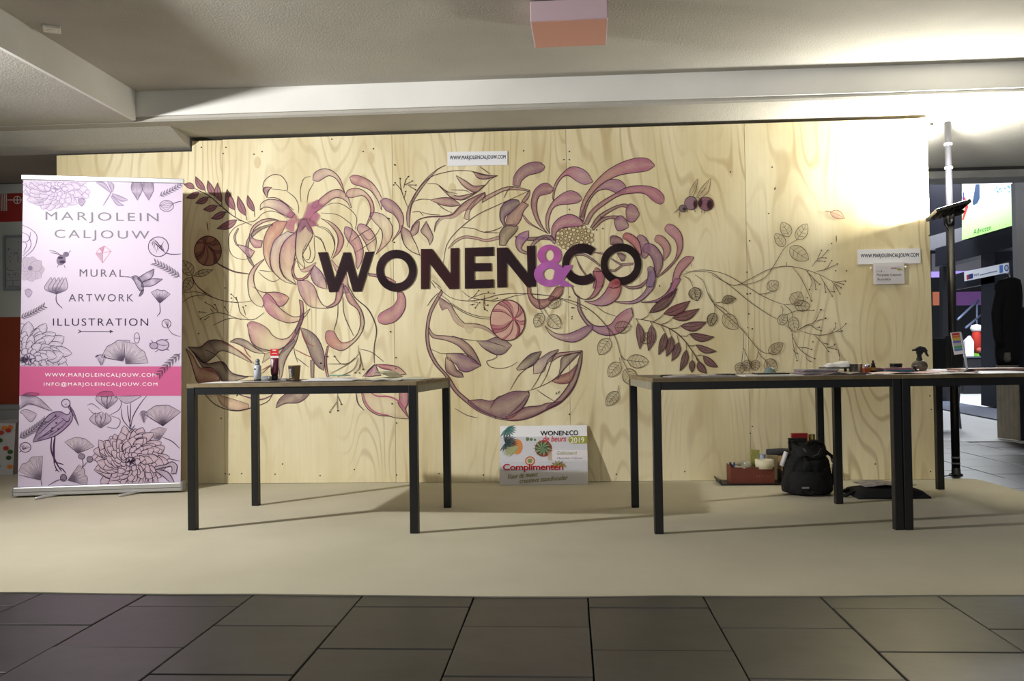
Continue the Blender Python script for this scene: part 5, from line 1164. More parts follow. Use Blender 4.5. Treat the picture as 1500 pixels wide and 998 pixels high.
sheet('paper_sheet', 'grey printed sheet lying under the paint bottle', 'paper', at(385, -1.52), -1.50, TZ+.0022, -.1, .16, .22, GREYP)
t = thing('marker_bottle', 'grey paint marker bottle with rounded cap beside the red topped tube', 'bottle', (at(377.5, -1.42), -1.42, TZ+.004))
MB().lathe([(.017, 0), (.0195, .002), (.0195, .010)], (0, 0, 0), 24).build('base_ring', BLK, t)
MB().lathe([(.0195, .010), (.0198, .05), (.0198, .082), (.015, .086)], (0, 0, 0), 24).build('body', mat('grey_bottle', rgb(176, 180, 188), .4), t)
MB().lathe([(.0125, .086), (.0128, .098), (.0095, .099), (.0095, .103), (.0125, .104), (.012, .112), (.008, .119), (.002, .121)], (0, 0, 0), 24).build('cap', mat('cap_grey', rgb(118, 126, 138), .35), t)
MB().box((-.008, -.0192, .065), (.008, .003, .008)).build('label_mark', BLK, t)
t = thing('paint_tube', 'maroon acrylic paint tube standing on its cap with a red hang card', 'paint tube', (at(402.5, -1.36), -1.36, TZ+.004))
MB().lathe([(.017, 0), (.0185, .002), (.0185, .026), (.014, .030)], (0, 0, 0), 20).build('cap', BLK, t)
tb = MB(); n = 20; rows = [(.0195, .0195, .030), (.0215, .021, .05), (.022, .016, .09), (.0225, .006, .118), (.0225, .0025, .124)]
vs = [(rx*math.cos(2*PI*i/n), ry*math.sin(2*PI*i/n), z) for rx, ry, z in rows for i in range(n)]
fs = [(j*n+i, j*n+(i+1) % n, (j+1)*n+(i+1) % n, (j+1)*n+i) for j in range(len(rows)-1) for i in range(n)]+[tuple(range(n)), tuple(range((len(rows)-1)*n, len(rows)*n))]
tb.add(vs, fs, True); tb.build('tube_body', mat('maroon_tube', rgb(92, 30, 48), .35), t)
MB().box((0, 0, .129), (.045, .004, .012)).build('white_stripe', PAPER, t)
rc = MB().box((0, 0, .154), (.0455, .005, .038)).build('hang_card', mat('red_card', rgb(206, 32, 30), .4), t)
MB().box((0, -.0027, .166), (.02, .0008, .005)).build('hang_slot', PAPER, rc)
q = Paint(lambda x, y, o: Vector((x, -.0222-o, y)), .0004); q.text('AMSTERDAM', [(-.014,.066),(-.014,.118),(-.004,.118),(-.004,.066)], (232,226,230), .02); q.build('tube_lettering', PRINT, t)
q = Paint(lambda x, y, o: Vector((x, -.0026-o, y)), .0004); q.stroke([(-.015,.146),(0,.150),(.016,.147)], .004, (240,225,222)); q.build('card_script', PRINT, t)
t = thing('coffee_cup', 'brown paper coffee cup with a dark printed panel', 'cup', (at(431.5, -1.33), -1.33, TZ+.004))
MB().lathe([(.026, 0), (.0265, .001), (.034, .078), (.0355, .080), (.0345, .082), (.033, .080), (.0255, .004), (.001, .004)], (0, 0, 0), 28).build('cup_body', mat('kraft_cup', rgb(150, 124, 80), .6), t)
pn = MB(); n = 8
vs = []
for z, r in ((.004, .0268), (.076, .0342)):
    for i in range(n+1): a_ = math.radians(196+i*(92/n)); vs.append((math.cos(a_)*r, math.sin(a_)*r, z))
pn.add(vs, [(i, i+1, n+2+i, n+1+i) for i in range(n)], True); pn.build('printed_panel', mat('dark_print', rgb(38, 32, 28), .6), t, fix=False)
def cuppl(x, y, o):
    r = .0268+(.0342-.0268)*(y-.004)/.072+.0008; a_ = math.radians(242)+x/.03; return Vector((math.cos(a_)*r, math.sin(a_)*r, y))
q = Paint(cuppl, 0); q.text('KOFFIE', [(.006,.014),(.006,.062),(-.007,.062),(-.007,.014)], (225,215,195), .02); q.build('cup_lettering', PRINT, t)
t = thing('glass_jar', 'small glass jar lying on its side beside the paint bottle', 'jar', (at(389.5, -1.45), -1.45, TZ+.019))
MB().lathe([(.010, -.018), (.013, -.016), (.013, .012), (.010, .016), (.010, .022)], (0, 0, 0), 18, R=RY(PI/2)).build('jar_body', mat('grey_glass', rgb(190, 196, 200), .08, trans=.6), t)
MB().lathe([(.0115, .018), (.0115, .026)], (0, 0, 0), 18, R=RY(PI/2)).build('lid', mat('grey_lid', rgb(120, 124, 130), .3, .7), t)
open_book('magazine', 'open magazine lying behind the marker bottle and tube', 'magazine', at(408, -1.25), -1.25, TZ, .06, .20, .24, BLK, GREYP, .012, .004)
t = thing('palette_tray', 'flat black tray lying by the foot of the coffee cup', 'tray', (at(452, -1.35), -1.35, TZ), .1)
MB().prism([(-.10, .001), (.10, .001), (.112, .010), (.106, .010), (.096, .004), (-.096, .004), (-.106, .010), (-.112, .010)], 'y', -.07, .07).build('tray_body', BLK, t)
sheet('paper_sheet', 'dark printed sheet lying under the open brochure', 'paper', at(455, -1.60), -1.58, TZ+.0002, .05, .14, .2, mat('dark_leaflet', rgb(58, 56, 60), .45, var=.3, scale=14))
open_book('brochure', 'white open brochure with lifted pages at mid table', 'magazine', at(488, -1.52), -1.52, TZ+.003, -.05, .27, .21, PAPER2, PAPER, .016, .004)
t = thing('green_pencil', 'green pencil lying on the open brochure', 'pencil', (at(497, -1.55), -1.55, TZ+.030), .03)
MB().lathe([(.0035, -.055), (.0035, .050), (.001, .062)], (0, 0, 0), 8, R=RY(PI/2)).build('pencil', GREEN, t)
sheet('photo_card', 'small pink photo card lying by the brochure', 'card', at(512, -1.30), -1.30, TZ+.0002, .2, .07, .10, mat('pink_card', rgb(196, 120, 126), .5), .012)
t = thing('long_ruler', 'long black ruler lying towards the back of the table', 'ruler', (at(537, -1.22), -1.22, TZ), -.05)
MB().box((0, 0, .002), (.30, .035, .004)).build('ruler_blade', BLK, t, .001)
open_book('sketchbook', 'open sketchbook with fanned pages at the table end by the large leaf', 'book', at(583, -1.40), -1.42, TZ, -.12, .34, .22, BLK, mat('ruled_page', rgb(206, 204, 178), .6, var=.15, scale=40, stretch=(1, 1, 1)), .010, .012, 2)
sheet('leaflet', 'pale folded leaflet under the sketchbook edge', 'paper', at(566, -1.62), -1.62, TZ+.0002, .1, .16, .14, GREYP, .002, .006)

# ================================================================== THINGS ON THE RIGHT TABLES
open_book('magazine', 'thin open magazine at the table end by the leaf branch', 'magazine', at(1024, -1.62), -1.62, TZ, .1, .33, .24, GREYP, PAPER2, .008, .003)
t = thing('ballpoint_pen', 'dark pen lying at the table corner by the leaf branch', 'pen', (at(976, -1.55), -1.55, TZ+.005), .1)
MB().lathe([(.004, -.03), (.005, -.02), (.005, .03), (.003, .036)], (0, 0, 0), 8, R=RY(PI/2)).build('pen', BLK, t)
t = thing('mobile_phone', 'black mobile phone lying between the magazine and the white sheet', 'phone', (at(1063, -1.50), -1.50, TZ), .05)
MB().box((0, 0, .006), (.072, .14, .010)).build('phone_case', BLK, t, .003)
sheet('paper_sheet', 'large white sheet lying under the black tablet', 'paper', at(1124, -1.58), -1.56, TZ+.0002, .06, .29, .30, PAPER, .004)
t = thing('tablet', 'thin black tablet lying on the white sheet', 'tablet', (at(1129, -1.48), -1.48, TZ+.0045), .04)
MB().box((0, 0, .004), (.165, .12, .007)).build('tablet_case', BLK, t, .002)
t = thing('glass_lens', 'small bluish domed glass standing behind the black tablet', 'glass', (at(1128, -1.36), -1.36, TZ))
MB().lathe([(.034, 0), (.034, .010), (.026, .030), (.012, .040), (.001, .042)], (0, 0, 0), 20).build('glass_dome', mat('blue_glass', rgb(178, 206, 206), .1, trans=.7), t)
for k in range(4): sheet('brochure', ('mauve brochure in the stack beside the white cloth', 'grey brochure in the stack beside the white cloth')[k % 2], 'magazine', at(1194, -1.5)+random.uniform(-.006, .006), -1.5, TZ+.0002+k*.0072, random.uniform(-.08, .08), .17, .22, (MAUV, GREYP)[k % 2], .007, 0, 'brochures stacked on the table')
open_book('magazine', 'open magazine with dark pages in front of the steel cup', 'magazine', at(1234, -1.62), -1.62, TZ, .08, .26, .20, MAUV, mat('dark_photo_page', rgb(92, 84, 82), .35, var=.5, scale=14), .012, .003)
t = thing('serving_slate', 'black slate board under the folded white cloth', 'board', (at(1226, -1.28), -1.28, TZ), .05)
MB().box((0, 0, .030), (.155, .12, .008)).build('slate_plate', BLK, t, .002)
for sx in (-1, 1):
    for sy in (-1, 1): MB().box((sx*.06, sy*.04, .013), (.012, .012, .026)).build('slate_foot', BLK, t)
cm_ = MB(); n = 10; vs = []
for i in range(n+1):
    for j in range(n+1):
        u, v = i/n-.5, j/n-.5
        vs.append((u*.135, v*.09, .002+.030*(1-(2*abs(v))**4)*(0.45+.55*(u+.5)**.7)*(1-max(0, abs(u)*2-.82)*3.2)+.003*math.sin(9*u+5*v)))
fs = [(i*(n+1)+j, (i+1)*(n+1)+j, (i+1)*(n+1)+j+1, i*(n+1)+j+1) for i in range(n) for j in range(n)]
b = len(vs); vs += [(x, y, 0) for x, y, z in vs]
fs += [tuple(reversed([k+b for k in f])) for f in fs[:]]
rim = [i*(n+1) for i in range(n+1)]+[n*(n+1)+j for j in range(1, n+1)]+[i*(n+1)+n for i in range(n-1, -1, -1)]+[j for j in range(n-1, 0, -1)]
fs += [(rim[k], rim[(k+1) % len(rim)], rim[(k+1) % len(rim)]+b, rim[k]+b) for k in range(len(rim))]
cm_.add(vs, fs, True); o = cm_.build('folded_cloth', PAPER); o.location = (at(1227, -1.28), -1.28, TZ+.0345); tag(o, 'folded white cloth lying on the black slate board', 'cloth')
t = thing('steel_cup', 'small brushed steel cup beside the folded white cloth', 'cup', (at(1254.5, -1.38), -1.38, TZ))
MB().lathe([(.026, 0), (.0268, .002), (.0325, .050), (.034, .051), (.0325, .0525), (.031, .050), (.0255, .004), (.001, .004)], (0, 0, 0), 28).build('cup_body', mat('brushed_steel', rgb(170, 168, 165), .28, .95), t)
t = thing('orange_box', 'small orange box with crumpled foil beside the steel cup', 'box', (at(1270, -1.3), -1.3, TZ))
MB().box((0, 0, .014), (.045, .06, .028)).build('carton', mat('orange_card', rgb(190, 86, 40), .5), t, .001)
MB().lathe([(.002, .028), (.016, .030), (.014, .036), (.019, .042), (.009, .047), (.001, .048)], (.002, 0, 0), 7).build('foil', mat('foil', rgb(200, 205, 215), .25, .8), t)
t = thing('dropper_bottle', 'small dropper bottle with a yellow label by the blue book', 'bottle', (at(1279.5, -1.33), -1.33, TZ))
MB().lathe([(.012, 0), (.013, .001), (.013, .034), (.009, .040), (.009, .043)], (0, 0, 0), 20).build('bottle_glass', mat('amber_glass', rgb(40, 26, 18), .15), t)
MB().lathe([(.0133, .014), (.0133, .030)], (0, 0, 0), 20, cap=False).build('bottle_label', mat('yellow_label', rgb(196, 160, 60), .5), t)
MB().lathe([(.0095, .043), (.0098, .052), (.006, .053), (.005, .066), (.001, .068)], (0, 0, 0), 16).build('dropper_cap', BLK, t)
t = thing('picture_book', 'thick blue and pink picture book under the round tin', 'book', (at(1308, -1.30), -1.30, TZ), .06)
MB().box((0, 0, .0085), (.15, .19, .017)).build('book_block', mat('blue_cover', rgb(60, 104, 122), .45, var=.25, scale=20), t, .001)
MB().box((-.004, 0, .0225), (.145, .18, .011)).build('book_sleeve', mat('pink_blue_cover', rgb(142, 104, 116), .45, var=.3, scale=16), t, .001)
t = thing('round_tin', 'flat round black tin standing on the blue picture book', 'tin', (at(1313, -1.29), -1.29, TZ+.0281))
MB().lathe([(.030, 0), (.031, .001), (.031, .010)], (0, 0, 0), 28).build('tin_base', mat('tin_dark', rgb(48, 46, 44), .35, .4), t); MB().lathe([(.032, .010), (.032, .020), (.030, .022), (.001, .022)], (0, 0, 0), 28).build('tin_lid', mat('tin_lid', rgb(36, 34, 33), .3, .4), t)
t = thing('spray_bottle', 'round smoky spray bottle with a black trigger head', 'spray bottle', (at(1347.5, -1.26), -1.26, TZ+.0025))
MB().lathe([(.020, 0), (.030, .003), (.040, .020), (.0415, .032), (.036, .048), (.022, .058), (.015, .061)], (0, 0, 0), 28).build('flask', mat('smoky_glass', rgb(120, 112, 100), .08, trans=.55), t)
MB().lathe([(.0155, .057), (.0155, .072), (.012, .074), (.012, .094)], (0, 0, 0), 20).build('collar', BLK, t)
hd = MB().prism([(-.030, .118), (-.026, .112), (-.014, .112), (-.014, .094), (.014, .092), (.018, .104), (.034, .102), (.043, .112), (.030, .130), (.004, .138), (-.012, .130)], 'y', -.009, .009).build('trigger_head', BLK, t, .002)
MB().prism([(.018, .106), (.030, .104), (.034, .092), (.044, .080), (.050, .082), (.042, .098), (.040, .110), (.026, .112)], 'y', -.006, .006).build('trigger', BLK, hd, .001)
MB().lathe([(.005, 0), (.005, .008)], (-.036, 0, .1165), 10, R=RY(PI/2)).build('nozzle', BLK, hd)
for k, (px_, yy, w_, d_, rz) in enumerate([(1318, -1.52, .30, .22, .05), (1386, -1.40, .24, .22, -.04)]):
    sheet('drawing_sheet', ['pale pink drawing sheet lying before the blue picture book', 'pale pink drawing sheet lying before the spray bottle'][k], 'paper', at(px_, yy), yy, TZ+.0004, rz, w_, d_, PINKP, .003, .006)
sheet('paper_sheet', 'white sheet with dark margin beside the open dark magazine', 'paper', at(1282, -1.66), -1.66, TZ+.0002, .1, .13, .14, PAPER, .003, .003)
sheet('drawing_sheet', 'pale sheet lying beside the foot of the card holder', 'paper', at(1398, -1.66), -1.66, TZ+.0004, .02, .16, .20, PAPER, .003, .002)
sheet('wooden_board', 'thin reddish board lying at the far right behind the card holder', 'board', at(1450, -1.0), -1.0, TZ+.0004, 0, .36, .26, mat('reddish_board', rgb(150, 116, 104), .5, var=.15, scale=20), .012)
# leaning card holder
hx, hy = at(1418, -1.45), -1.45
t = thing('card_holder', 'leaning clear card holder with a rainbow coloured leaflet', 'card holder', (hx, hy, TZ))
MB().prism([(-.045, 0), (.035, 0), (.005, .018), (-.012, .018)], 'y', -.04, .04).build('stand_foot', mat('dark_foot', rgb(52, 50, 54), .3), t)
Rl = RY(-.10)@RX(-.12)
def tilt(v): return Rl@Vector(v)
MB().box(tilt((0, 0, .108)), (.010, .003, .20), Rl).build('stand_post', mat('clear_post', rgb(210, 212, 218), .2), t)
lf_ = MB().box(tilt((-.026, -.003, .155)), (.052, .003, .115), Rl).build('leaflet', WHITE, t)
for k, c in enumerate([(196,60,50), (214,120,60), (214,190,70), (120,110,180), (190,190,200), (90,170,110), (100,130,190)]):
    MB().box(tilt((-.028, -.0049, .203-k*.0135)), (.040, .0006, .0125), Rl).build('colour_bar', mat('bar_%d' % k, rgb(*c), .5), lf_)

# ================================================================== ON THE FLOOR BY THE WALL
# award board leaning on the wall
AB = onZ(731.5, 711.5); BB = onZ(861.5, 711)
y0 = -0.15; x0 = onY(731.5, 711.5, y0).x; x1 = onY(861.5, 711, y0).x
wA = x1-x0; hA = .41; lean = math.atan2(.135, .385)
aw = thing('award_board', 'white printed award board leaning against the foot of the plywood', 'sign', ((x0+x1)/2, y0, .002))
aw.rotation_euler = (-lean, 0, 0)
MB().box((0, .004, hA/2), (wA, .008, hA)).build('board', WHITE, aw)
bpt = []
def A_(u, v): return ((u/975.0-.5)*wA, (1-v/650.0)*hA)          # zoomed board coordinates, origin at top-left (235,185)
def AP(off=.0006): return Paint(lambda x, y, o: Vector((x, -o, y)), off)
def aq(u0, u1, v0, v1): return [A_(u0, v1), A_(u1, v1), A_(u1, v0), A_(u0, v0)]
q = AP(.0004); q.poly([A_(0,400),A_(975,400),A_(975,500),A_(0,500)], (206,206,212), .5); q.poly([A_(0,500),A_(975,500),A_(975,650),A_(0,650)], (226,221,218), .7); q.poly([A_(0,122),A_(975,122),A_(975,400),A_(0,400)], (222,222,230), .7); q.build('printed_backdrop', PRINT, aw)
q = AP(.0008); q.k = 1
def lf3(b0, t0, w_, c): q.leaf(A_(*b0), A_(*t0), w_*wA/975, [C(c,.95), C(c,.9)], .05, 0, c, mid=False)
for i in range(9): lf3((60,40), (60+130*math.cos(-.5+i*.32), 40+95*math.sin(-.5+i*.32)), 26, (40,104,100) if i % 2 else (70,132,120))
q.ell(A_(195,235), 62*wA/975, 88*wA/975, (214,140,84), .97, 24)
for i in range(16): lf3((60,190), (60+150*math.cos(-1.6+i*.24), 190+105*math.sin(-1.6+i*.24)), 22, (28,36,44) if i % 3 else (60,90,80))
for i in range(8): lf3((215,230), (215-190*math.cos(-.7+i*.22), 230+140*math.sin(.1+i*.14)), 24, (168,180,110) if i % 2 else (190,190,140))
for i in range(3): q.ell(A_(310+i*42,150+4*i), (20-3*i)*wA/975, (22-4*i)*wA/975, (110,130,90), .9, 10)
q.ell(A_(488,255), 95*wA/975, 95*wA/975, (150,60,48), .97, 26)
for i in range(30): a_ = i*2*PI/30; lf3((480,252), (480+112*math.cos(a_)*(1 if i % 2 else .8), 252+100*math.sin(a_)*(1 if i % 2 else .8)), 18, [(92,132,86), (160,186,130), (48,80,58)][i % 3])
q.ell(A_(338,392), 54*wA/975, 52*wA/975, (200,88,50), .97, 22); q.ell(A_(338,392), 42*wA/975, 40*wA/975, (216,200,170), .95, 20)
for i in range(8): lf3((338,392), (338+36*math.cos(i*.8), 392+36*math.sin(i*.8)), 14, (120,150,80))
for i in range(14): a_ = PI+i*PI/13; lf3((650,445), (650+100*math.cos(a_), 445+80*math.sin(a_)*(1 if i % 2 else .6)+20), 24, [(70,96,50), (150,160,70), (176,110,60)][i % 3])
q.ell(A_(560,340), 26*wA/975, 60*wA/975, (214,190,150), .5, 12)
q.build('printed_plants', PRINT, aw)
q = AP(.0014); q.k = 1
r_ = [A_(975,122),A_(975,204),A_(805,204),A_(775,190),A_(765,163),A_(775,136),A_(805,122)]; q.poly(r_, (158,160,60), 1)
q.poly([A_(975,272),A_(975,390),A_(610,390),A_(585,372),A_(575,331),A_(585,290),A_(610,272)], (228,222,228), 1); q.build('printed_tags', PRINT, aw)
q = AP(.0018); q.k = 1
q.text('WONEN', aq(455,752,62,112), (24,24,28), .03); q.build('award_lettering', PRINT, aw); q.clear()
q.text(':', aq(758,768,70,108), (24,24,28), .03); q.build('award_lettering', PRINT, aw); q.clear()
q.text('CO', aq(780,875,58,112), (24,24,28), .03); q.build('award_lettering', PRINT, aw); q.clear()
q.text('de beurs', aq(482,742,118,180), (206,50,64), .012, 1, 1, .25); q.build('award_lettering', PRINT, aw); q.clear()
q.text('2019', aq(792,942,136,196), (240,238,226), .015); q.build('award_lettering', PRINT, aw); q.clear()
q.text('Gefeliciteerd', aq(636,860,286,330), (150,160,100), .0, 1, 1, .3); q.build('award_lettering', PRINT, aw); q.clear()
q.text('Marjolein Caljouw', aq(636,925,352,384), (130,130,136), 0, .95, 1, .3); q.build('award_lettering', PRINT, aw); q.clear()
q.text('Complimenten', aq(40,705,425,512), (170,28,36), .03, .95); q.build('award_lettering', PRINT, aw); q.clear()
q.text('Voor de meest', [A_(95,590),A_(425,560),A_(425,510),A_(95,536)], (128,118,50), .014, 1, 1, .3); q.build('award_lettering', PRINT, aw); q.clear()
q.text('creatieve standhouder', [A_(225,634),A_(755,596),A_(755,550),A_(225,584)], (128,118,50), .014, 1, 1, .3); q.build('award_lettering', PRINT, aw); q.clear()

# tray with shoe box
def flo(px, py): return onZ(px, py)
t = thing('rubber_tray', 'low black tray under the shoe box against the wall', 'tray', (4.86, -.125, 0))
MB().prism([(-.22, .002), (.22, .002), (.235, .035), (.225, .035), (.212, .010), (-.212, .010), (-.225, .035), (-.235, .035)], 'y', -.11, .11).build('tray_body', BLK, t, .002)
sx0 = onY(1070.5, 700, -.20).x; sx1 = onY(1134.5, 700, -.20).x; sw = sx1-sx0
BROWN = mat('brown_card', rgb(112, 52, 36), .6, var=.08, scale=12)
t = thing('shoe_box', 'open reddish brown shoe box filled with tape and supplies', 'box', ((sx0+sx1)/2, -.125, .0105))
hB = .105
for (c, d_) in [((0, -.078, hB/2), (sw, .004, hB)), ((0, .078, hB/2), (sw, .004, hB)), ((-sw/2+.002, 0, hB/2), (.004, .152, hB+.02)), ((sw/2-.002, 0, hB/2), (.004, .152, hB)), ((0, 0, .002), (sw-.008, .152, .004))]: MB().box(c, d_).build('box_side', BROWN, t)
q = Paint(lambda x, y, o: Vector((x, -.080-o, y)), .0006); q.text('REPLAY', [(sw*.08,.038),(sw*.43,.038),(sw*.43,.056),(sw*.08,.056)], (150,96,76), .0, 1.1); q.text('FOOTWEAR', [(sw*.08,.018),(sw*.45,.018),(sw*.45,.028),(sw*.08,.028)], (136,80,62), .0, 1.1); q.build('box_lettering', PRINT, t)
bxc = (sx0+sx1)/2
def inbox(name, label, cat, dx, dy, z, mb, m, R=None):
    o = mb.build(name, m); o.location = (bxc+dx, -.125+dy, z)
    if R: o.rotation_euler = R
    return tag(o, label, cat)
def ringm(ro, ri, h):
    return MB().lathe([(ri, 0), (ro, 0), (ro, h), (ri, h), (ri, 0)], n=28, cap=False)
inbox('masking_tape', 'fat cream roll of masking tape resting on the shoe box', 'tape roll', sw*.30, -.040, .104, ringm(.060, .038, .058), mat('cream_tape', rgb(226, 218, 190), .55))
t2 = inbox('clear_tape', 'clear plastic tape roll lying in the shoe box', 'tape roll', -sw*.16, -.02, .088, ringm(.055, .04, .05), mat('clear_tape', rgb(190, 186, 160), .2, trans=.3), (.2, -.25, 0))
inbox('sponge_pack', 'upright olive green packet sticking out of the shoe box', 'packet', sw*.12, .045, .094, MB().box((0, 0, .04), (.055, .025, .17)), mat('olive_pack', rgb(150, 150, 80), .5, var=.15, scale=30), (0, .08, 0))
inbox('glue_can', 'small blue and white can behind the masking tape', 'can', sw*.32, .04, .10, MB().lathe([(.020, 0), (.021, .002), (.021, .085), (.018, .090), (.001, .09)], n=20), mat('blue_white_can', rgb(150, 158, 190), .4, var=.3, scale=30))
for k, dx in enumerate((-.43, -.38)): inbox('brush_handle', ['dark blue brush handle sticking out of the shoe box corner', 'black brush handle sticking out of the shoe box corner'][k], 'brush', sw*dx, -.02+.03*k, .02, MB().lathe([(.006, 0), (.008, .06), (.009, .11), (.005, .125), (.001, .127)], n=12), mat('brush_%d' % k, (rgb(40, 60, 110), rgb(30, 30, 32))[k], .4), (.1, .1-.3*k, 0))
t = thing('kraft_box', 'small kraft cardboard box standing behind the backpack', 'box', (5.105, -.13, 0))
MB().box((0, 0, .045), (.13, .13, .09)).build('dark_lower_box', BLK, t, .002); MB().box((.0, 0, .135), (.125, .12, .09)).build('carton', mat('kraft_card', rgb(152, 124, 86), .7, var=.1, scale=10), t, .001)
MB().box((-.02, -.0605, .15), (.03, .001, .02)).build('print_mark', mat('kraft_dark', rgb(120, 92, 60), .7), t)
o = MB().lathe([(.001, -.10), (.02, -.095), (.024, 0), (.02, .095), (.001, .10)], n=14, R=RY(PI/2)).build('rolled_pouch', mat('charcoal_cloth', rgb(52, 52, 56), .8)); o.location = (5.06, -.10, .205); tag(o, 'rolled charcoal pouch lying on top of the kraft box', 'pouch')

# backpack
bc = onZ(1187, 729); bcx, bcy = bc.x+.008, bc.y+.115
t = thing('backpack', 'slouched black drawstring backpack standing on the carpet', 'backpack', (bcx, bcy, .008), .1); t.scale = (.86, .86, .86)
NYL = mat('black_nylon', rgb(18, 18, 20), .85, var=.3, scale=25, bump=.5)
rn = random.Random(5); n = 28; rows = []
prof = [(.10, .012), (.165, .006), (.178, .04), (.172, .09), (.165, .14), (.160, .19), (.152, .24), (.138, .28), (.118, .305), (.10, .325), (.112, .345), (.12, .36)]
mb = MB(); vs = []
for j, (r, z) in enumerate(prof):
    for i in range(n):
        a_ = 2*PI*i/n
        k = 1+.05*math.sin(3*a_+j*.7)+.045*math.sin(7*a_-j*1.3)+.02*math.sin(11*a_+j*2.1)+(.10*math.sin(5*a_+j) if j > 8 else 0)
        vs.append((r*k*math.cos(a_)*1.0, r*k*math.sin(a_)*.74, z+(.02*math.sin(4*a_)+.012*math.sin(7*a_) if j > 9 else 0)+(.010*math.sin(3*a_+1) if 2 < j <= 9 else 0)))
fs = [(j*n+i, j*n+(i+1) % n, (j+1)*n+(i+1) % n, (j+1)*n+i) for j in range(len(prof)-1) for i in range(n)]
fs.append(tuple(reversed(range(n))))
mb.add(vs, fs, True); bb = mb.build('bag_body', NYL, t); ss = bb.modifiers.new('sub', 'SUBSURF'); ss.levels = ss.render_levels = 2
tx = bpy.data.textures.new('crumple', 'CLOUDS'); tx.noise_scale = .07; dm = bb.modifiers.new('crumple', 'DISPLACE'); dm.texture = tx; dm.strength = .045; dm.mid_level = .5
so = bb.modifiers.new('thick', 'SOLIDIFY'); so.thickness = .004
MB().lathe([(.001, .30), (.10, .30)], n=20, sy=.74, cap=False).build('bag_filling', BLK, t)
fl = MB(); vs = []
for i in range(9):
    for j in range(7):
        u, v = i/8-.5, j/6; vs.append((u*.24*(1-.15*v), -.02-.115*v-.02*math.cos(u*PI), .372-.10*v**1.7+.012*math.sin(u*9+v*4)))
fs = [(i*7+j, (i+1)*7+j, (i+1)*7+j+1, i*7+j+1) for i in range(8) for j in range(6)]
fl.add(vs, fs, True); f_ = fl.build('top_flap', NYL, t); m_ = f_.modifiers.new('thick', 'SOLIDIFY'); m_.thickness = .006
pk_ = MB(); vs = []
for i in range(11):
    for j in range(9):
        a_ = math.radians(-150+i*12); v = j/8; r = .178+.022*math.sin(PI*i/10)*math.sin(PI*v)
        vs.append((r*math.cos(a_), r*math.sin(a_)*.76, .035+.13*v))
fs = [(i*9+j, (i+1)*9+j, (i+1)*9+j+1, i*9+j+1) for i in range(10) for j in range(8)]
pk_.add(vs, fs, True); pk_.build('front_pocket', NYL, t)
MB().tube([(.10, -.09, .31), (.15, -.09, .27), (.175, -.07, .2), (.18, -.03, .1), (.185, .02, .03)], .012, 8).build('shoulder_strap', NYL, t)
MB().tube([(-.06, -.12, .33), (-.02, -.145, .27), (.03, -.15, .29), (.06, -.13, .33)], .003, 6).build('drawstring', mat('grey_cord', rgb(90, 90, 92), .6), t)
cp = MB().tube([(.135, -.115, .255), (.14, -.125, .22), (.135, -.128, .18)], .0035, 6).tube([(.145, -.112, .25), (.152, -.118, .215), (.155, -.118, .185)], .003, 6).build('metal_clips', mat('chrome_clip', rgb(190, 190, 195), .2, .9), t)
MB().box((-.06, -.148, .06), (.05, .004, .012)).build('reflective_tag', mat('reflective', rgb(150, 150, 155), .3), t)
def onbag(name, label, cat, dx, dy, z, mb, m, R=(0, 0, 0)):
    o = mb.build(name, m, None, .001); o.location = (bcx+dx*.86, bcy+dy*.86, z*.86+.012); o.rotation_euler = R; return tag(o, label, cat)
onbag('red_carton', 'red paint carton sticking out of the backpack', 'box', -.03, .05, .335, MB().box((0, 0, .0), (.095, .03, .14)), mat('red_carton', rgb(206, 36, 40), .45))
onbag('dark_carton', 'black carton sticking out of the backpack before the red carton', 'box', -.055, .015, .315, MB().box((0, 0, 0), (.105, .03, .12)), BLK)
onbag('gold_tin', 'gold and black striped tin sticking out of the backpack', 'tin', .055, .04, .34, MB().lathe([(.019, -.06), (.02, -.055), (.02, .055), (.018, .06), (.001, .06)], n=18), mat('gold_tin', rgb(170, 150, 80), .3, .6))
onbag('paper_roll', 'small white paper roll leaning on the backpack side', 'paper roll', -.165, -.05, .245, MB().lathe([(.001, -.045), (.013, -.045), (.014, -.04), (.014, .045), (.001, .045)], n=14), WHITE, (0, .35, 0))
# flat bag with magazine
fbx = (onZ(1225, 722).x+onZ(1310, 722).x)/2; fby = -.66
t = thing('shoulder_bag', 'flat black shoulder bag lying on the carpet beside the backpack', 'bag', (fbx+.085, fby, 0), .03)
mb = MB(); vs = []; n = 16
for i in range(n+1):
    for j in range(n+1):
        u, v = i/n*2-1, j/n*2-1; k = max(0, (1-abs(u)**4)*(1-abs(v)**4))
        vs.append((u*.21, v*.15, .012+.045*k**.5+.006*math.sin(5*u+2*v)*k))
fs = [(i*(n+1)+j, (i+1)*(n+1)+j, (i+1)*(n+1)+j+1, i*(n+1)+j+1) for i in range(n) for j in range(n)]
b = len(vs); vs += [(x, y, .001) for x, y, z in vs]; fs += [tuple(reversed([k+b for k in f])) for f in fs[:]]
rim = [i*(n+1) for i in range(n+1)]+[n*(n+1)+j for j in range(1, n+1)]+[i*(n+1)+n for i in range(n-1, -1, -1)]+[j for j in range(n-1, 0, -1)]
fs += [(rim[k], rim[(k+1) % len(rim)], rim[(k+1) % len(rim)]+b, rim[k]+b) for k in range(len(rim))]
mb.add(vs, fs, True); mb.build('bag_body', NYL, t)
MB().tube([(-.20, -.05, .03), (-.26, -.08, .012), (-.30, -.03, .012), (-.26, .04, .012), (-.19, .06, .03)], .010, 8).build('carry_strap', NYL, t)
o = sheet('newspaper', 'folded grey newspaper lying on the flat black bag', 'newspaper', fbx+.085, fby+.01, .064, .06, .30, .20, mat('newsprint', rgb(176, 168, 166), .7, var=.35, scale=26), .004, .010)

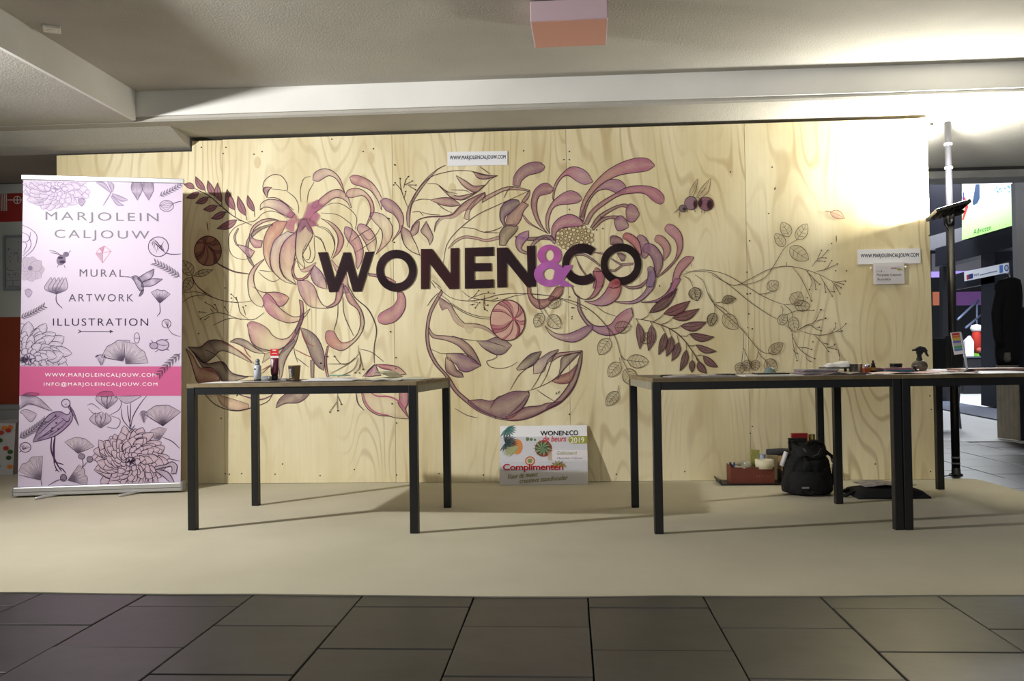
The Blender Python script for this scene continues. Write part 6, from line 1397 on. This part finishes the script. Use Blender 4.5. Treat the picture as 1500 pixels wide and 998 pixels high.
# ================================================================== LED POLE at the end of the wall
px0 = onZ(1400.5, 696)
pole = thing('lighting_pole', 'black telescopic floor to ceiling pole carrying the tilted led flood', 'pole', (px0.x, px0.y, 0))
MB().lathe([(.0275, .03), (.0275, 1.80)], n=20).build('lower_tube', mat('black_tube', rgb(26, 26, 28), .35), pole)
MB().lathe([(.0225, 1.80), (.0225, SOF-.005)], n=20).build('upper_tube', mat('grey_tube', rgb(70, 71, 78), .4, .2), pole)
MB().lathe([(.045, 0), (.045, .006), (.030, .012), (.028, .05)], n=20).build('foot_plate', mat('black_foot', rgb(24, 24, 26), .5), pole)
MB().box((0, -.02, .84), (.085, .09, .26)).build('ballast_box', BLK, pole, .006)
for z in (.075, .115): MB().lathe([(.029, z), (.029, z+.012)], n=20).build('grey_ring', mat('grey_ring', rgb(130, 130, 135), .4), pole)
for z in (2.135, 2.30): MB().lathe([(.026, z), (.028, z+.004), (.028, z+.014), (.026, z+.018)], n=20).build('chrome_ring', mat('chrome_ring', rgb(230, 230, 235), .2, .6), pole)
MB().lathe([(.031, 1.74), (.031, 1.80), (.026, 1.815)], n=20).build('clamp', mat('black_clamp', rgb(30, 30, 32), .45), pole)
led = thing('led_flood', 'thin black led flood panel tilted upwards beside the plywood wall', 'lamp', LED)
zN = LEDN; xN = Vector((1, 0, 0)); xN = (xN-zN*xN.dot(zN)).normalized(); yN = zN.cross(xN)
RL = Matrix((xN, yN, zN)).transposed()
def ledbox(name, c, d_, m, par=None, bev=.002):
    o = MB().box(RL@Vector(c), d_, RL).build(name, m, par or led, bev); return o
ledbox('housing', (0, 0, -.012), (.235, .18, .022), mat('led_housing', rgb(30, 30, 32), .35))
ledbox('lamp_glass', (0, 0, .0005), (.215, .16, .002), mat('led_glass', (1, .98, .9, 1), .2, emit=25.0), None, 0)
for k in range(5): ledbox('cooling_fin', (-.08+k*.04, 0, -.029), (.006, .15, .014), mat('led_housing', rgb(30, 30, 32), .35), None, 0)
ledbox('junction_box', (.07, .02, -.046), (.05, .05, .02), BLK); ledbox('red_lamp', (.09, -.006, -.050), (.010, .006, .008), mat('red_led', rgb(190, 60, 40), .4), None, 0)
brk = MB(); v0 = RL@Vector((.02, .05, -.03)); pv = Vector((px0.x, px0.y, 1.77))-LED
brk.tube([v0, v0.lerp(pv, .4)+Vector((0, 0, -.04)), pv-Vector((0, .03, 0))], .009, 8); brk.build('bracket', mat('grey_bracket', rgb(140, 140, 145), .35, .7), led)
MB().tube([RL@Vector((-.04, 0, -.03)), RL@Vector((-.05, .02, -.09)), RL@Vector((-.01, .08, -.12)), pv-Vector((.028, .0, .02))], .004, 6).build('cable', BLK, led)
cb = MB().tube([(6.12, .02+.03, .006), (6.2, .12, .006), (6.27, .17, .006), (6.33, .20, .006), (px0.x-.04, px0.y-.02, .008)], .005, 6); tag(cb.build('power_cable', BLK), 'thin black cable on the dark paving by the pole foot', 'cable')
# flood lamp that lights the stand from the left
kl = thing('flood_lamp', 'work flood lamp on a stand lighting the mural', 'lamp', (KEY.x, KEY.y, 0))
dk = (KEY_AIM-KEY).normalized(); sk_ = Vector((0, 0, 1)); xk = dk.cross(sk_).normalized(); RK = Matrix((xk, -dk, xk.cross(-dk))).transposed()
MB().box(Vector((0, 0, KEY.z))-dk*.03, (.24, .05, .18), RK).build('housing', mat('led_housing', rgb(30, 30, 32), .35), kl, .003)
MB().lathe([(.02, 0.02), (.02, KEY.z-.1)], n=12).build('stand_tube', BLK, kl)
for k in range(3): MB().tube([(0, 0, .35), (.38*math.cos(k*2.1), .38*math.sin(k*2.1), .012)], .011, 8).build('leg', BLK, kl)

# ================================================================== CEILING FITTINGS
cx0 = onZ(784, 70, COF-.115); cx1 = onZ(885.5, 66, COF-.115); ww = cx1.x-cx0.x
lp = thing('ceiling_lamp', 'square pinkish opal ceiling lamp, switched off', 'lamp', ((cx0.x+cx1.x)/2, cx0.y-.19, COF), -.02)
MB().box((0, 0, -.006), (ww*.9, .34, .012)).build('mounting_plate', mat('dark_plate', rgb(56, 54, 54), .5), lp)
MB().box((0, 0, -.062), (ww+.012, .385, .104)).build('diffuser_sides', mat('opal_side_cool_tint', rgb(224, 196, 206), .35, trans=.15), lp, .004)  # mauve tint of the sides stands in for cool light on them
MB().box((0, 0, -.1145), (ww-.004, .372, .003)).build('diffuser_panel', mat('opal_salmon', rgb(226, 168, 152), .4), lp)
sp_ = onZ(76, 46, COF-.02)
sd = thing('smoke_detector', 'small square white detector on the dark ceiling corner', 'detector', (sp_.x, sp_.y, COF), .5)
MB().box((0, 0, -.008), (.085, .085, .016)).build('detector_base', mat('detector_white', rgb(225, 222, 212), .5), sd, .003); MB().lathe([(.02, -.022), (.026, -.016), (.026, -.01)], n=18).build('detector_dome', mat('detector_white', rgb(225, 222, 212), .5), sd)

# ================================================================== LEFT BACKGROUND
t = thing('gift_bag', 'white paper bag with red and teal flower print standing behind the banner', 'bag', (-.86, .62, 0), .15)
mb = MB(); mb.add([(-.15, -.08, 0), (.15, -.08, 0), (.15, .08, 0), (-.15, .08, 0), (-.165, -.07, .42), (.165, -.06, .40), (.15, .07, .43), (-.15, .07, .41)], [(0, 3, 2, 1), (4, 5, 6, 7), (0, 1, 5, 4), (1, 2, 6, 5), (2, 3, 7, 6), (3, 0, 4, 7)])
mb.build('bag_body', mat('bag_paper', rgb(176, 174, 172), .6), t)
q = Paint(lambda x, y, o: Vector((x, -.081-o+.01*y/.4, y)), .001)
for k in range(26):
    x, y = random.Random(k).uniform(-.13, .14), random.Random(k+50).uniform(.04, .38); c = [(176,60,44), (40,110,112), (210,120,50), (60,90,50)][k % 4]
    q.ell((x, y), .022, .018, c, .9, 10)
tag(q.build('flower_print', PRINT, t), kind='stuff')
t = thing('pale_carton', 'pale grey carton standing behind the gift bag', 'box', (-.80, .84, 0))
MB().box((0, 0, .27), (.40, .12, .54)).build('carton', mat('pale_carton', rgb(140, 140, 138), .7), t, .002); MB().box((0, -.0605, .5), (.40, .001, .012)).build('tape_strip', mat('tape_tan', rgb(120, 116, 104), .5), t)

# ================================================================== HALL BEYOND THE WALL END
NAVY = mat('navy_panel', rgb(22, 26, 42), .6); NAVY2 = mat('dark_navy', rgb(14, 16, 26), .6); LGREY = mat('light_grey_paint', rgb(218, 221, 230), .7)
# column with plank cladding
colm = MB().box((8.29, 2.70, 1.87), (.68, .08, 1.2)).build('wall_column', LGREY); struct(colm)
MB().box((8.292, 2.70, .635), (.685, .085, 1.27)).build('dark_base', NAVY, colm)
pa = onZ(1460.5, 641.5); pb = onZ(1492, 645.5); dv = (pb-pa); 
for k in range(5):
    c = pa+dv*((k+.5)/5); R = Matrix((dv.normalized(), Vector((-dv.y, dv.x, 0)).normalized(), Vector((0, 0, 1)))).transposed()
    MB().box(c+Vector((0, 0, .36))+Vector((-dv.y, dv.x, 0)).normalized()*-.0+Vector((.012, 0, 0)), (dv.length/5-.004, .02, .72), R).build('plank', mat('plank_beige', rgb(176, 166, 146), .7, var=.1, scale=14), colm)
# dark coat hanging by the column
t = thing('hanging_coat', 'long dark coat hanging against the column above the table end', 'coat', (7.79, 2.54, 0)); t.scale = (1.12, 1, 1)
mb = MB(); vs = []; n = 20
for j, (z, rx, ry, ox) in enumerate([(.72, .095, .05, .0), (.80, .105, .06, .0), (1.0, .105, .07, .0), (1.2, .11, .075, .005), (1.38, .112, .075, .01), (1.47, .105, .065, .015), (1.525, .085, .05, .025), (1.55, .03, .02, .035)]):
    for i in range(n): a_ = 2*PI*i/n; k = 1+.07*math.sin(6*a_+j*.4); vs.append((ox+rx*k*math.cos(a_), ry*k*math.sin(a_), z))
mb.add(vs, [(j*n+i, j*n+(i+1) % n, (j+1)*n+(i+1) % n, (j+1)*n+i) for j in range(7) for i in range(n)]+[tuple(reversed(range(n))), tuple(range(7*n, 8*n))], True)
mb.build('coat_body', mat('dark_coat', rgb(16, 17, 24), .85), t)
MB().tube([(-.07, -.04, 1.42), (-.11, -.05, 1.2), (-.105, -.05, 1.0), (-.09, -.055, .90)], [.045, .04, .035, .03], 10).build('sleeve', mat('dark_coat', rgb(16, 17, 24), .85), t)
MB().tube([(-.03, -.05, .84), (-.03, -.05, .775), (-.025, -.05, .752)], [.026, .03, .02], 10).build('grey_lining', mat('grey_lining', rgb(120, 116, 110), .8), t)
MB().tube([(.04, .02, 1.55), (.05, .07, 1.60), (.06, .13, 1.60)], .006, 6).build('hook', ALU, t)
# hall shell
hallw = struct(MB().box((15, 17.6, 2.2), (18, .2, 4.6)).build('wall_hall', NAVY2)); struct(MB().box((13.6, 10.0, 4.9), (12.5, 15.0, .2)).build('ceiling_hall', mat('hall_ceiling', rgb(70, 72, 80), .8)))  # unseen hall ceiling added to keep world light off from above
# gallery fascia and its post, running into the hall at x = 10
GX = 10.0; SX = 9.86
def gal(px, py): return onX(px, py, GX)
def slab(name, pts, th, m, par=None):
    P = [gal(*q_) for q_ in pts]; mb = MB(); k = len(P)
    mb.add([p_ for p_ in P]+[p_+Vector((th, 0, 0)) for p_ in P], [tuple(range(k)), tuple(range(2*k-1, k-1, -1))]+[(i, k+i, k+(i+1) % k, (i+1) % k) for i in range(k)])
    return mb.build(name, m, par)
gl = struct(slab('wall_gallery', [(1370, 365), (1486, 329), (1486, 361.5), (1370, 391)], .25, NAVY))
slab('upper_panel', [(1360, 262), (1409, 240), (1409, 333), (1360, 347)], .2, NAVY, gl)
slab('pale_strip', [(1360, 347), (1409, 333), (1409, 353), (1360, 367)], .12, mat('pale_band', rgb(150, 150, 160), .7), gl)
slab('gallery_post', [(1376, 391), (1381, 390), (1381, 590), (1376, 590.5)], .12, NAVY2, gl)
slab('gallery_post', [(1437, 374), (1457, 369), (1457, 597), (1437, 594)], .3, NAVY, gl)
slab('sign_board', [(1398, 402), (1487, 380), (1487, 408), (1398, 425)], .06, NAVY, gl)
# display
scr = thing('display_screen', 'large lit display with green and white picture over the hall gallery', 'screen', gal(1446, 341))
P = [onX(1409.5, 352, SX), onX(1483.5, 330.5, SX)]; zt = 3.75
mb = MB(); b0, b1 = P[0], P[1]
mb.add([b0, b1, Vector((b1.x, b1.y, zt)), Vector((b0.x, b0.y, zt)), b0+Vector((.1, 0, 0)), b1+Vector((.1, 0, 0)), Vector((b1.x+.1, b1.y, zt)), Vector((b0.x+.1, b0.y, zt))], [(0, 1, 2, 3), (7, 6, 5, 4), (0, 4, 5, 1), (1, 5, 6, 2), (2, 6, 7, 3), (3, 7, 4, 0)])
keep(mb.build('screen_cabinet', BLK), scr)
def emis(name, s_):
    m, t_, b = nodes(name); at_ = t_.nodes.new('ShaderNodeVertexColor'); at_.layer_name = 'col'
    t_.links.new(at_.outputs['Color'], b.inputs['Emission Color']); t_.links.new(at_.outputs['Color'], b.inputs['Base Color']); b.inputs['Emission Strength'].default_value = s_; return m
EM = emis('screen_picture', 1.0)
q = Paint(lambda x, y, o: onX(x, y, SX)+Vector((-o, 0, 0)), .004, .0006); q.reg(1355, 250, .2003)
q.raw([(1409.5,352),(1483.5,330.5),(1483.5,300),(1409.5,310),(1483.5,272),(1409.5,272),(1483.5,250),(1409.5,245)], [(0,1,2,3),(3,2,4,5),(5,4,6,7)], [(.45,.80,.28,1)]*2+[(.68,.92,.60,1)]*2+[(.85,.95,.95,1)]*2+[(.7,.85,1,1)]*2)
q.poly([(345,320),(600,240),(620,260),(350,350)], (250,255,250), 1); q.poly([(350,230),(372,100),(402,100),(402,205),(385,240),(355,255)], (60,84,120), 1); q.poly([(272,195),(298,195),(320,265),(285,362),(272,362),(296,268)], (226,70,70), 1); q.poly([(280,140),(290,170),(290,275),(284,275)], (50,60,160), 1)
for k in range(14): q.ell((random.uniform(500,630), random.uniform(115,160)), random.uniform(4,11), random.uniform(4,9), (110,170,190), 1, 8)
q.text('Adviezen', [(362,470),(492,432),(492,392),(362,430)], (70,116,60), .01, 1)
for k, x in enumerate((522, 555, 603)): q.stroke([(x,420-k*8),(x,400-k*8)], .7, (160,100,60))
keep(q.build('screen_image', EM, None), scr)
sg = thing('web_banner_strip', 'white strip sign with a small flag under the gallery', 'sign', gal(1447, 398))
P = [gal(1415.5, 412), gal(1479.5, 399), gal(1479, 385), gal(1415, 398)]; mb = MB(); mb.add([p_-Vector((.01, 0, 0)) for p_ in P]+[p_-Vector((.03, 0, 0)) for p_ in P], [(0, 1, 2, 3), (7, 6, 5, 4), (0, 4, 5, 1), (1, 5, 6, 2), (2, 6, 7, 3), (3, 7, 4, 0)])
keep(mb.build('strip_board', mat('glowing_board', rgb(214, 220, 232), .5, emit=.25)), sg)  # sign face given a faint glow of its own
q = Paint(lambda x, y, o: onX(x, y, GX-.031)+Vector((-o, 0, 0)), .002, .0004); q.reg(1355, 250, .2003)
q.poly([(305,765),(320,760),(320,795),(305,800)], (200,40,50)); q.poly([(320,760),(352,752),(352,788),(320,795)], (40,60,130)); q.text('www.', [(358,778),(400,768),(400,748),(358,758)], (110,120,150), 0); q.stroke([(405,765),(470,748),(530,735)], 1.6, (120,130,160), .8, False); q.poly([(545,695),(570,690),(572,745),(547,750)], (90,140,220)); q.ell((598,712), 17, 25, (70,100,180), .95, 14); q.ell((598,712), 10, 16, (214,220,232), .95, 12)
keep(q.build('strip_lettering', PRINT, None), sg)
# coloured panels low on the far wall, most given a faint glow
FY = 17.48
def far(name, x0_, y0_, x1_, y1_, m):
    a0, a1 = onY(x0_, y0_, FY), onY(x1_, y1_, FY); o = MB().box(((a0.x+a1.x)/2, FY, (a0.z+a1.z)/2), (a1.x-a0.x, .06, abs(a0.z-a1.z))).build(name, m, hallw); return o
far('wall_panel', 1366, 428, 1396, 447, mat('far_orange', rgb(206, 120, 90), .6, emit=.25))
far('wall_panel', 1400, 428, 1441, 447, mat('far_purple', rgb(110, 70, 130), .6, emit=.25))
far('glow_strip', 1364, 398, 1440, 405, mat('lilac_strip', rgb(170, 150, 230), .6, emit=.8))
far('wall_panel', 1364, 372, 1440, 397, mat('pale_far', rgb(150, 148, 156), .7))
# stairs
st = thing('hall_stairs', 'dark stairs with wooden treads and steel handrails at the back of the hall', 'stairs', onY(1440, 545, 15.0)*1)
st.location.z = 0
for k in range(6):
    a0, a1 = onY(1436, 540-k*12, 14.6+k*.28), onY(1458, 540-k*12, 14.6+k*.28)
    keep(MB().box(((a0.x+a1.x)/2, 14.6+k*.28, a0.z), (a1.x-a0.x, .3, .05)).build('tread', mat('tread_wood', rgb(120, 108, 96), .7)), st)
for (a_, b0) in (((1403, 468), (1433, 440)), ((1385, 487), (1392, 479)), ((1415, 480), (1438, 461))): keep(MB().tube([onY(*a_, 14.3), onY(*b0, 14.9)], .025, 8).build('handrail', mat('steel_rail', rgb(130, 145, 180), .4, .3)), st)
keep(MB().tube([onY(1431, 442, 14.9), onY(1431, 520, 14.9)], .02, 8).build('rail_post', mat('steel_rail', rgb(130, 145, 180), .4, .3)), st)
# stall table with goods
a0 = onZ(1418, 577); a1 = onZ(1461, 578); ty = a0.y; txc = (a0.x+a1.x)/2
t = thing('stall_table', 'far stall table draped with dark blue cloth', 'table', (txc, ty+.4, 0))
MB().box((0, 0, .36), (a1.x-a0.x+.15, .8, .72)).build('table_cloth', NAVY2, t, .02); MB().box((0, 0, .735), (a1.x-a0.x+.2, .85, .03)).build('table_board', mat('stall_top', rgb(70, 80, 90), .5), t)
TT = .7505
def onstall(name, label, cat, px_, dy, mb, m):
    o = mb.build(name, m); hw = (a1.x-a0.x)/2-.12; o.location = (txc+max(-hw, min(hw, onY(px_, 520, ty+.4+dy).x-txc-.05)), ty+.4+dy, TT); return tag(o, label, cat)
onstall('white_carrier_bag', 'white carrier bag with dark stripes on the far stall', 'bag', 1421, -.2, MB().prism([(-.09, 0), (.08, 0), (.085, .30), (.02, .42), (-.08, .32)], 'y', -.05, .05), mat('white_bag', rgb(225, 228, 235), .5))
onstall('green_cloth', 'bright green cloth folded on the far stall', 'cloth', 1447, .0, MB().prism([(-.12, 0), (.12, 0), (.10, .05), (.0, .07), (-.10, .04)], 'y', -.12, .12), mat('green_cloth', rgb(120, 200, 60), .7))
onstall('white_bowl', 'white bowl upside down on the far stall', 'bowl', 1447, .27, MB().lathe([(.10, 0), (.09, .07), (.06, .11), (.001, .12)], n=16), WHITE)
dl = thing('red_doll', 'red dressed doll with a white fluffy hat on the far stall', 'doll', (onY(1431, 520, ty+.5).x, ty+.5, TT))
MB().lathe([(.03, 0), (.035, .12), (.085, .18), (.095, .36), (.07, .54), (.001, .56)], n=16).build('dress', mat('red_felt', rgb(170, 40, 28), .8), dl); MB().lathe([(.001, .50), (.09, .52), (.12, .58), (.09, .64), (.001, .66)], (0, 0, 0), 14).build('hat', WHITE, dl); MB().lathe([(.001, .08), (.05, .10), (.05, .16), (.001, .19)], (.02, -.06, 0), 12).build('muff', mat('pink_felt', rgb(190, 90, 80), .8), dl)
# dark folding chair behind the table, by the pole
fx_, fy_ = onY(1378, 540, 4.2).x, 4.2
t = thing('folding_chair', 'dark folding chair holding a bundle of clothes beyond the pole', 'chair', (fx_, fy_, 0), -.3)
DK = mat('dark_canvas', rgb(26, 26, 32), .8)
MB().box((0, 0, .48), (.34, .40, .03)).build('seat', DK, t, .005); MB().box((-.03, .19, .80), (.34, .03, .42), RX(-.12)).build('backrest', DK, t, .005)
for sx in (-1, 1):
    MB().tube([(sx*.17, -.18, .01), (sx*.17, .17, .48), (sx*.17, .24, 1.0)], .012, 8).build('frame_tube', mat('grey_frame', rgb(110, 112, 118), .4, .5), t); MB().tube([(sx*.17, .18, .01), (sx*.17, -.18, .48), (sx*.17, -.19, .68)], .012, 8).build('frame_tube', mat('grey_frame', rgb(110, 112, 118), .4, .5), t)
bn = MB().lathe([(.001, 0), (.09, .02), (.11, .08), (.07, .15), (.001, .17)], n=12).build('clothes_bundle', mat('bundle', rgb(84, 60, 68), .8, var=.5, scale=9)); bn.location = (fx_+.03, fy_-.02, .4955); tag(bn, 'pinkish bundle of clothes lying on the folding chair', 'clothes')
